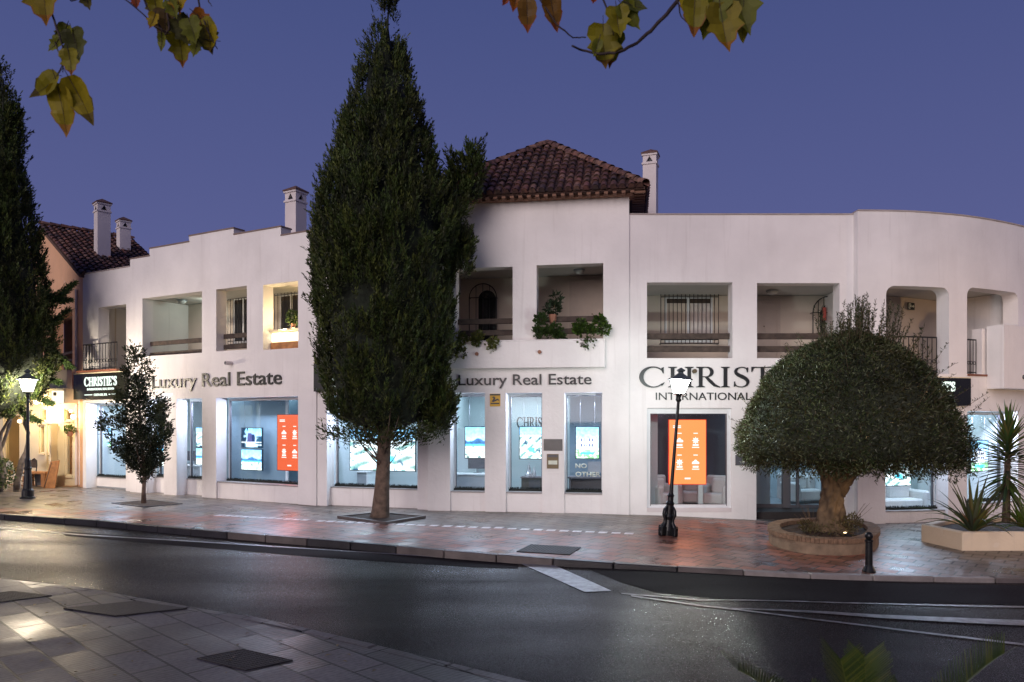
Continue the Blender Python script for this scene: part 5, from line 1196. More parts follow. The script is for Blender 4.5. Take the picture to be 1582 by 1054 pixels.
def chair(loc, rz, label, m, m2):
    th = thing('bistro_chair', label, 'chair', loc, rz)
    MB().lathe([(.21, .43), (.225, .45), (.22, .47), (.05, .475)], (0, 0, 0), 14).out('seat', m, th, local=True)
    for x, y in ((-.17, -.15), (.17, -.15), (-.17, .17), (.17, .17)): MB().tube([(x*1.2, y*1.3, 0), (x*1.02, y*1.05, .25), (x, y, .44)], .014, 6).out('leg', m2, th, local=True)
    arch = [(-.20, .19, .44), (-.21, .22, .70), (-.16, .24, .86), (0, .25, .93), (.16, .24, .86), (.21, .22, .70), (.20, .19, .44)]
    MB().tube(arch, .016, 6).out('back_frame', m2, th, local=True)
    bm = bmesh.new(); vs = [bm.verts.new(p_) for p_ in [(-.19, .215, .62), (-.20, .22, .72), (-.15, .235, .85), (0, .245, .915), (.15, .235, .85), (.20, .22, .72), (.19, .215, .62)]]; bm.faces.new(vs); r = bmesh.ops.extrude_face_region(bm, geom=bm.faces[:]); [setattr(v, 'co', v.co+V(0, .012, 0)) for v in r['geom'] if isinstance(v, bmesh.types.BMVert)]
    from_bm('backrest', bm, m, th, local=True)
    MB().tube([(-.19, -.17, .1), (.19, .19, .36)], .010, 5).tube([(.19, -.17, .1), (-.19, .19, .36)], .010, 5).out('cross_brace', m2, th, local=True)
    MB().tube([(-.18, -.17, .20), (.18, -.17, .20), (.18, .18, .20), (-.18, .18, .20), (-.18, -.17, .20)], .009, 5).out('stretcher', m2, th, local=True); return th
p = gp(27, 756); chair(p, 2.6, 'white bistro chair with crossed legs left of the left lamp post', 'chairw', 'chairw'); p = gp(41, 752); chair(p, -.5, 'dark round-backed chair directly behind the left lamp post', 'wood', 'iron')
# plant hanging by the shop window and white pot
def leafblob(n, c, r, l, w, cols, seed, m, name, parent, up_=.3, flat=None):
    rs = np.random.RandomState(seed); d = rs.randn(n, 3); d /= np.linalg.norm(d, axis=1)[:, None]; rr = np.cbrt(rs.rand(n))[:, None]
    P = np.array(c)+d*rr*np.array(r); return leaves(P, d+np.array([0, 0, up_]), l, w, cols, rs, m, name, parent)
def leaves(P, Dn, l, w, cols, rs, m, name, parent, droop=0, jit=.6, kink=.2):
    n = len(P); Dn = Dn+rs.randn(n, 3)*jit; Dn /= np.linalg.norm(Dn, axis=1)[:, None]
    sd_ = np.cross(Dn, rs.randn(n, 3)); sd_ /= np.linalg.norm(sd_, axis=1)[:, None]+1e-9
    nn_ = np.cross(Dn, sd_); L_ = l*(.6+.8*rs.rand(n))[:, None]; W_ = w*(.7+.6*rs.rand(n))[:, None]
    a = P; b = P+Dn*L_*.45+sd_*W_*.5+nn_*W_*kink; c = P+Dn*L_; d = P+Dn*L_*.45-sd_*W_*.5+nn_*W_*kink
    F4 = np.stack([a, b, c, d], 1); cols = np.asarray(cols, float); ci = cols[rs.randint(0, len(cols), n)] if cols.ndim == 2 and len(cols) != n else cols
    ci = ci*(.75+.5*rs.rand(n))[:, None]
    return quads_mesh(name, F4, ci, m, parent)
GR = [(.05, .085, .02), (.035, .07, .02), (.09, .13, .03)]
p = pix(108, 667, 24.7); th = thing('hanging_plant', 'small dark potted plant hanging beside the amber wall lamp', 'plant', p)
MB().lathe([(.05, -.16), (.08, -.14), (.10, 0), (.09, .0)], p, 10).out('pot', 'pot', th); leafblob(220, p+V(0, 0, .07), (.16, .14, .14), .08, .04, GR, 3, 'leaf', 'foliage', th)
p = gp(108, 752); th = thing('flower_pot', 'white square flower pot under the shop window', 'pot', (p.x, p.y+.5, 0)); pp = V(p.x, p.y+.5, 0)
MB().hexa([pp+V(a*.11, b*.11, .05) for a, b in ((-1, -1), (1, -1), (1, 1), (-1, 1))]+[pp+V(a*.15, b*.15, .34) for a, b in ((-1, -1), (1, -1), (1, 1), (-1, 1))]).out('pot', 'cream', th); MB().box(pp+V(0, 0, .025), (.26, .26, .05)).out('base', 'idark', th)
# shop goods behind the lit pane
for k, (z, w__) in enumerate(((.55, .5), (.95, .5), (1.3, .5))):
    q = (hl['d'][0]+hl['d'][2])/2; mb = MB(); sbox(mb, G2, q-.26, q+.26, z, z+.025, .35, .6); s_ = mb.out('display_shelf', 'wood', HS)
rs = random.Random(5); n_g = 0
for z in (.575, .975, 1.325):
    for k in range(3):
        q = (hl['d'][0]+hl['d'][2])/2-.15+.15*k; p = G2.P(q, z+.002, .45); h = rs.uniform(.12, .24)
        nm = ('low', 'middle', 'top')[n_g//3]; sd2 = ('left', 'centre', 'right')[k]
        o = MB().lathe([(.035, 0), (.04, .02), (.04, h*.6), (.015, h*.8), (.015, h)], (0, 0, 0), 8).out('jar', rs.choice(['wood', 'cab', 'bronze', 'chairw']), local=True); o.location = p
        tag(o, f'small jar at the {sd2} of the {nm} shelf in the narrow lit shop window', 'jar', 'jars on the shop window shelves'); n_g += 1
# ------------------------------------------------------------------ street lamps
lg, N, L, b = node_mat('lantern_glass_glow'); N.remove(b)
t1 = N.new('ShaderNodeBsdfTransparent'); e1_ = N.new('ShaderNodeEmission'); e1_.inputs[0].default_value = (.90, 1, .96, 1); e1_.inputs[1].default_value = 24; ad = N.new('ShaderNodeAddShader'); L.new(t1.outputs[0], ad.inputs[0]); L.new(e1_.outputs[0], ad.inputs[1]); L.new(ad.outputs[0], N['Material Output'].inputs[0])
lg2, N, L, b = node_mat('lantern_glass_warm'); N.remove(b)
t1 = N.new('ShaderNodeBsdfTransparent'); e1_ = N.new('ShaderNodeEmission'); e1_.inputs[0].default_value = (1, .90, .70, 1); e1_.inputs[1].default_value = 11; ad = N.new('ShaderNodeAddShader'); L.new(t1.outputs[0], ad.inputs[0]); L.new(e1_.outputs[0], ad.inputs[1]); L.new(ad.outputs[0], N['Material Output'].inputs[0])
def lantern(th, z, s, gm):
    """square tapering lantern, bottom at z, half width s at the top of the glass"""
    b_ = s*.52; h = s*1.75
    def fr(w, z_): return [V(x*w, y*w, z_) for x, y in ((-1, -1), (1, -1), (1, 1), (-1, 1))]
    bm = bmesh.new(); A_ = [bm.verts.new(p) for p in fr(b_*.94, z+.03)]; B_ = [bm.verts.new(p) for p in fr(s*.94, z+h)]
    for i in range(4): bm.faces.new([A_[i], A_[(i+1) % 4], B_[(i+1) % 4], B_[i]])
    from_bm('lantern_glass', bm, gm, th, local=True)
    mb = MB()
    for i in range(4): mb.tube([fr(b_, z+.02)[i], fr(s, z+h)[i]], .011, 5)
    mb.prism([(-b_, -b_), (b_, -b_), (b_, b_), (-b_, b_)], z, z+.03)
    mb.out('lantern_frame', 'lampblack', th, local=True)
    mb = MB(); prev = None
    prof = [(s*1.18, z+h), (s*1.2, z+h+.02), (s*.72, z+h+s*.42), (s*.30, z+h+s*.75), (s*.24, z+h+s*.95), (s*.40, z+h+s*1.05), (s*.42, z+h+s*1.18), (s*.20, z+h+s*1.34), (.008, z+h+s*1.45)]
    rings = [[mb.bm.verts.new(p) for p in fr(w, zz)] for w, zz in prof]
    for A_, B_ in zip(rings, rings[1:]):
        for i in range(4): mb.bm.faces.new([A_[i], A_[(i+1) % 4], B_[(i+1) % 4], B_[i]])
    mb.bm.faces.new(rings[-1]); mb.bm.faces.new(rings[0][::-1]); mb.out('lantern_roof', mat('lantern_roof_metal', (.10, .125, .13), .45, .4), th, local=True)
    MB().lathe([(.03, z-.14), (.06, z-.10), (.035, z-.06), (.055, z)], (0, 0, 0), 12).out('lantern_collar', 'lampblack', th, local=True, smooth=True)
    MB().lathe([(.001, z+h*.35), (.015, z+h*.4), (.02, z+h*.5), (.015, z+h*.6), (.001, z+h*.65)], (0, 0, 0), 10).out('bulb', 'bulb', th, local=True, smooth=True)
p = gp(43, 770); L1 = thing('street_lamp', 'black street lamp with a glowing lantern before the warm shop at left', 'street lamp', p, .5)
MB().lathe([(.20, 0), (.20, .03), (.155, .06), (.150, .22), (.135, .25), (.115, .27), (.085, .80), (.10, .83), (.10, .87), (.085, .89), (.08, 1.08), (.06, 1.12), (.05, 1.15), (.042, 1.9), (.034, 2.86)], (0, 0, 0), 16).out('post', 'lampblack', L1, local=True, smooth=False)
lantern(L1, 2.99, .21, lg2)
point('street_lamp_light', p+V(0, 0, 3.17), 700, (1, .84, .64), .09)
p = gp(1031.5, 827); L2 = thing('street_lamp', 'leaning street lamp with ornate base glowing in front of the dark serif lettering', 'street lamp', p, .25); L2.rotation_euler = (0, R(4.6), .0)
MB().lathe([(.10, 0), (.105, .10), (.085, .22), (.075, .30), (.095, .36), (.07, .42), (.07, .58), (.085, .62), (.055, .66), (.055, .74), (.07, .77), (.05, .80), (.036, .84), (.032, 1.6), (.028, 2.66)], (0, 0, 0), 14).out('post', 'lampblack', L2, local=True)
for k in range(4):
    a = math.pi/2*k+.6; c, s_ = math.cos(a), math.sin(a); mb = MB()
    pts_ = [(c*r, s_*r, z) for r, z in ((.17, .0), (.19, .06), (.155, .16), (.10, .24), (.105, .32), (.145, .40), (.13, .48), (.085, .54), (.06, .58))]
    mb.tube(pts_, [.045, .05, .045, .035, .03, .034, .034, .026, .014], 8).out('scroll_bracket', 'lampblack', L2, local=True, smooth=True)
    MB().box((c*.155, s_*.155, .085), (.13, .10, .17), a).out('foot_block', 'lampblack', L2, local=True, bevel=.01)
lantern(L2, 2.72, .165, lg)
L2.rotation_euler = (0, R(4.6), 0)
pt = Matrix.Translation(p)@Matrix.Rotation(R(4.6), 4, 'Y')@V(0, 0, 2.88)
point('street_lamp_light', pt, 245, (.88, 1, .95), .07)
# a third amber lamp stands right of the view
p = V(12.6, 11.9, -.2); L3 = thing('street_lamp', 'amber street lamp standing beyond the right end of the white planter', 'street lamp', p)
MB().lathe([(.20, 0), (.20, .03), (.155, .06), (.150, .22), (.085, .80), (.10, .85), (.08, 1.08), (.05, 1.15), (.042, 1.9), (.034, 2.86)], (0, 0, 0), 16).out('post', 'lampblack', L3, local=True)
lantern(L3, 2.99, .2, lg2); point('street_lamp_light', p+V(0, 0, 3.17), 330, (1, .62, .30), .09)
# ------------------------------------------------------------------ bollard, covers, pits
p = gp(1342.5, 884); bo = thing('bollard', 'short black bollard with a ball top at the pavement corner', 'bollard', p)
MB().lathe([(.095, 0), (.095, .03), (.075, .07), (.055, .11), (.052, .46), (.062, .47), (.062, .49), (.04, .505)], (0, 0, 0), 16).out('post', 'lampblack', bo, local=True)
MB().lathe([(.03, .50), (.05, .515), (.064, .55), (.055, .59), (.03, .612), (.001, .617)], (0, 0, 0), 16).out('ball', 'lampblack', bo, local=True, smooth=True)
def cover(name, px, label, dz_, bars=10, frame=.03, zoff=0, grid=True):
    P = []; dz = .004 if zoff else dz_
    for u, v in px:
        Y = F*(EYE-zoff)/(v-HV); X = (u-CU)/F*Y; P.append(V(X, Y, zoff+gz(X)))
    c = sum(P, V(0, 0, 0))/4; th = thing(name, label, 'drain cover', c)
    ex, ey = P[1]-P[0], P[3]-P[0]; q = lambda a, b, z: P[0]+ex*a+ey*b+V(0, 0, z)
    MB().hexa([q(a, b, dz-.02) for a, b in ((0, 0), (1, 0), (1, 1), (0, 1))]+[q(a, b, dz+.002) for a, b in ((0, 0), (1, 0), (1, 1), (0, 1))]).out('plate', 'metal' if not grid else mat('drain_dark', (.006, .006, .007), .7), th)
    mb = MB()
    if grid:
        for i in range(bars+1):
            a = i/bars*.96; mb.hexa([q(x, y, z) for z in (dz+.002, dz+.010) for x, y in ((a, 0), (a+.035, 0), (a+.035, 1), (a, 1))])
        nb = max(3, int(bars*ey.length/ex.length))
        for i in range(nb+1):
            a = i/nb*.96; mb.hexa([q(x, y, z) for z in (dz+.002, dz+.0085) for x, y in ((0, a), (1, a), (1, a+.03), (0, a+.03))])
    else:
        for i in range(14):
            for j in range(9):
                a, b_ = .06+.065*i, .07+.10*j; mb.hexa([q(x, y, z) for z in (dz+.002, dz+.005) for x, y in ((a, b_), (a+.04, b_), (a+.04, b_+.05), (a, b_+.05))])
        for a, b_, c_, d in ((0, 0, 1, .03), (0, .97, 1, 1), (0, .03, .02, .97), (.98, .03, 1, .97)): mb.hexa([q(x, y, z) for z in (dz+.002, dz+.006) for x, y in ((a, b_), (c_, b_), (c_, d), (a, d))])
    mb.out('grating' if grid else 'tread_pattern', 'metal', th); return th
cover('manhole_cover', [(304, 1018), (380, 1036.5), (455, 1022), (376, 1004)], 'dark rectangular manhole cover near the bottom left of the slabs', -.05+.004, grid=False, zoff=-.05)
cover('drain_grate', [(98, 941), (178, 953), (288, 941.5), (208, 930)], 'long iron drain grate at the edge of the near slabs', -.05+.004, 22, zoff=-.05)
cover('inspection_cover', [(-70, 925), (-10, 932.5), (92, 923.5), (20, 914)], 'dark iron cover cut off by the left edge of the view', -.05+.004, grid=False, zoff=-.05)
cover('drain_grate', [(798, 853), (880, 858), (897, 846.5), (820, 842)], 'iron drain grate in the far pavement beside the kerb', .006, 16)
def pit(px, label, h, m, dz):
    P = [gp(u, v) for u, v in px]; th = thing('tree_pit', label, 'tree pit', sum(P, V(0, 0, 0))/4)
    c = sum(P, V(0, 0, 0))/4
    for i in range(4):
        a, b_ = P[i], P[(i+1) % 4]; ai, bi = a+(c-a)*.09, b_+(c-b_)*.09
        MB().hexa([V(x.x, x.y, gz(x.x)-.1) for x in (a, b_, bi, ai)]+[V(x.x, x.y, gz(x.x)+h) for x in (a, b_, bi, ai)]).out('edging', m, th)
    Q = [p_+(c-p_)*.08 for p_ in P]
    MB().hexa([V(x.x, x.y, -.1) for x in Q]+[V(x.x, x.y, h*.6) for x in Q]).out('soil', 'soil', th)
pit([(521, 801), (596, 811), (658, 801), (585, 794.5)], 'raised stone tree pit around the tall cypress trunk', .06, 'kerb', 0)
pit([(172, 778), (222, 784), (282, 779), (232, 773)], 'flat dark tree pit around the small tree at left', .02, 'kerbd', 0)
# ------------------------------------------------------------------ trees
def noise3(p, seed=0):
    r = np.random.RandomState(seed); s_ = 0
    for k in range(6):
        w = r.randn(3)*(1.2+k*.7); s_ = s_+np.sin(p@w+r.rand()*6.28)/(1+k*.5)
    return s_/3
def crown(name, axis_x, y, prof, n_t, per, tl, tw, l, w, cols, seed, parent, mname='leaf', upb=1.0, outb=.5, lob=.10, core=True, corem=None, shift=None, clump=.17):
    """prof: list of (z, r); tufts of scale leaves over a lumpy surface of revolution"""
    rs = np.random.RandomState(seed); Z = np.array([a for a, b in prof]); Rr = np.array([b for a, b in prof])
    zz = np.linspace(Z[0], Z[-1], 400); rr = np.interp(zz, Z, Rr); wgt = rr+.12; wgt /= wgt.sum()
    z = zz[rs.choice(400, n_t, p=wgt)]+rs.randn(n_t)*.05; th = rs.rand(n_t)*2*math.pi
    def rad(z_, t_):
        base = np.interp(z_, Z, Rr); q = np.stack([np.cos(t_)*2.2, np.sin(t_)*2.2, z_*.9], -1)
        return base*(1+lob*noise3(q, seed)+lob*.6*np.sin(t_*7+z_*1.7+seed))
    if clump:
        nc = max(12, n_t//9); zc = zz[rs.choice(400, nc, p=wgt)]; tc_ = rs.rand(nc)*2*math.pi; ci = rs.randint(0, nc, n_t); off = rs.randn(n_t, 3); off /= np.linalg.norm(off, axis=1)[:, None]
        sz = clump*(.7+.6*rs.rand(nc))[ci]; ccol = (.62+.76*rs.rand(nc))[ci]
        zo = off[:, 2]*sz*1.9; rb = np.maximum(rad(zc, tc_)[ci], .08); th = tc_[ci]+off[:, 0]*sz/rb; z = np.clip(zc[ci]+zo, Z[0]-.05, Z[-1]+.05); bulge = sz*.75*np.sqrt(np.maximum(0, 1-off[:, 0]**2-off[:, 2]**2*.8))
    else: ccol = np.ones(n_t); bulge = 0
    r = np.maximum(.02, rad(z, th)-(clump or 0)*.55)+bulge; r = r*(1-.06*rs.rand(n_t)**2); cx = axis_x+(np.interp(z, [a for a, b in shift], [b for a, b in shift]) if shift else 0)
    P = np.stack([cx+np.cos(th)*r, y+np.sin(th)*r, z], -1); O = np.stack([np.cos(th), np.sin(th), 0*th], -1)
    ax = O*outb+np.array([0, 0, upb])+rs.randn(n_t, 3)*.22; ax /= np.linalg.norm(ax, axis=1)[:, None]
    tln = tl*(.6+.8*rs.rand(n_t)); tcol = np.asarray(cols, float)[rs.randint(0, len(cols), n_t)]*(.75+.5*rs.rand(n_t))[:, None]*ccol[:, None]
    t = rs.rand(n_t, per); rad_ = rs.randn(n_t, per, 3)*tw*(1.05-t)[..., None]
    C_ = P[:, None, :]+ax[:, None, :]*(t*tln[:, None])[..., None]+rad_
    Dn = ax[:, None, :]*1.2+rad_/tw*.6
    cc = np.repeat(tcol[:, None, :], per, 1)*(.8+.45*t)[..., None]
    o = leaves(C_.reshape(-1, 3), Dn.reshape(-1, 3), l, w, cc.reshape(-1, 3), rs, mname, name, parent, jit=.25)
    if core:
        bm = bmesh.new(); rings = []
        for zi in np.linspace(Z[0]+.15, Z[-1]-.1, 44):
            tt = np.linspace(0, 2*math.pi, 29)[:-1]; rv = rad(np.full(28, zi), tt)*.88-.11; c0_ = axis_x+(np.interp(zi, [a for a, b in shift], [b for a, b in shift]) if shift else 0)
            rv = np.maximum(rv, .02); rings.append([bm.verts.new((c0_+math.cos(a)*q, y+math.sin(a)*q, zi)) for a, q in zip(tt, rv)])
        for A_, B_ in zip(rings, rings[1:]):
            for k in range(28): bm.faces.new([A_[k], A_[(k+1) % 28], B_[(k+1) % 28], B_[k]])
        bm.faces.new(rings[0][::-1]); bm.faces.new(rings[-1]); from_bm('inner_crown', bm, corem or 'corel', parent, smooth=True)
    return o
M['oliveleaf'] = attr_mat('olive_leaf', .38, transl=.08)
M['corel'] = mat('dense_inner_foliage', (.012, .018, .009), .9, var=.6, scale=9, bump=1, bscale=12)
CG = [(.040, .060, .013), (.026, .044, .010), (.060, .074, .016), (.026, .032, .012)]
YC = 16.9; pc = 1/F*YC
zv = lambda v, Y=YC: EYE-(v-HV)/F*Y
T1 = thing('cypress_tree', 'tall dense cypress standing on the pavement in the middle of the view', 'tree', gp(588, 801))
edge = [(668, 560, 610), (655, 515, 665), (640, 500, 686), (600, 493, 692), (560, 490, 697), (500, 488, 702), (430, 486, 704), (370, 482, 712), (330, 480, 706), (310, 490, 694), (270, 508, 678), (239, 517, 670), (191, 527, 660), (150, 543, 648), (125, 548, 640), (92, 556, 628), (70, 566, 622), (50, 576, 618), (20, 584, 616), (0, 592, 612), (-25, 600, 604)]
prof = [(zv(v), max(.04, (b_-a)/2*pc-.13)) for v, a, b_ in edge]; shf = [(zv(v), ((a+b_)/2-CU)*pc) for v, a, b_ in edge]
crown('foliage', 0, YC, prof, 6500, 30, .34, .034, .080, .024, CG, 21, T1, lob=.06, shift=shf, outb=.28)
# side spire and skirt clumps
def spire(u, v0, v1, wpx, Y, n, seed, parent, cols=CG):
    s_ = Y/F; prof = [(zv(v1, Y), wpx*.5*s_), (zv(v1-(v1-v0)*.35, Y), wpx*.55*s_), (zv(v0+(v1-v0)*.2, Y), wpx*.22*s_), (zv(v0, Y), .02)]
    crown('side_spire', (u-CU)*s_, Y, prof, n, 34, .30, .042, .085, .026, cols, seed, parent, lob=.10)
spire(730, 232, 305, 22, YC+.2, 130, 5, T1); spire(706, 256, 345, 22, YC+.1, 130, 6, T1); spire(680, 560, 668, 34, YC-.2, 260, 7, T1); spire(712, 330, 420, 22, YC, 120, 8, T1); spire(500, 330, 420, 30, YC, 150, 9, T1)
bz = gp(588, 801)
pts_ = [bz+V(-.02, 0, -.05), bz+V(0, 0, .15), bz+V(.03, 0, .7), bz+V(.06, 0, 1.3), bz+V(.09, 0, 2.2), bz+V(.1, 0, 5), bz+V(.15, 0, 9)]
MB().tube(pts_, [.24, .185, .165, .15, .14, .11, .03], 22, rfun=lambda t, i: 1+.07*math.sin(t*5+i)+.06*math.sin(t*11-i*2)).out('trunk', 'bark', T1, smooth=True)
rs = random.Random(3)
for k in range(26):
    a = rs.uniform(0, 6.28); z = rs.uniform(.95, 1.9); r = rs.uniform(.5, 1.2); mb = MB(); p0 = bz+V(.05, 0, z)
    pts_ = [p0, p0+V(math.cos(a)*r*.3, math.sin(a)*r*.3, .22*r), p0+V(math.cos(a)*r*.7, math.sin(a)*r*.7, .55*r), p0+V(math.cos(a)*r, math.sin(a)*r, .95*r)]
    mb.tube(pts_, [.022, .016, .010, .005], 5); mb.out('branch', 'bark', T1)
n = 2600; rsn = np.random.RandomState(4); tt = rsn.rand(n)*6.28; r = .25+rsn.rand(n)*1.15; P = np.stack([bz.x+.05+np.cos(tt)*r, bz.y+np.sin(tt)*r, 1.72+r*.18+rsn.randn(n)*.12], -1)
leaves(P, np.stack([np.cos(tt), np.sin(tt), .8+0*tt], -1), .10, .03, CG, rsn, 'leaf', 'lower_sprays', T1)
# left cypress with wide lower boughs
YL = 22; pl_ = YL/F; T2 = thing('cypress_tree', 'dark cypress cut off by the left edge behind the left street lamp', 'tree', V((-20-CU)*pl_, YL, 0))
edge = [(645, -70, 38), (615, -100, 70), (580, -110, 84), (540, -112, 90), (500, -112, 88), (470, -110, 82), (420, -100, 73), (370, -92, 65), (330, -84, 57), (260, -66, 43), (200, -54, 34), (170, -44, 18), (130, -28, 8), (100, -14, -6)]
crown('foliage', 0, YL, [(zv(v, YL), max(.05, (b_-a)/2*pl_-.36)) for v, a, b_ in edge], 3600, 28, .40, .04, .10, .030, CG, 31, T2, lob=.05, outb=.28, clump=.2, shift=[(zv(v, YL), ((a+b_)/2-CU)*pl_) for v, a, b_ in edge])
spire(20, 150, 330, 24, YL-.3, 300, 12, T2); spire(5, 118, 300, 20, YL-.5, 200, 13, T2)
rsn = np.random.RandomState(9)
for (u0, v0, u1, v1, n) in ((60, 470, 116, 436, 900), (62, 500, 106, 478, 700), (60, 450, 108, 462, 700), (60, 520, 112, 566, 800), (50, 560, 92, 590, 700), (40, 590, 80, 622, 700), (10, 610, 60, 650, 700), (0, 560, 70, 560, 900)):
    a = pix(u0, v0, YL+.5); b_ = pix(u1, v1, YL+.9); t = rsn.rand(n); P = np.array(a)+(np.array(b_)-np.array(a))*t[:, None]+rsn.randn(n, 3)*np.array([.10, .12, .10])*(1.15-t)[:, None]-np.array([0, 0, .12])*np.sin(t*3.1)[:, None]
    dv = np.array(b_-a); dv /= np.linalg.norm(dv); leaves(P, np.tile(dv, (n, 1)), .13, .035, [(.045, .08, .02), (.03, .06, .02), (.06, .10, .025)], rsn, 'leaf', 'foliage', T2)
for k in range(7):
    r_ = random.Random(k+40); u = -18+r_.uniform(-6, 40)*(k/6); p0 = gp(u-8+k*3, 764-k); mb = MB(); pts_ = []; rad = []
    for j in range(9): pts_.append(V(p0.x+.14*math.sin(j*.9+k*1.7)+r_.uniform(-.05, .05)+.05*j*(1 if k > 3 else -.3), p0.y+.12*math.cos(j*.8+k), j*.30)); rad.append(.085-.004*j+.02*math.sin(j+k))
    mb.tube(pts_, rad, 8, rfun=lambda t, i: 1+.12*math.sin(3*t+i)).out('trunk', 'vine', T2, smooth=True)
p = gp(4, 760); leafblob(500, V(p.x, p.y, .55), (.35, .3, .5), .10, .04, GR, 8, 'leaf', 'undergrowth', T2)
# small diamond-shaped tree
YS = 19.8; ps = YS/F; b0 = gp(222, 778); T3 = thing('small_tree', 'small dark leafy tree with a diamond-shaped crown before the left windows', 'tree', b0)
edge = [(742, 218, 232), (722, 204, 240), (700, 186, 250), (680, 172, 253), (660, 164, 254), (648, 168, 253), (635, 182, 252), (610, 194, 240), (590, 200, 226), (570, 205, 220), (553, 210, 215), (545, 212, 213)]
crown('foliage', 0, YS, [(zv(v, YS), (b_-a)/2*ps*.93) for v, a, b_ in edge], 560, 15, .26, .06, .07, .035, [(.028, .040, .018), (.020, .030, .014), (.045, .055, .022)], 51, T3, lob=.18, clump=.1, upb=.7, outb=.7, core=False, shift=[(zv(v, YS), ((a+b_)/2-CU)*ps) for v, a, b_ in edge])
c_ = [(.014, .022, .009), (.020, .028, .012)]
rsn = np.random.RandomState(17)
for u, v, rx, rz__, n in ((215, 690, 30, 34, 2600), (216, 640, 26, 30, 2200), (212, 600, 14, 24, 900), (224, 725, 12, 16, 260), (182, 652, 16, 8, 220), (186, 690, 14, 14, 260), (245, 680, 9, 16, 240), (203, 702, 14, 16, 420), (238, 705, 12, 18, 420), (222, 735, 8, 12, 200), (246, 640, 8, 12, 200)):
    p = pix(u, v, YS); leafblob(int(n*1.5), p, (rx*ps*.95, rx*ps*.95, rz__*ps), .065, .032, c_, n, 'leaf', 'foliage', T3)
pts_ = [b0+V(0, 0, -.03), b0+V(.0, 0, .3), b0+V(.02, 0, .7), b0+V(-.03, 0, 1.3), b0+V(-.1, 0, 2.2), b0+V(-.14, 0, 3.2)]
MB().tube(pts_, [.075, .055, .05, .04, .03, .01], 8).out('trunk', 'bark', T3, smooth=True)
for k in range(9):
    a = k*2.4; p0 = b0+V(0, 0, .55+.12*k); MB().tube([p0, p0+V(math.cos(a)*.25, math.sin(a)*.25, .3), p0+V(math.cos(a)*.5, math.sin(a)*.5, .75)], [.018, .012, .005], 5).out('branch', 'bark', T3)
# olive tree
YO = 13.9; po = YO/F; bo_ = V((1285-CU)*po, YO, .02); T4 = thing('olive_tree', 'old olive tree with thick twisted trunk and clipped dome crown at right', 'tree', bo_)
rs = np.random.RandomState(61); zb_o, zt_o = zv(716, YO), zv(516, YO); cxo = (1316-CU)*po; Ro = 172*po
OE = [(722, 1168, 1470), (712, 1148, 1482), (698, 1141, 1485), (680, 1140, 1485), (650, 1147, 1477), (620, 1159, 1463), (590, 1174, 1446), (560, 1194, 1426), (535, 1224, 1400), (516, 1262, 1370), (504, 1300, 1335), (500, 1316, 1320)]
OH = [(718-v)/218 for v, a, b_ in OE]; OR = [(b_-a)/2*po*.945 for v, a, b_ in OE]; OX = [((a+b_)/2-1316)*po*.9-.03 for v, a, b_ in OE]
def oprof(h): return np.interp(h, OH, OR)
def ocx(h): return cxo+np.interp(h, OH, OX)
n = 62000; h = rs.rand(n)**1.05; t = rs.rand(n)*2*math.pi
lump = 1+.085*noise3(np.stack([np.cos(t)*3, np.sin(t)*3, h*5], -1), 3)+.03*noise3(np.stack([np.cos(t)*9, np.sin(t)*9, h*11], -1), 5)+.016*rs.randn(n)
r = oprof(h)*lump*(1-.10*rs.rand(n)**1.5)
P = np.stack([ocx(h)+np.cos(t)*r, YO+.0+np.sin(t)*r, zb_o+h*(zt_o-zb_o)+rs.randn(n)*.03], -1); Dn = np.stack([np.cos(t)*.8, np.sin(t)*.8, .5+0*t], -1)
n2 = 9000; t2 = rs.rand(n2)*6.283; r2_ = Ro*np.sqrt(rs.rand(n2))*.95; P2 = np.stack([cxo+np.cos(t2)*r2_, YO+np.sin(t2)*r2_, zb_o-.02+.17*noise3(np.stack([np.cos(t2)*r2_*3, np.sin(t2)*r2_*3, 0*r2_], -1), 8)+rs.randn(n2)*.05], -1); D2 = np.stack([np.cos(t2)*.3, np.sin(t2)*.3, -.6+0*t2], -1)
OC = [(.070, .086, .036), (.035, .046, .018), (.12, .14, .070), (.030, .050, .014), (.050, .042, .018)]
PA = np.concatenate([P, P2]); cn = np.clip(1+.75*noise3(PA*2.6, 12)+.35*noise3(PA*7, 13), .35, 2.0); br_ = np.clip(noise3(PA*1.7, 14), 0, 1)[:, None]; CO = np.asarray(OC)[rs.randint(0, 5, len(PA))]*cn[:, None]; CO = CO*(1-.5*br_)+np.array([.085, .070, .030])*.5*br_
leaves(PA, np.concatenate([Dn, D2]), .072, .018, CO, rs, 'oliveleaf', 'foliage', T4, jit=.75)
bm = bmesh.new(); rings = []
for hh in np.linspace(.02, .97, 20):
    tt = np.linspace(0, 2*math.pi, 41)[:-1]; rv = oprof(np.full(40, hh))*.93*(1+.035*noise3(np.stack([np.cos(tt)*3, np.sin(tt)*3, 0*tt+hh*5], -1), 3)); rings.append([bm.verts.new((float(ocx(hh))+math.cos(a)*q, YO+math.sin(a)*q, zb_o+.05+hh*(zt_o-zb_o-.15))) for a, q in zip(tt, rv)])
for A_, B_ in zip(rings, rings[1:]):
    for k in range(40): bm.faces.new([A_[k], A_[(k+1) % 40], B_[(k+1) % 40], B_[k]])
bm.faces.new(rings[0][::-1]); bm.faces.new(rings[-1]); from_bm('inner_crown', bm, mat('olive_inner_foliage', (.03, .036, .02), .9, var=.6, scale=14, bump=1, bscale=20), T4, smooth=True)
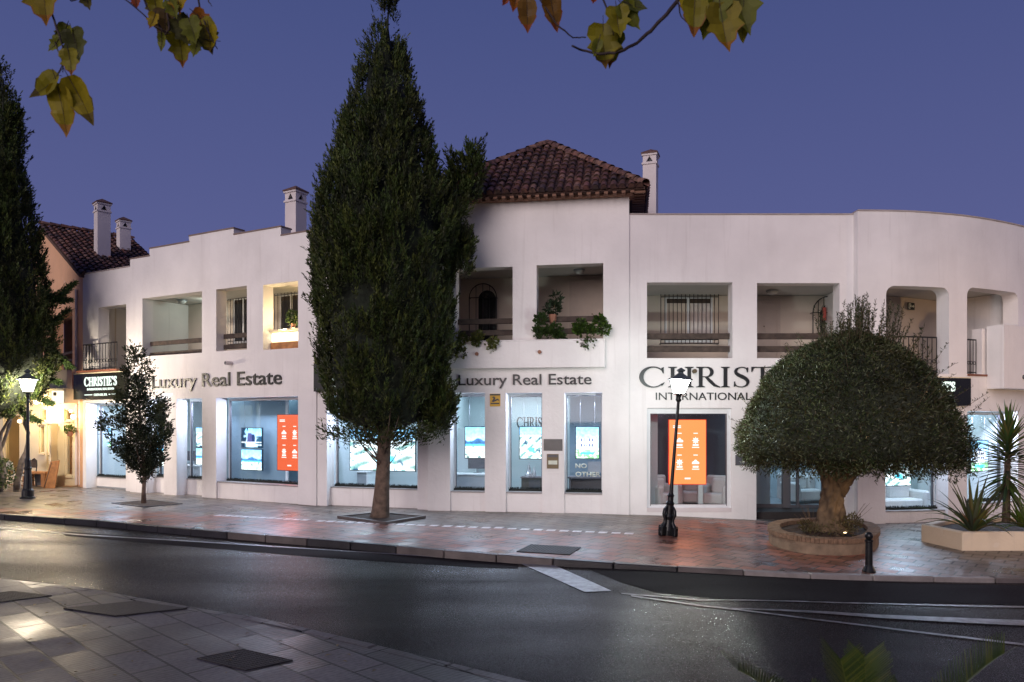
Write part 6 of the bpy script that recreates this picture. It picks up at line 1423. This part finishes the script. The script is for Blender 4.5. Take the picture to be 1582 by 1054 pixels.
# upright sprigs
PS, DS = [], []; mb = MB(); r_ = random.Random(77)
for k in range(230):
    if k < 180: a = r_.uniform(0, 6.28); rr = r_.uniform(0, 1.2)*(1.0 if k < 90 else .55); x, y_ = cxo+.12+math.cos(a)*rr, YO+math.sin(a)*rr; hh = math.sqrt(max(0, 1-(min(.98, rr/Ro))**1.5))*.97; z0_ = zb_o+hh*(zt_o-zb_o)-.15; ln = r_.uniform(.3, .85)*(1.15 if abs(rr) < .7 else .8)
    else:
        a = r_.uniform(0, 6.28); hh = r_.uniform(.25, .9); rr = float(oprof(np.array([hh]))[0]); x, y_ = cxo+math.cos(a)*rr, YO+math.sin(a)*rr; z0_ = zb_o+hh*(zt_o-zb_o)-.1; ln = r_.uniform(.18, .45)
    dx, dy = (x-cxo)*.25+r_.uniform(-.08, .08), (y_-YO)*.2; pts_ = [V(x+dx*s, y_+dy*s, z0_+ln*s) for s in (0, .35, .7, 1)]
    mb.tube(pts_, [.005, .004, .003, .002], 4)
    for j in range(int(ln*85)): s = r_.random(); q = V(x+dx*s, y_+dy*s, z0_+ln*s); PS.append(list(q)); DS.append([r_.uniform(-1, 1), r_.uniform(-1, 1), .9])
mb.out('foliage', 'olivebark', T4); leaves(np.array(PS), np.array(DS), .055, .014, OC, rs, 'leafglossy', 'sprigs', T4, jit=.3)  # first mesh is the bare stems of the sprigs, second their leaves
# twisted trunk
def gn(u, v, dy=0): q = pix(u, v, YO+dy); return q
def ridge(seed, k=5, amp=.16): return lambda t, i: 1+amp*math.sin(k*t+i*.55+seed)+amp*.5*math.sin((2*k+1)*t-i*.8+seed*2)+amp*.25*math.sin(17*t+i)
def dens(pts_, rad, n=5):
    P, Q = [], []
    for i in range(len(pts_)-1):
        for j in range(n): t = j/n; s = t*t*(3-2*t); P.append(Vector(pts_[i]).lerp(Vector(pts_[i+1]), t)); Q.append(rad[i]+(rad[i+1]-rad[i])*s)
    return P+[Vector(pts_[-1])], Q+[rad[-1]]
pp_, rr_ = dens([gn(1282, 838), gn(1283, 822), gn(1283, 800), gn(1286, 775), gn(1287, 755), gn(1284, 735), gn(1274, 712), gn(1262, 690), gn(1250, 660)], [.42, .32, .235, .19, .175, .17, .15, .12, .07]); MB().tube(pp_, rr_, 40, rfun=ridge(0)).out('trunk', 'olivebark', T4, smooth=True)
pp_, rr_ = dens([gn(1292, 765, .02), gn(1298, 745), gn(1313, 728), gn(1330, 712), gn(1342, 690), gn(1352, 660)], [.14, .165, .155, .135, .10, .06]); MB().tube(pp_, rr_, 32, rfun=ridge(2, 4)).out('limb', 'olivebark', T4, smooth=True)
pp_, rr_ = dens([gn(1284, 740, .15), gn(1296, 715, .2), gn(1304, 690, .25), gn(1308, 650, .2)], [.13, .14, .11, .06]); MB().tube(pp_, rr_, 24, rfun=ridge(4, 4)).out('limb', 'olivebark', T4, smooth=True)
for k, (u, v, dy, r) in enumerate(((1250, 838, -.1, .12), (1262, 842, -.35, .12), (1306, 840, -.25, .13), (1318, 834, .0, .10))):
    pp_, rr_ = dens([gn(u, v, dy), gn((u*2+1283)/3, v-14, dy*.5), gn((u+1283*3)/4, v-42, dy*.2)], [r, r*.9, r*.35]); MB().tube(pp_, rr_, 16, rfun=ridge(k, 3, .12)).out('root_flare', 'olivebark', T4, smooth=True)
# curved brick planter under the olive: outline in pixels on the pavement
PL = thing('curved_brick_planter', 'low curved brick planter holding the olive tree', 'planter', gp(1272, 850))
fr_ = [(1186, 834), (1192, 843), (1215, 850), (1245, 856), (1280, 858.5), (1315, 858.5), (1342, 855), (1356, 848)]; bk = [(1359, 838), (1345, 828), (1310, 822), (1260, 820), (1215, 823), (1193, 828)]
ol = [gp(u, v) for u, v in fr_+bk]; ol2 = []
for i in range(len(ol)):
    p0, p1, p2, p3 = ol[i-1], ol[i], ol[(i+1) % len(ol)], ol[(i+2) % len(ol)]
    for j in range(5): t = j/5; ol2.append(.5*((2*p1)+(p2-p0)*t+(2*p0-5*p1+4*p2-p3)*t*t+(-p0+3*p1-3*p2+p3)*t*t*t))
c = sum(ol2, V(0, 0, 0))/len(ol2)
def inset(k): 
    o = []
    for i, p in enumerate(ol2): d = (ol2[(i+1) % len(ol2)]-ol2[i-1]); n_ = V(-d.y, d.x, 0).normalized(); o.append(p+n_*k)
    return o
def ringw(name, k0, k1, z0, z1, m, par):
    a, b_ = inset(k0), inset(k1); bm = bmesh.new(); R4 = [[bm.verts.new((p.x, p.y, gz(p.x)+z)) for p in q] for q, z in ((a, z0), (a, z1), (b_, z1), (b_, z0))]; n = len(a)
    for A_, B_ in zip(R4, R4[1:]):
        for i in range(n): bm.faces.new([A_[i], A_[(i+1) % n], B_[(i+1) % n], B_[i]])
    bmesh.ops.recalc_face_normals(bm, faces=bm.faces); return from_bm(name, bm, m, par)
sgn = 1
if (inset(.1)[0]-c).length > (ol2[0]-c).length: sgn = -1
ringw('base_wall', .02*sgn, .2*sgn, -.2, .20, mat('planter_render', (.25, .185, .12), .85, var=.3, scale=5, bump=.5), PL)
# header bricks on the rim
a, b_ = inset(-.005*sgn), inset(.22*sgn); mb = MB(); per = 0; n = len(ol2)
for i in range(n):
    p, q = a[i], a[(i+1) % n]; p2, q2 = b_[i], b_[(i+1) % n]; l = (q-p).length; k = max(1, round(l/.065))
    for j in range(k):
        s, e_ = j/k+.06/k, (j+1)/k-.06/k; z0 = gz(p.x); hj = random.uniform(-.003, .004)
        A4 = [p.lerp(q, s), p.lerp(q, e_), p2.lerp(q2, e_), p2.lerp(q2, s)]
        mb.hexa([V(w.x, w.y, z0+.203) for w in A4]+[V(w.x, w.y, z0+.285+hj) for w in A4])
mb.out('brick_rim', mat('planter_brick', (.22, .14, .085), .85, var=.35, scale=12, bump=.5), PL)
bm = bmesh.new(); a = inset(.19*sgn); vv = [bm.verts.new((p.x, p.y, gz(p.x)+.20)) for p in a]; cc_ = bm.verts.new((bo_.x, bo_.y, .16)); mid = [bm.verts.new((p.x*.5+bo_.x*.5, p.y*.5+bo_.y*.5, gz(p.x)+.27+random.uniform(-.02, .03))) for p in a]
for i in range(len(a)): j = (i+1) % len(a); bm.faces.new([vv[i], vv[j], mid[j], mid[i]]); bm.faces.new([mid[i], mid[j], cc_])
from_bm('soil', bm, 'soil', PL)
rsn = np.random.RandomState(71)
wd = thing('weeds', None, None, (bo_.x+.35, bo_.y-.3, .1)); tag(wd, 'dry weeds and shoots growing around the foot of the olive trunk', 'weeds')
for u, v, rx, n in ((1318, 806, .16, 420), (1300, 820, .25, 400), (1245, 812, .12, 260), (1260, 828, .25, 400)): p = pix(u, v, YO-.35); leafblob(n, p, (rx, rx, rx*.9), .05, .018, [(.10, .09, .03), (.08, .06, .03), (.12, .10, .05)], n+u, 'leaf', 'shoots', wd)
mb = MB()
for k in range(16):
    u = random.choice([1320, 1330, 1250, 1240])+random.uniform(-8, 14); p0 = pix(1308 if u > 1290 else 1255, 826, YO-.3); p1 = pix(u+random.uniform(0, 18)*(1 if u > 1290 else -1), random.uniform(765, 800), YO-.3); mb.tube([p0, p0.lerp(p1, .5)+V(0, 0, .05), p1], [.004, .003, .002], 4)
mb.out('stems', 'olivebark', wd)
sp = thing('garden_spotlight', 'small amber garden spotlight at the right foot of the olive trunk', 'spotlight', pix(1309, 828, YO-.55))
p = pix(1309, 829, YO-.62); MB().tube([p+V(.05, -.03, -.02), p+V(-.02, .02, .05)], .035, 10).out('housing', 'lampblack', sp); MB().lathe([(.001, 0), (.03, .004), (.001, .012)], p+V(-.025, .025, .06), 10).out('lens', 'bulby', sp)
l_ = bpy.data.lights.new('garden_spotlight_light', 'SPOT'); l_.energy = 9; l_.color = (1, .66, .28); l_.spot_size = R(95); l_.spot_blend = .6; l_.shadow_soft_size = .03; lo = bpy.data.objects.new('garden_spotlight_light', l_); C.objects.link(lo); lo.location = p+V(.12, -.25, .10); lo.rotation_euler = (V(-.35, .55, .9)).to_track_quat('-Z', 'Y').to_euler()
# ------------------------------------------------------------------ white planter and spiky plants
kx = gp(1487, 851); lx = gp(1423, 836); rx_ = gp(1640, 854)
WP = thing('white_planter', 'low white stucco planter wall in the right corner', 'planter', kx)
bk1 = V(rx_.x+2.6, rx_.y+.2, 0); bk2 = V(rx_.x+2.8, 16.5, 0); bk3 = V(lx.x+.9, 15.6, 0)
PLP = [kx, bk1, bk2, bk3, lx]; th_ = .16; ce = sum(PLP, V(0, 0, 0))/5
for i in range(5):
    a, b_ = PLP[i], PLP[(i+1) % 5]; d = (b_-a).normalized(); n_ = V(-d.y, d.x, 0)*th_; ex = d*.0
    MB().hexa([V(w.x, w.y, -.5) for w in (a, b_, b_+n_, a+n_)]+[V(w.x, w.y, .14 if i in (0, 1) else .135) for w in (a, b_, b_+n_, a+n_)]).out('wall', 'planterw', WP, bevel=.015)
MB().prism([(w.x+(ce.x-w.x)*.02, w.y+(ce.y-w.y)*.02) for w in PLP], -.4, .06).out('soil', 'soil', WP)
def strap(mb_list, base, az, el, ln, w, droop, seg=7, fold=.25):
    """one sword leaf: az azimuth, el elevation; V-folded strip"""
    p = Vector(base); d = V(math.cos(az)*math.cos(el), math.sin(az)*math.cos(el), math.sin(el)); rows = []
    for i in range(seg+1):
        t = i/seg; ww = w*(1-t**2.2)*(.55+.9*min(1, t*3)) if i < seg else .001
        s = d.cross(V(0, 0, 1)); s = s.normalized() if s.length > .01 else V(1, 0, 0); up_ = s.cross(d)
        rows.append((p-s*ww/2+up_*ww*fold, p, p+s*ww/2+up_*ww*fold)); p = p+d*ln/seg; d = (d+V(0, 0, -droop/seg)).normalized()
    for a, b_ in zip(rows, rows[1:]):
        mb_list.append([a[0], a[1], b_[1], b_[0]]); mb_list.append([a[1], a[2], b_[2], b_[1]])
def rosette(name, parent, base, n, el0, el1, ln, w, droop, cols, seed, zspread=0, m='leafglossy', fold=.25):
    r = random.Random(seed); Q, cl = [], []
    for i in range(n):
        az = i*2.39996+r.uniform(-.2, .2); f = i/n; el = el0+(el1-el0)*f; k0 = len(Q)
        strap(Q, Vector(base)+V(math.cos(az)*.02, math.sin(az)*.02, zspread*f), az, el, ln*r.uniform(.8, 1.12), w, droop*(1-f*.6), fold=fold)
        c_ = [x*r.uniform(.7, 1.3) for x in r.choice(cols)]; cl += [c_]*(len(Q)-k0)
    return quads_mesh(name, [[list(p) for p in q] for q in Q], cl, m, parent)
YG = [(.10, .14, .03), (.07, .11, .03), (.16, .17, .05)]; DGc = [(.07, .10, .04), (.05, .075, .035), (.11, .12, .05)]
yb = pix(1554, 800, 14.3); yk_ = thing('yucca', 'tall yucca with a spiky head in the white planter at the right edge', 'plant', yb)
MB().tube([yb+V(0, 0, -.1), yb+V(0.02, 0, .5), yb+V(.03, 0, 1.0), yb+V(.05, 0, 1.6)], [.075, .06, .055, .04], 10).out('trunk', 'bark', yk_, smooth=True)
rosette('leaf_head', yk_, yb+V(.04, 0, 1.10), 95, R(-5), R(85), .62, .045, .25, YG, 5, .55); rosette('leaf_head', yk_, yb+V(.02, 0, .50), 110, R(-50), R(30), .62, .045, .35, DGc, 6, .72)
b1 = pix(1503, 822, 14.1); th = thing('flax_plant', 'wide strap-leaved flax plant at the left end of the white planter', 'plant', b1); rosette('leaves', th, b1+V(0, 0, -.02), 34, R(30), R(84), 1.12, .06, 1.25, [(.09, .12, .045), (.15, .15, .055), (.07, .09, .04)], 15); rosette('leaves', th, b1+V(.05, .05, -.02), 30, R(40), R(88), .62, .05, .6, [(.22, .17, .06), (.12, .12, .04)], 16)
b1 = pix(1580, 815, 14.2); th = thing('flax_plant', 'low spiky plant right of the yucca trunk in the white planter', 'plant', b1); rosette('leaves', th, b1, 46, R(10), R(80), .62, .05, .8, YG, 17)
b1 = pix(1620, 808, 14.6); th = thing('flax_plant', 'spiky plant beyond the right edge behind the yucca', 'plant', b1); rosette('leaves', th, b1, 30, R(20), R(85), .8, .05, .8, DGc, 18)
# ------------------------------------------------------------------ balcony plants
def trail(name, label, px, sec, t, seed, n, cols, drop=.3, potq=True):
    th = thing(name, label, 'plant', sec.P(sec.hit((px[0]+px[2])/2, px[3])[0], sec.hit((px[0]+px[2])/2, (px[1]+px[3])/2)[1], t)); rs = np.random.RandomState(seed); s2 = sec.off(t); P, Dn = [], []
    nc = max(5, int((px[2]-px[0])/7)); mb = MB()
    for k in range(nc):
        u = px[0]+(px[2]-px[0])*rs.rand(); v = px[1]+(px[3]-px[1])*rs.rand(); q, z = s2.hit(u, v); c_ = sec.P(q, z, t+rs.randn()*.05); r = .09+.07*rs.rand()
        for j in range(n//nc): d = rs.randn(3); d /= np.linalg.norm(d); P.append(np.array(c_)+d*r*rs.rand()**.4); Dn.append(d+np.array([0, -.5, .3]))
        mb.tube([c_, sec.P(q+rs.randn()*.05, sec.hit(u, 522)[1]+.06, t+.12)], [.004, .006], 4)
    leaves(np.array(P), np.array(Dn), .075, .065, cols, rs, 'leafglossy', 'foliage', th, jit=.4); mb.out('stems', 'olivebark', th); return th
trail('trailing_plant', 'leafy green plant spilling over the rail of the right tower loggia', (829, 488, 868, 522), D, .0, 3, 700, [(.07, .12, .03), (.05, .09, .03)])
trail('trailing_plant', 'bright leafed plant spilling over the right end of the tower balcony', (888, 492, 934, 522), D, -.08, 4, 900, [(.10, .17, .03), (.06, .11, .03)])
trail('trailing_plant', 'thin trailing shoots hanging below the right end of the tower balcony', (898, 520, 918, 535), D, -.2, 14, 120, [(.07, .12, .03)])
trail('trailing_plant', 'yellow-green geranium hanging over the balcony beside the cypress', (704, 508, 742, 545), D, -.2, 6, 560, [(.14, .15, .04), (.09, .12, .035)])
trail('trailing_plant', 'small yellow-green tuft hanging over the middle of the tower balcony', (757, 526, 770, 537), D, -.2, 7, 180, [(.16, .18, .05)])
pq = D.off(.12); q, z = pq.hit(854, 486); p = D.P(q, z, .12); th = thing('potted_plant', 'dark upright leafy plant on the tower loggia rail', 'plant', p); MB().lathe([(.07, -.22), (.10, -.02), (.09, 0)], p, 12).out('pot', 'pot', th)
leafblob(150, p+V(0, 0, .15), (.2, .12, .14), .11, .06, [(.02, .035, .015)], 9, 'leaf', 'foliage', th); leafblob(70, p+V(.08, 0, .38), (.12, .08, .12), .12, .05, [(.02, .035, .015)], 10, 'leaf', 'foliage', th); MB().tube([p, p+V(.05, 0, .25), p+V(.08, 0, .5)], [.01, .008, .004], 5).out('stem', 'olivebark', th)
q, z = B.off(.45).hit(453, 500); p = B.P(q, z+.0, .45); th = thing('potted_plant', 'small leafy plant on the shelf of the glowing loggia', 'plant', p); MB().lathe([(.05, -.12), (.07, 0), (.06, .01)], p, 10).out('pot', 'pot', th); leafblob(260, p+V(0, 0, .16), (.17, .15, .2), .08, .05, [(.06, .10, .02), (.03, .06, .02)], 19, 'leaf', 'foliage', th)
# ------------------------------------------------------------------ overhanging tree near the camera
OT = thing('overhanging_tree', 'autumn-leaved tree whose branches hang into the top of the view', 'tree', (-1.3, -2.2, -.05))
MB().tube([(-1.3, -2.2, -.1), (-1.32, -2.15, 1.2), (-1.2, -1.9, 2.6), (-1.0, -1.4, 3.9), (-.7, -.6, 4.6)], [.22, .17, .14, .10, .06], 14).out('trunk', 'bark', OT, smooth=True)
LY = [(.25, .195, .004), (.19, .165, .006), (.12, .13, .008), (.30, .21, .006)]; LR = [(.20, .035, .004), (.24, .08, .004)]
def twig(px, Y, r0=.006, r1=.002, start=None):
    pts_ = ([start] if start else [])+[pix(u, v, Y+.03*math.sin(i*2)) for i, (u, v) in enumerate(px)]
    pp_, rr_ = dens(pts_, [r0+(r1-r0)*i/(len(pts_)-1) for i in range(len(pts_))], 4)
    for i in range(1, len(pp_)-1): pp_[i] += V(random.uniform(-1, 1), 0, random.uniform(-1, 1))*.0015
    MB().tube(pp_, rr_, 6).out('branch', 'twig', OT, smooth=True)
OUT = [(0, 0), (.10, .02), (.22, -.06), (.36, .04), (.40, .22), (.30, .36), (.42, .52), (.26, .60), (.20, .78), (.08, .86), (0, 1.05)]
OUT2 = [(0, 0), (.14, .03), (.24, .14), (.28, .32), (.24, .50), (.26, .56), (.17, .74), (.14, .76), (.06, .92), (0, 1.04)]
def leaf1(u, v, L_px, ang, Y, col, tip=None, kind=0, tilt=0, roll=0, seed=0):
    r = random.Random(seed+int(u*7+v)); ln = L_px/F*Y; o = OUT2 if kind else OUT; base = pix(u, v, Y); quads_, cl = [], []
    ca, sa = math.cos(ang), math.sin(ang)
    def W_(x, y):      # x across, y along (down by default)
        z_ = -abs(x)*.35*(1+roll)+.12*math.sin(y*2.6)+tilt*y*.6+.03*math.sin(7*x+9*y+u)
        X = x*ca+y*sa; Z = -(y*ca-x*sa); return base+V(X*ln, z_*ln, Z*ln)
    for sg_ in (1, -1):
        for (x0, y0), (x1, y1) in zip(o, o[1:]):
            f = r.uniform(.9, 1.1)
            for s0, s1 in ((0, .5), (.5, .86), (.86, 1)):
                q = [W_(sg_*x0*s0, y0*.94 if s0 == 0 else y0+(.5-y0)*0), W_(sg_*x1*s0, y1), W_(sg_*x1*s1, y1), W_(sg_*x0*s1, y0)]
                if s0 == 0: q[0] = W_(0, y0)
                quads_.append(q)
                k = (.86 if s0 == 0 else 1)*f; c_ = [x*k for x in col]
                if s1 == 1 and tip is not None and (y0 > .45): c_ = [a*.4+b__*.6 for a, b__ in zip(c_, tip)]
                if y0 > .75 and tip is not None: c_ = [a*.3+b__*.7 for a, b__ in zip(c_, tip)]
                cl.append(c_)
    lf = quads_mesh('leaf', [[list(p) for p in q] for q in quads_], cl, 'leafthin', OT)
    md = MB().tube([W_(0, -.22)+V(0, -.002, 0), W_(0, 0)+V(0, -.002, 0), W_(0, .5)+V(0, -.002, 0), W_(0, .95)+V(0, -.001, 0)], [.0012, .0014, .0009, .0004], 4); md.out('midrib', 'twig', lf)
M['leafthin'] = attr_mat('autumn_leaf', .55, transl=.25)
Yb = 2.7; st = V(-.75, -.5, 4.6)
twig([(50, -60), (70, -10), (88, 45), (100, 80), (97, 112)], Yb, .007, .0015, st); twig([(88, 45), (84, 62), (96, 95)], Yb, .003, .0015); twig([(97, 100), (88, 116), (96, 118)], Yb, .002, .001)
twig([(88, -30), (110, 2), (135, -6)], Yb, .003, .002); twig([(150, -40), (165, -4), (178, -10), (200, 4), (240, 40), (262, 52)], Yb, .004, .002, st)
twig([(210, -30), (228, 12), (250, 46), (258, 52)], Yb, .005, .002, st); twig([(250, -40), (258, 20), (262, 45), (255, 54), (243, 50)], Yb, .005, .002); twig([(300, -60), (308, 10), (322, 50), (336, 76)], Yb, .005, .002, st); twig([(262, 18), (285, 28), (310, 60), (341, 64)], Yb, .003, .001)
twig([(318, -30), (322, 3), (328, 10)], Yb, .003, .001)
for a in ((62, -34, 72, .12, 0, (.20, .15, .006), LR[1], 0), (104, 40, 34, -.5, 0, LY[2], None, 0), (112, 48, 50, .25, .05, (.06, .065, .010), None, 0), (92, 60, 26, -.9, 0, LY[2], None, 0), (106, 78, 38, .1, 0, LY[1], LR[0], 0),
          (90, 114, 58, -.95, 0, LY[1], (.04, .02, .01), 1), (88, 128, 74, .02, 0, LY[0], LR[1], 1), (106, 118, 72, .38, 0, LY[0], (.05, .03, .01), 1),
          (130, -12, 28, .3, 0, (.07, .06, .01), None, 0), (208, -6, 20, .2, 0, LR[0], None, 0), (238, -10, 40, .0, 0, LY[1], None, 0), (272, -14, 38, .2, 0, LY[3], LR[0], 0), (255, 18, 44, -.2, 0, (.08, .05, .015), None, 0), (250, 50, 26, -.2, 0, LY[2], None, 1), (272, 30, 46, .6, 0, (.06, .06, .012), None, 0),
          (276, 52, 46, .02, 0, LY[1], LR[0], 0), (300, 20, 34, .9, 0, LR[1], LR[0], 0), (292, 30, 42, .3, 0, LY[2], None, 0), (310, 34, 52, .35, 0, LY[1], (.05, .02, .01), 0), (322, 42, 40, .1, 0, LY[0], (.05, .02, .01), 0), (305, 62, 26, -.3, 0, LY[2], None, 0), (262, 2, 30, .4, 0, LY[2], None, 0), (240, 22, 24, -.4, 0, LY[3], LR[0], 0)):
    leaf1(a[0], a[1], a[2], a[3], Yb+random.uniform(-.05, .05)+a[4], a[5], a[6], a[7], random.uniform(-.3, .4), random.uniform(-.3, .6))
st2 = V(-.3, .2, 4.7)
twig([(830, -60), (835, 0), (860, 38), (885, 58), (905, 58)], 2.8, .005, .002, st2); twig([(910, -50), (932, 0), (946, 30), (948, 55)], 2.8, .005, .002, st2); twig([(946, 25), (952, 27)], 2.8, .002, .001)
twig([(1075, -60), (1048, 0), (1030, 22), (1005, 48), (985, 66), (957, 81), (925, 84), (900, 78), (884, 71)], 2.8, .009, .004, V(.2, .3, 4.8)); twig([(1047, 2), (1052, 25), (1062, 36), (1085, 30)], 2.8, .003, .001); twig([(1110, -40), (1098, 15), (1120, 22), (1135, 20)], 2.8, .004, .001, V(.4, .3, 4.8))
for a in ((800, -18, 38, -.2, 0, LR[1], LR[0], 1), (814, -4, 56, .02, 0, (.14, .07, .008), LR[0], 1), (848, -14, 56, .25, 0, (.15, .07, .006), LR[0], 1), (786, -8, 20, -.5, 0, LR[0], None, 1), (920, -14, 20, -.2, 0, LR[0], None, 0),
          (932, 40, 66, .05, 0, LY[1], (.10, .03, .01), 0), (952, 12, 48, .12, 0, LY[1], None, 0), (960, 8, 44, .75, 0, LY[2], None, 0), (965, 4, 36, 1.3, 0, (.06, .07, .012), None, 1), (948, 52, 46, -.1, 0, LY[2], LR[0], 0), (926, 60, 30, -.3, 0, LY[2], None, 1),
          (1062, -20, 54, .05, 0, LY[0], LR[1], 1), (1074, -12, 72, -.05, 0, LY[1], LR[0], 1), (1106, -12, 70, -.25, 0, LY[2], None, 0), (1112, 10, 72, .18, 0, (.20, .16, .008), LR[1], 0), (1136, -20, 76, .3, 0, LY[2], None, 0), (1150, -16, 72, .05, 0, LY[1], None, 1), (1118, -18, 50, .2, 0, (.07, .07, .012), None, 0)):
    leaf1(a[0], a[1], a[2], a[3], 2.8+random.uniform(-.05, .05), a[5], a[6], a[7], random.uniform(-.3, .4), random.uniform(-.3, .6))
# ------------------------------------------------------------------ sago palm below the camera
cb = V(1.47, 3.05, .62); SP = thing('sago_palm', 'small sago palm whose frond tips rise at the bottom right of the view', 'plant', (cb.x, cb.y, -.05))
MB().tube([(cb.x, cb.y, -.1), (cb.x, cb.y, .3), (cb.x, cb.y, .62)], [.12, .13, .10], 12, rfun=lambda t, i: 1+.06*math.sin(9*t+i)).out('trunk', 'bark', SP)
def frond(tip, mid, n=52, ll=.13, seed=1):
    r = random.Random(seed); P0 = cb; Q, cl = [], []; pts_ = []
    for k in range(n+1): t = k/n; pts_.append(P0*(1-t)**2+mid*2*t*(1-t)+tip*t*t)
    for k in range(3, n+1):
        d = (pts_[k]-pts_[k-1]).normalized(); s = d.cross(V(0, 0, 1)).normalized(); up_ = s.cross(d); l = ll*math.sin(math.pi*min(1, .12+.86*(1-k/n)+.06))**.6*(.9+.2*r.random())+.015
        for sg_ in (1, -1):
            dr_ = (s*sg_*.75+d*.75+up_*.35).normalized(); b_ = pts_[k]; e_ = b_+dr_*l; wv = d*.006
            Q.append([b_-wv, b_+wv, e_+wv*.3, e_-wv*.3]); c_ = r.choice([(.055, .085, .018), (.04, .065, .014), (.09, .11, .02)]); cl.append(c_)
    f = quads_mesh('frond', [[list(p) for p in q] for q in Q], cl, 'leafglossy', SP)
    MB().tube(pts_, [.006-.004*k/n for k in range(n+1)], 5).out('stem', mat('frond_stem', (.08, .10, .02), .5), f)
TIPS = [((1142, 1036, 2.9), .5), ((1299, 1020, 2.8), .5), ((1336, 1016, 3.15), .55), ((1550, 1010, 3.0), .5), ((1180, 1060, 2.6), .4), ((1480, 1090, 2.7), .4), ((1400, 1075, 3.3), .5), ((1250, 1080, 3.3), .45), ((1430, 1120, 2.55), .3), ((1300, 1130, 2.5), .3)]
for k, ((u, v, Y), lift) in enumerate(TIPS):
    tip = pix(u, v, Y); mid = cb.lerp(tip, .55)+V(0, 0, .14 if k in (0, 3) else .05); frond(tip, mid, seed=k)

# ------------------------------------------------------------------ office desks behind the shop windows
def office(sec, u, t, label, mlabel, z0=.05):
    s2 = sec.off(t); q = s2.hit(u, 700)[0]; p = sec.P(q, z0, t); th = thing('desk', label, 'desk', p, sec.rz+.1)
    MB().box((0, 0, .72), (1.2, .6, .04)).out('desktop', 'iwhite', th, local=True, bevel=.006)
    for x in (-.55, .55): MB().box((x, 0, .35), (.05, .55, .70)).out('leg', 'iwhite', th, local=True)
    MB().box((0, -.25, .45), (1.05, .02, .45)).out('modesty_panel', 'alu', th, local=True)
    m_ = thing('monitor', mlabel, 'monitor', V(p.x, p.y, p.z+.742), sec.rz+.3)
    MB().box((0, 0, .27), (.52, .03, .31)).out('display', 'idark', m_, local=True); MB().box((0, .02, .07), (.05, .03, .13)).out('stand', 'alu', m_, local=True); MB().box((0, 0, .006), (.22, .16, .012)).out('foot', 'alu', m_, local=True)
office(B, 300, 1.7, 'white desk inside the narrow window left of the orange screen', 'monitor on the white desk in the narrow window left of the orange screen')
office(Cc, 545, 1.9, 'white desk inside the wide window behind the cypress trunk', 'monitor on the white desk behind the cypress trunk')
office(D, 738, 2.0, 'white desk inside the first narrow window right of the cypress', 'monitor on the white desk in the first narrow window right of the cypress')

rs = np.random.RandomState(99); Q, cl = [], []
for k in range(130):
    if k < 60: u, v = rs.uniform(0, 700), rs.uniform(905, 1050); zq = -.05; P_ = pix(u, v, F*(EYE+.05)/(v-HV)); ok = P_.y < yn(P_.x)-.25
    else: u, v = rs.uniform(50, 1400), rs.uniform(775, 875); P_ = gp(u, v); zq = 0; ok = P_.y > yk(P_.x)+.2
    if not ok: continue
    a = rs.uniform(0, 6.28); l = rs.uniform(.02, .045); d = V(math.cos(a), math.sin(a), 0)*l; e_ = V(-math.sin(a), math.cos(a), 0)*l*.45; c_ = V(P_.x, P_.y, gz(P_.x)+zq+.012)
    Q.append([c_-d, c_-e_+V(0, 0, .006), c_+d, c_+e_+V(0, 0, .008)]); cl.append([(.10, .07, .02), (.06, .035, .02), (.14, .10, .03)][k % 3])
tag(quads_mesh('fallen_leaves', [[list(x) for x in q] for q in Q], cl, 'leaf'), kind='stuff')
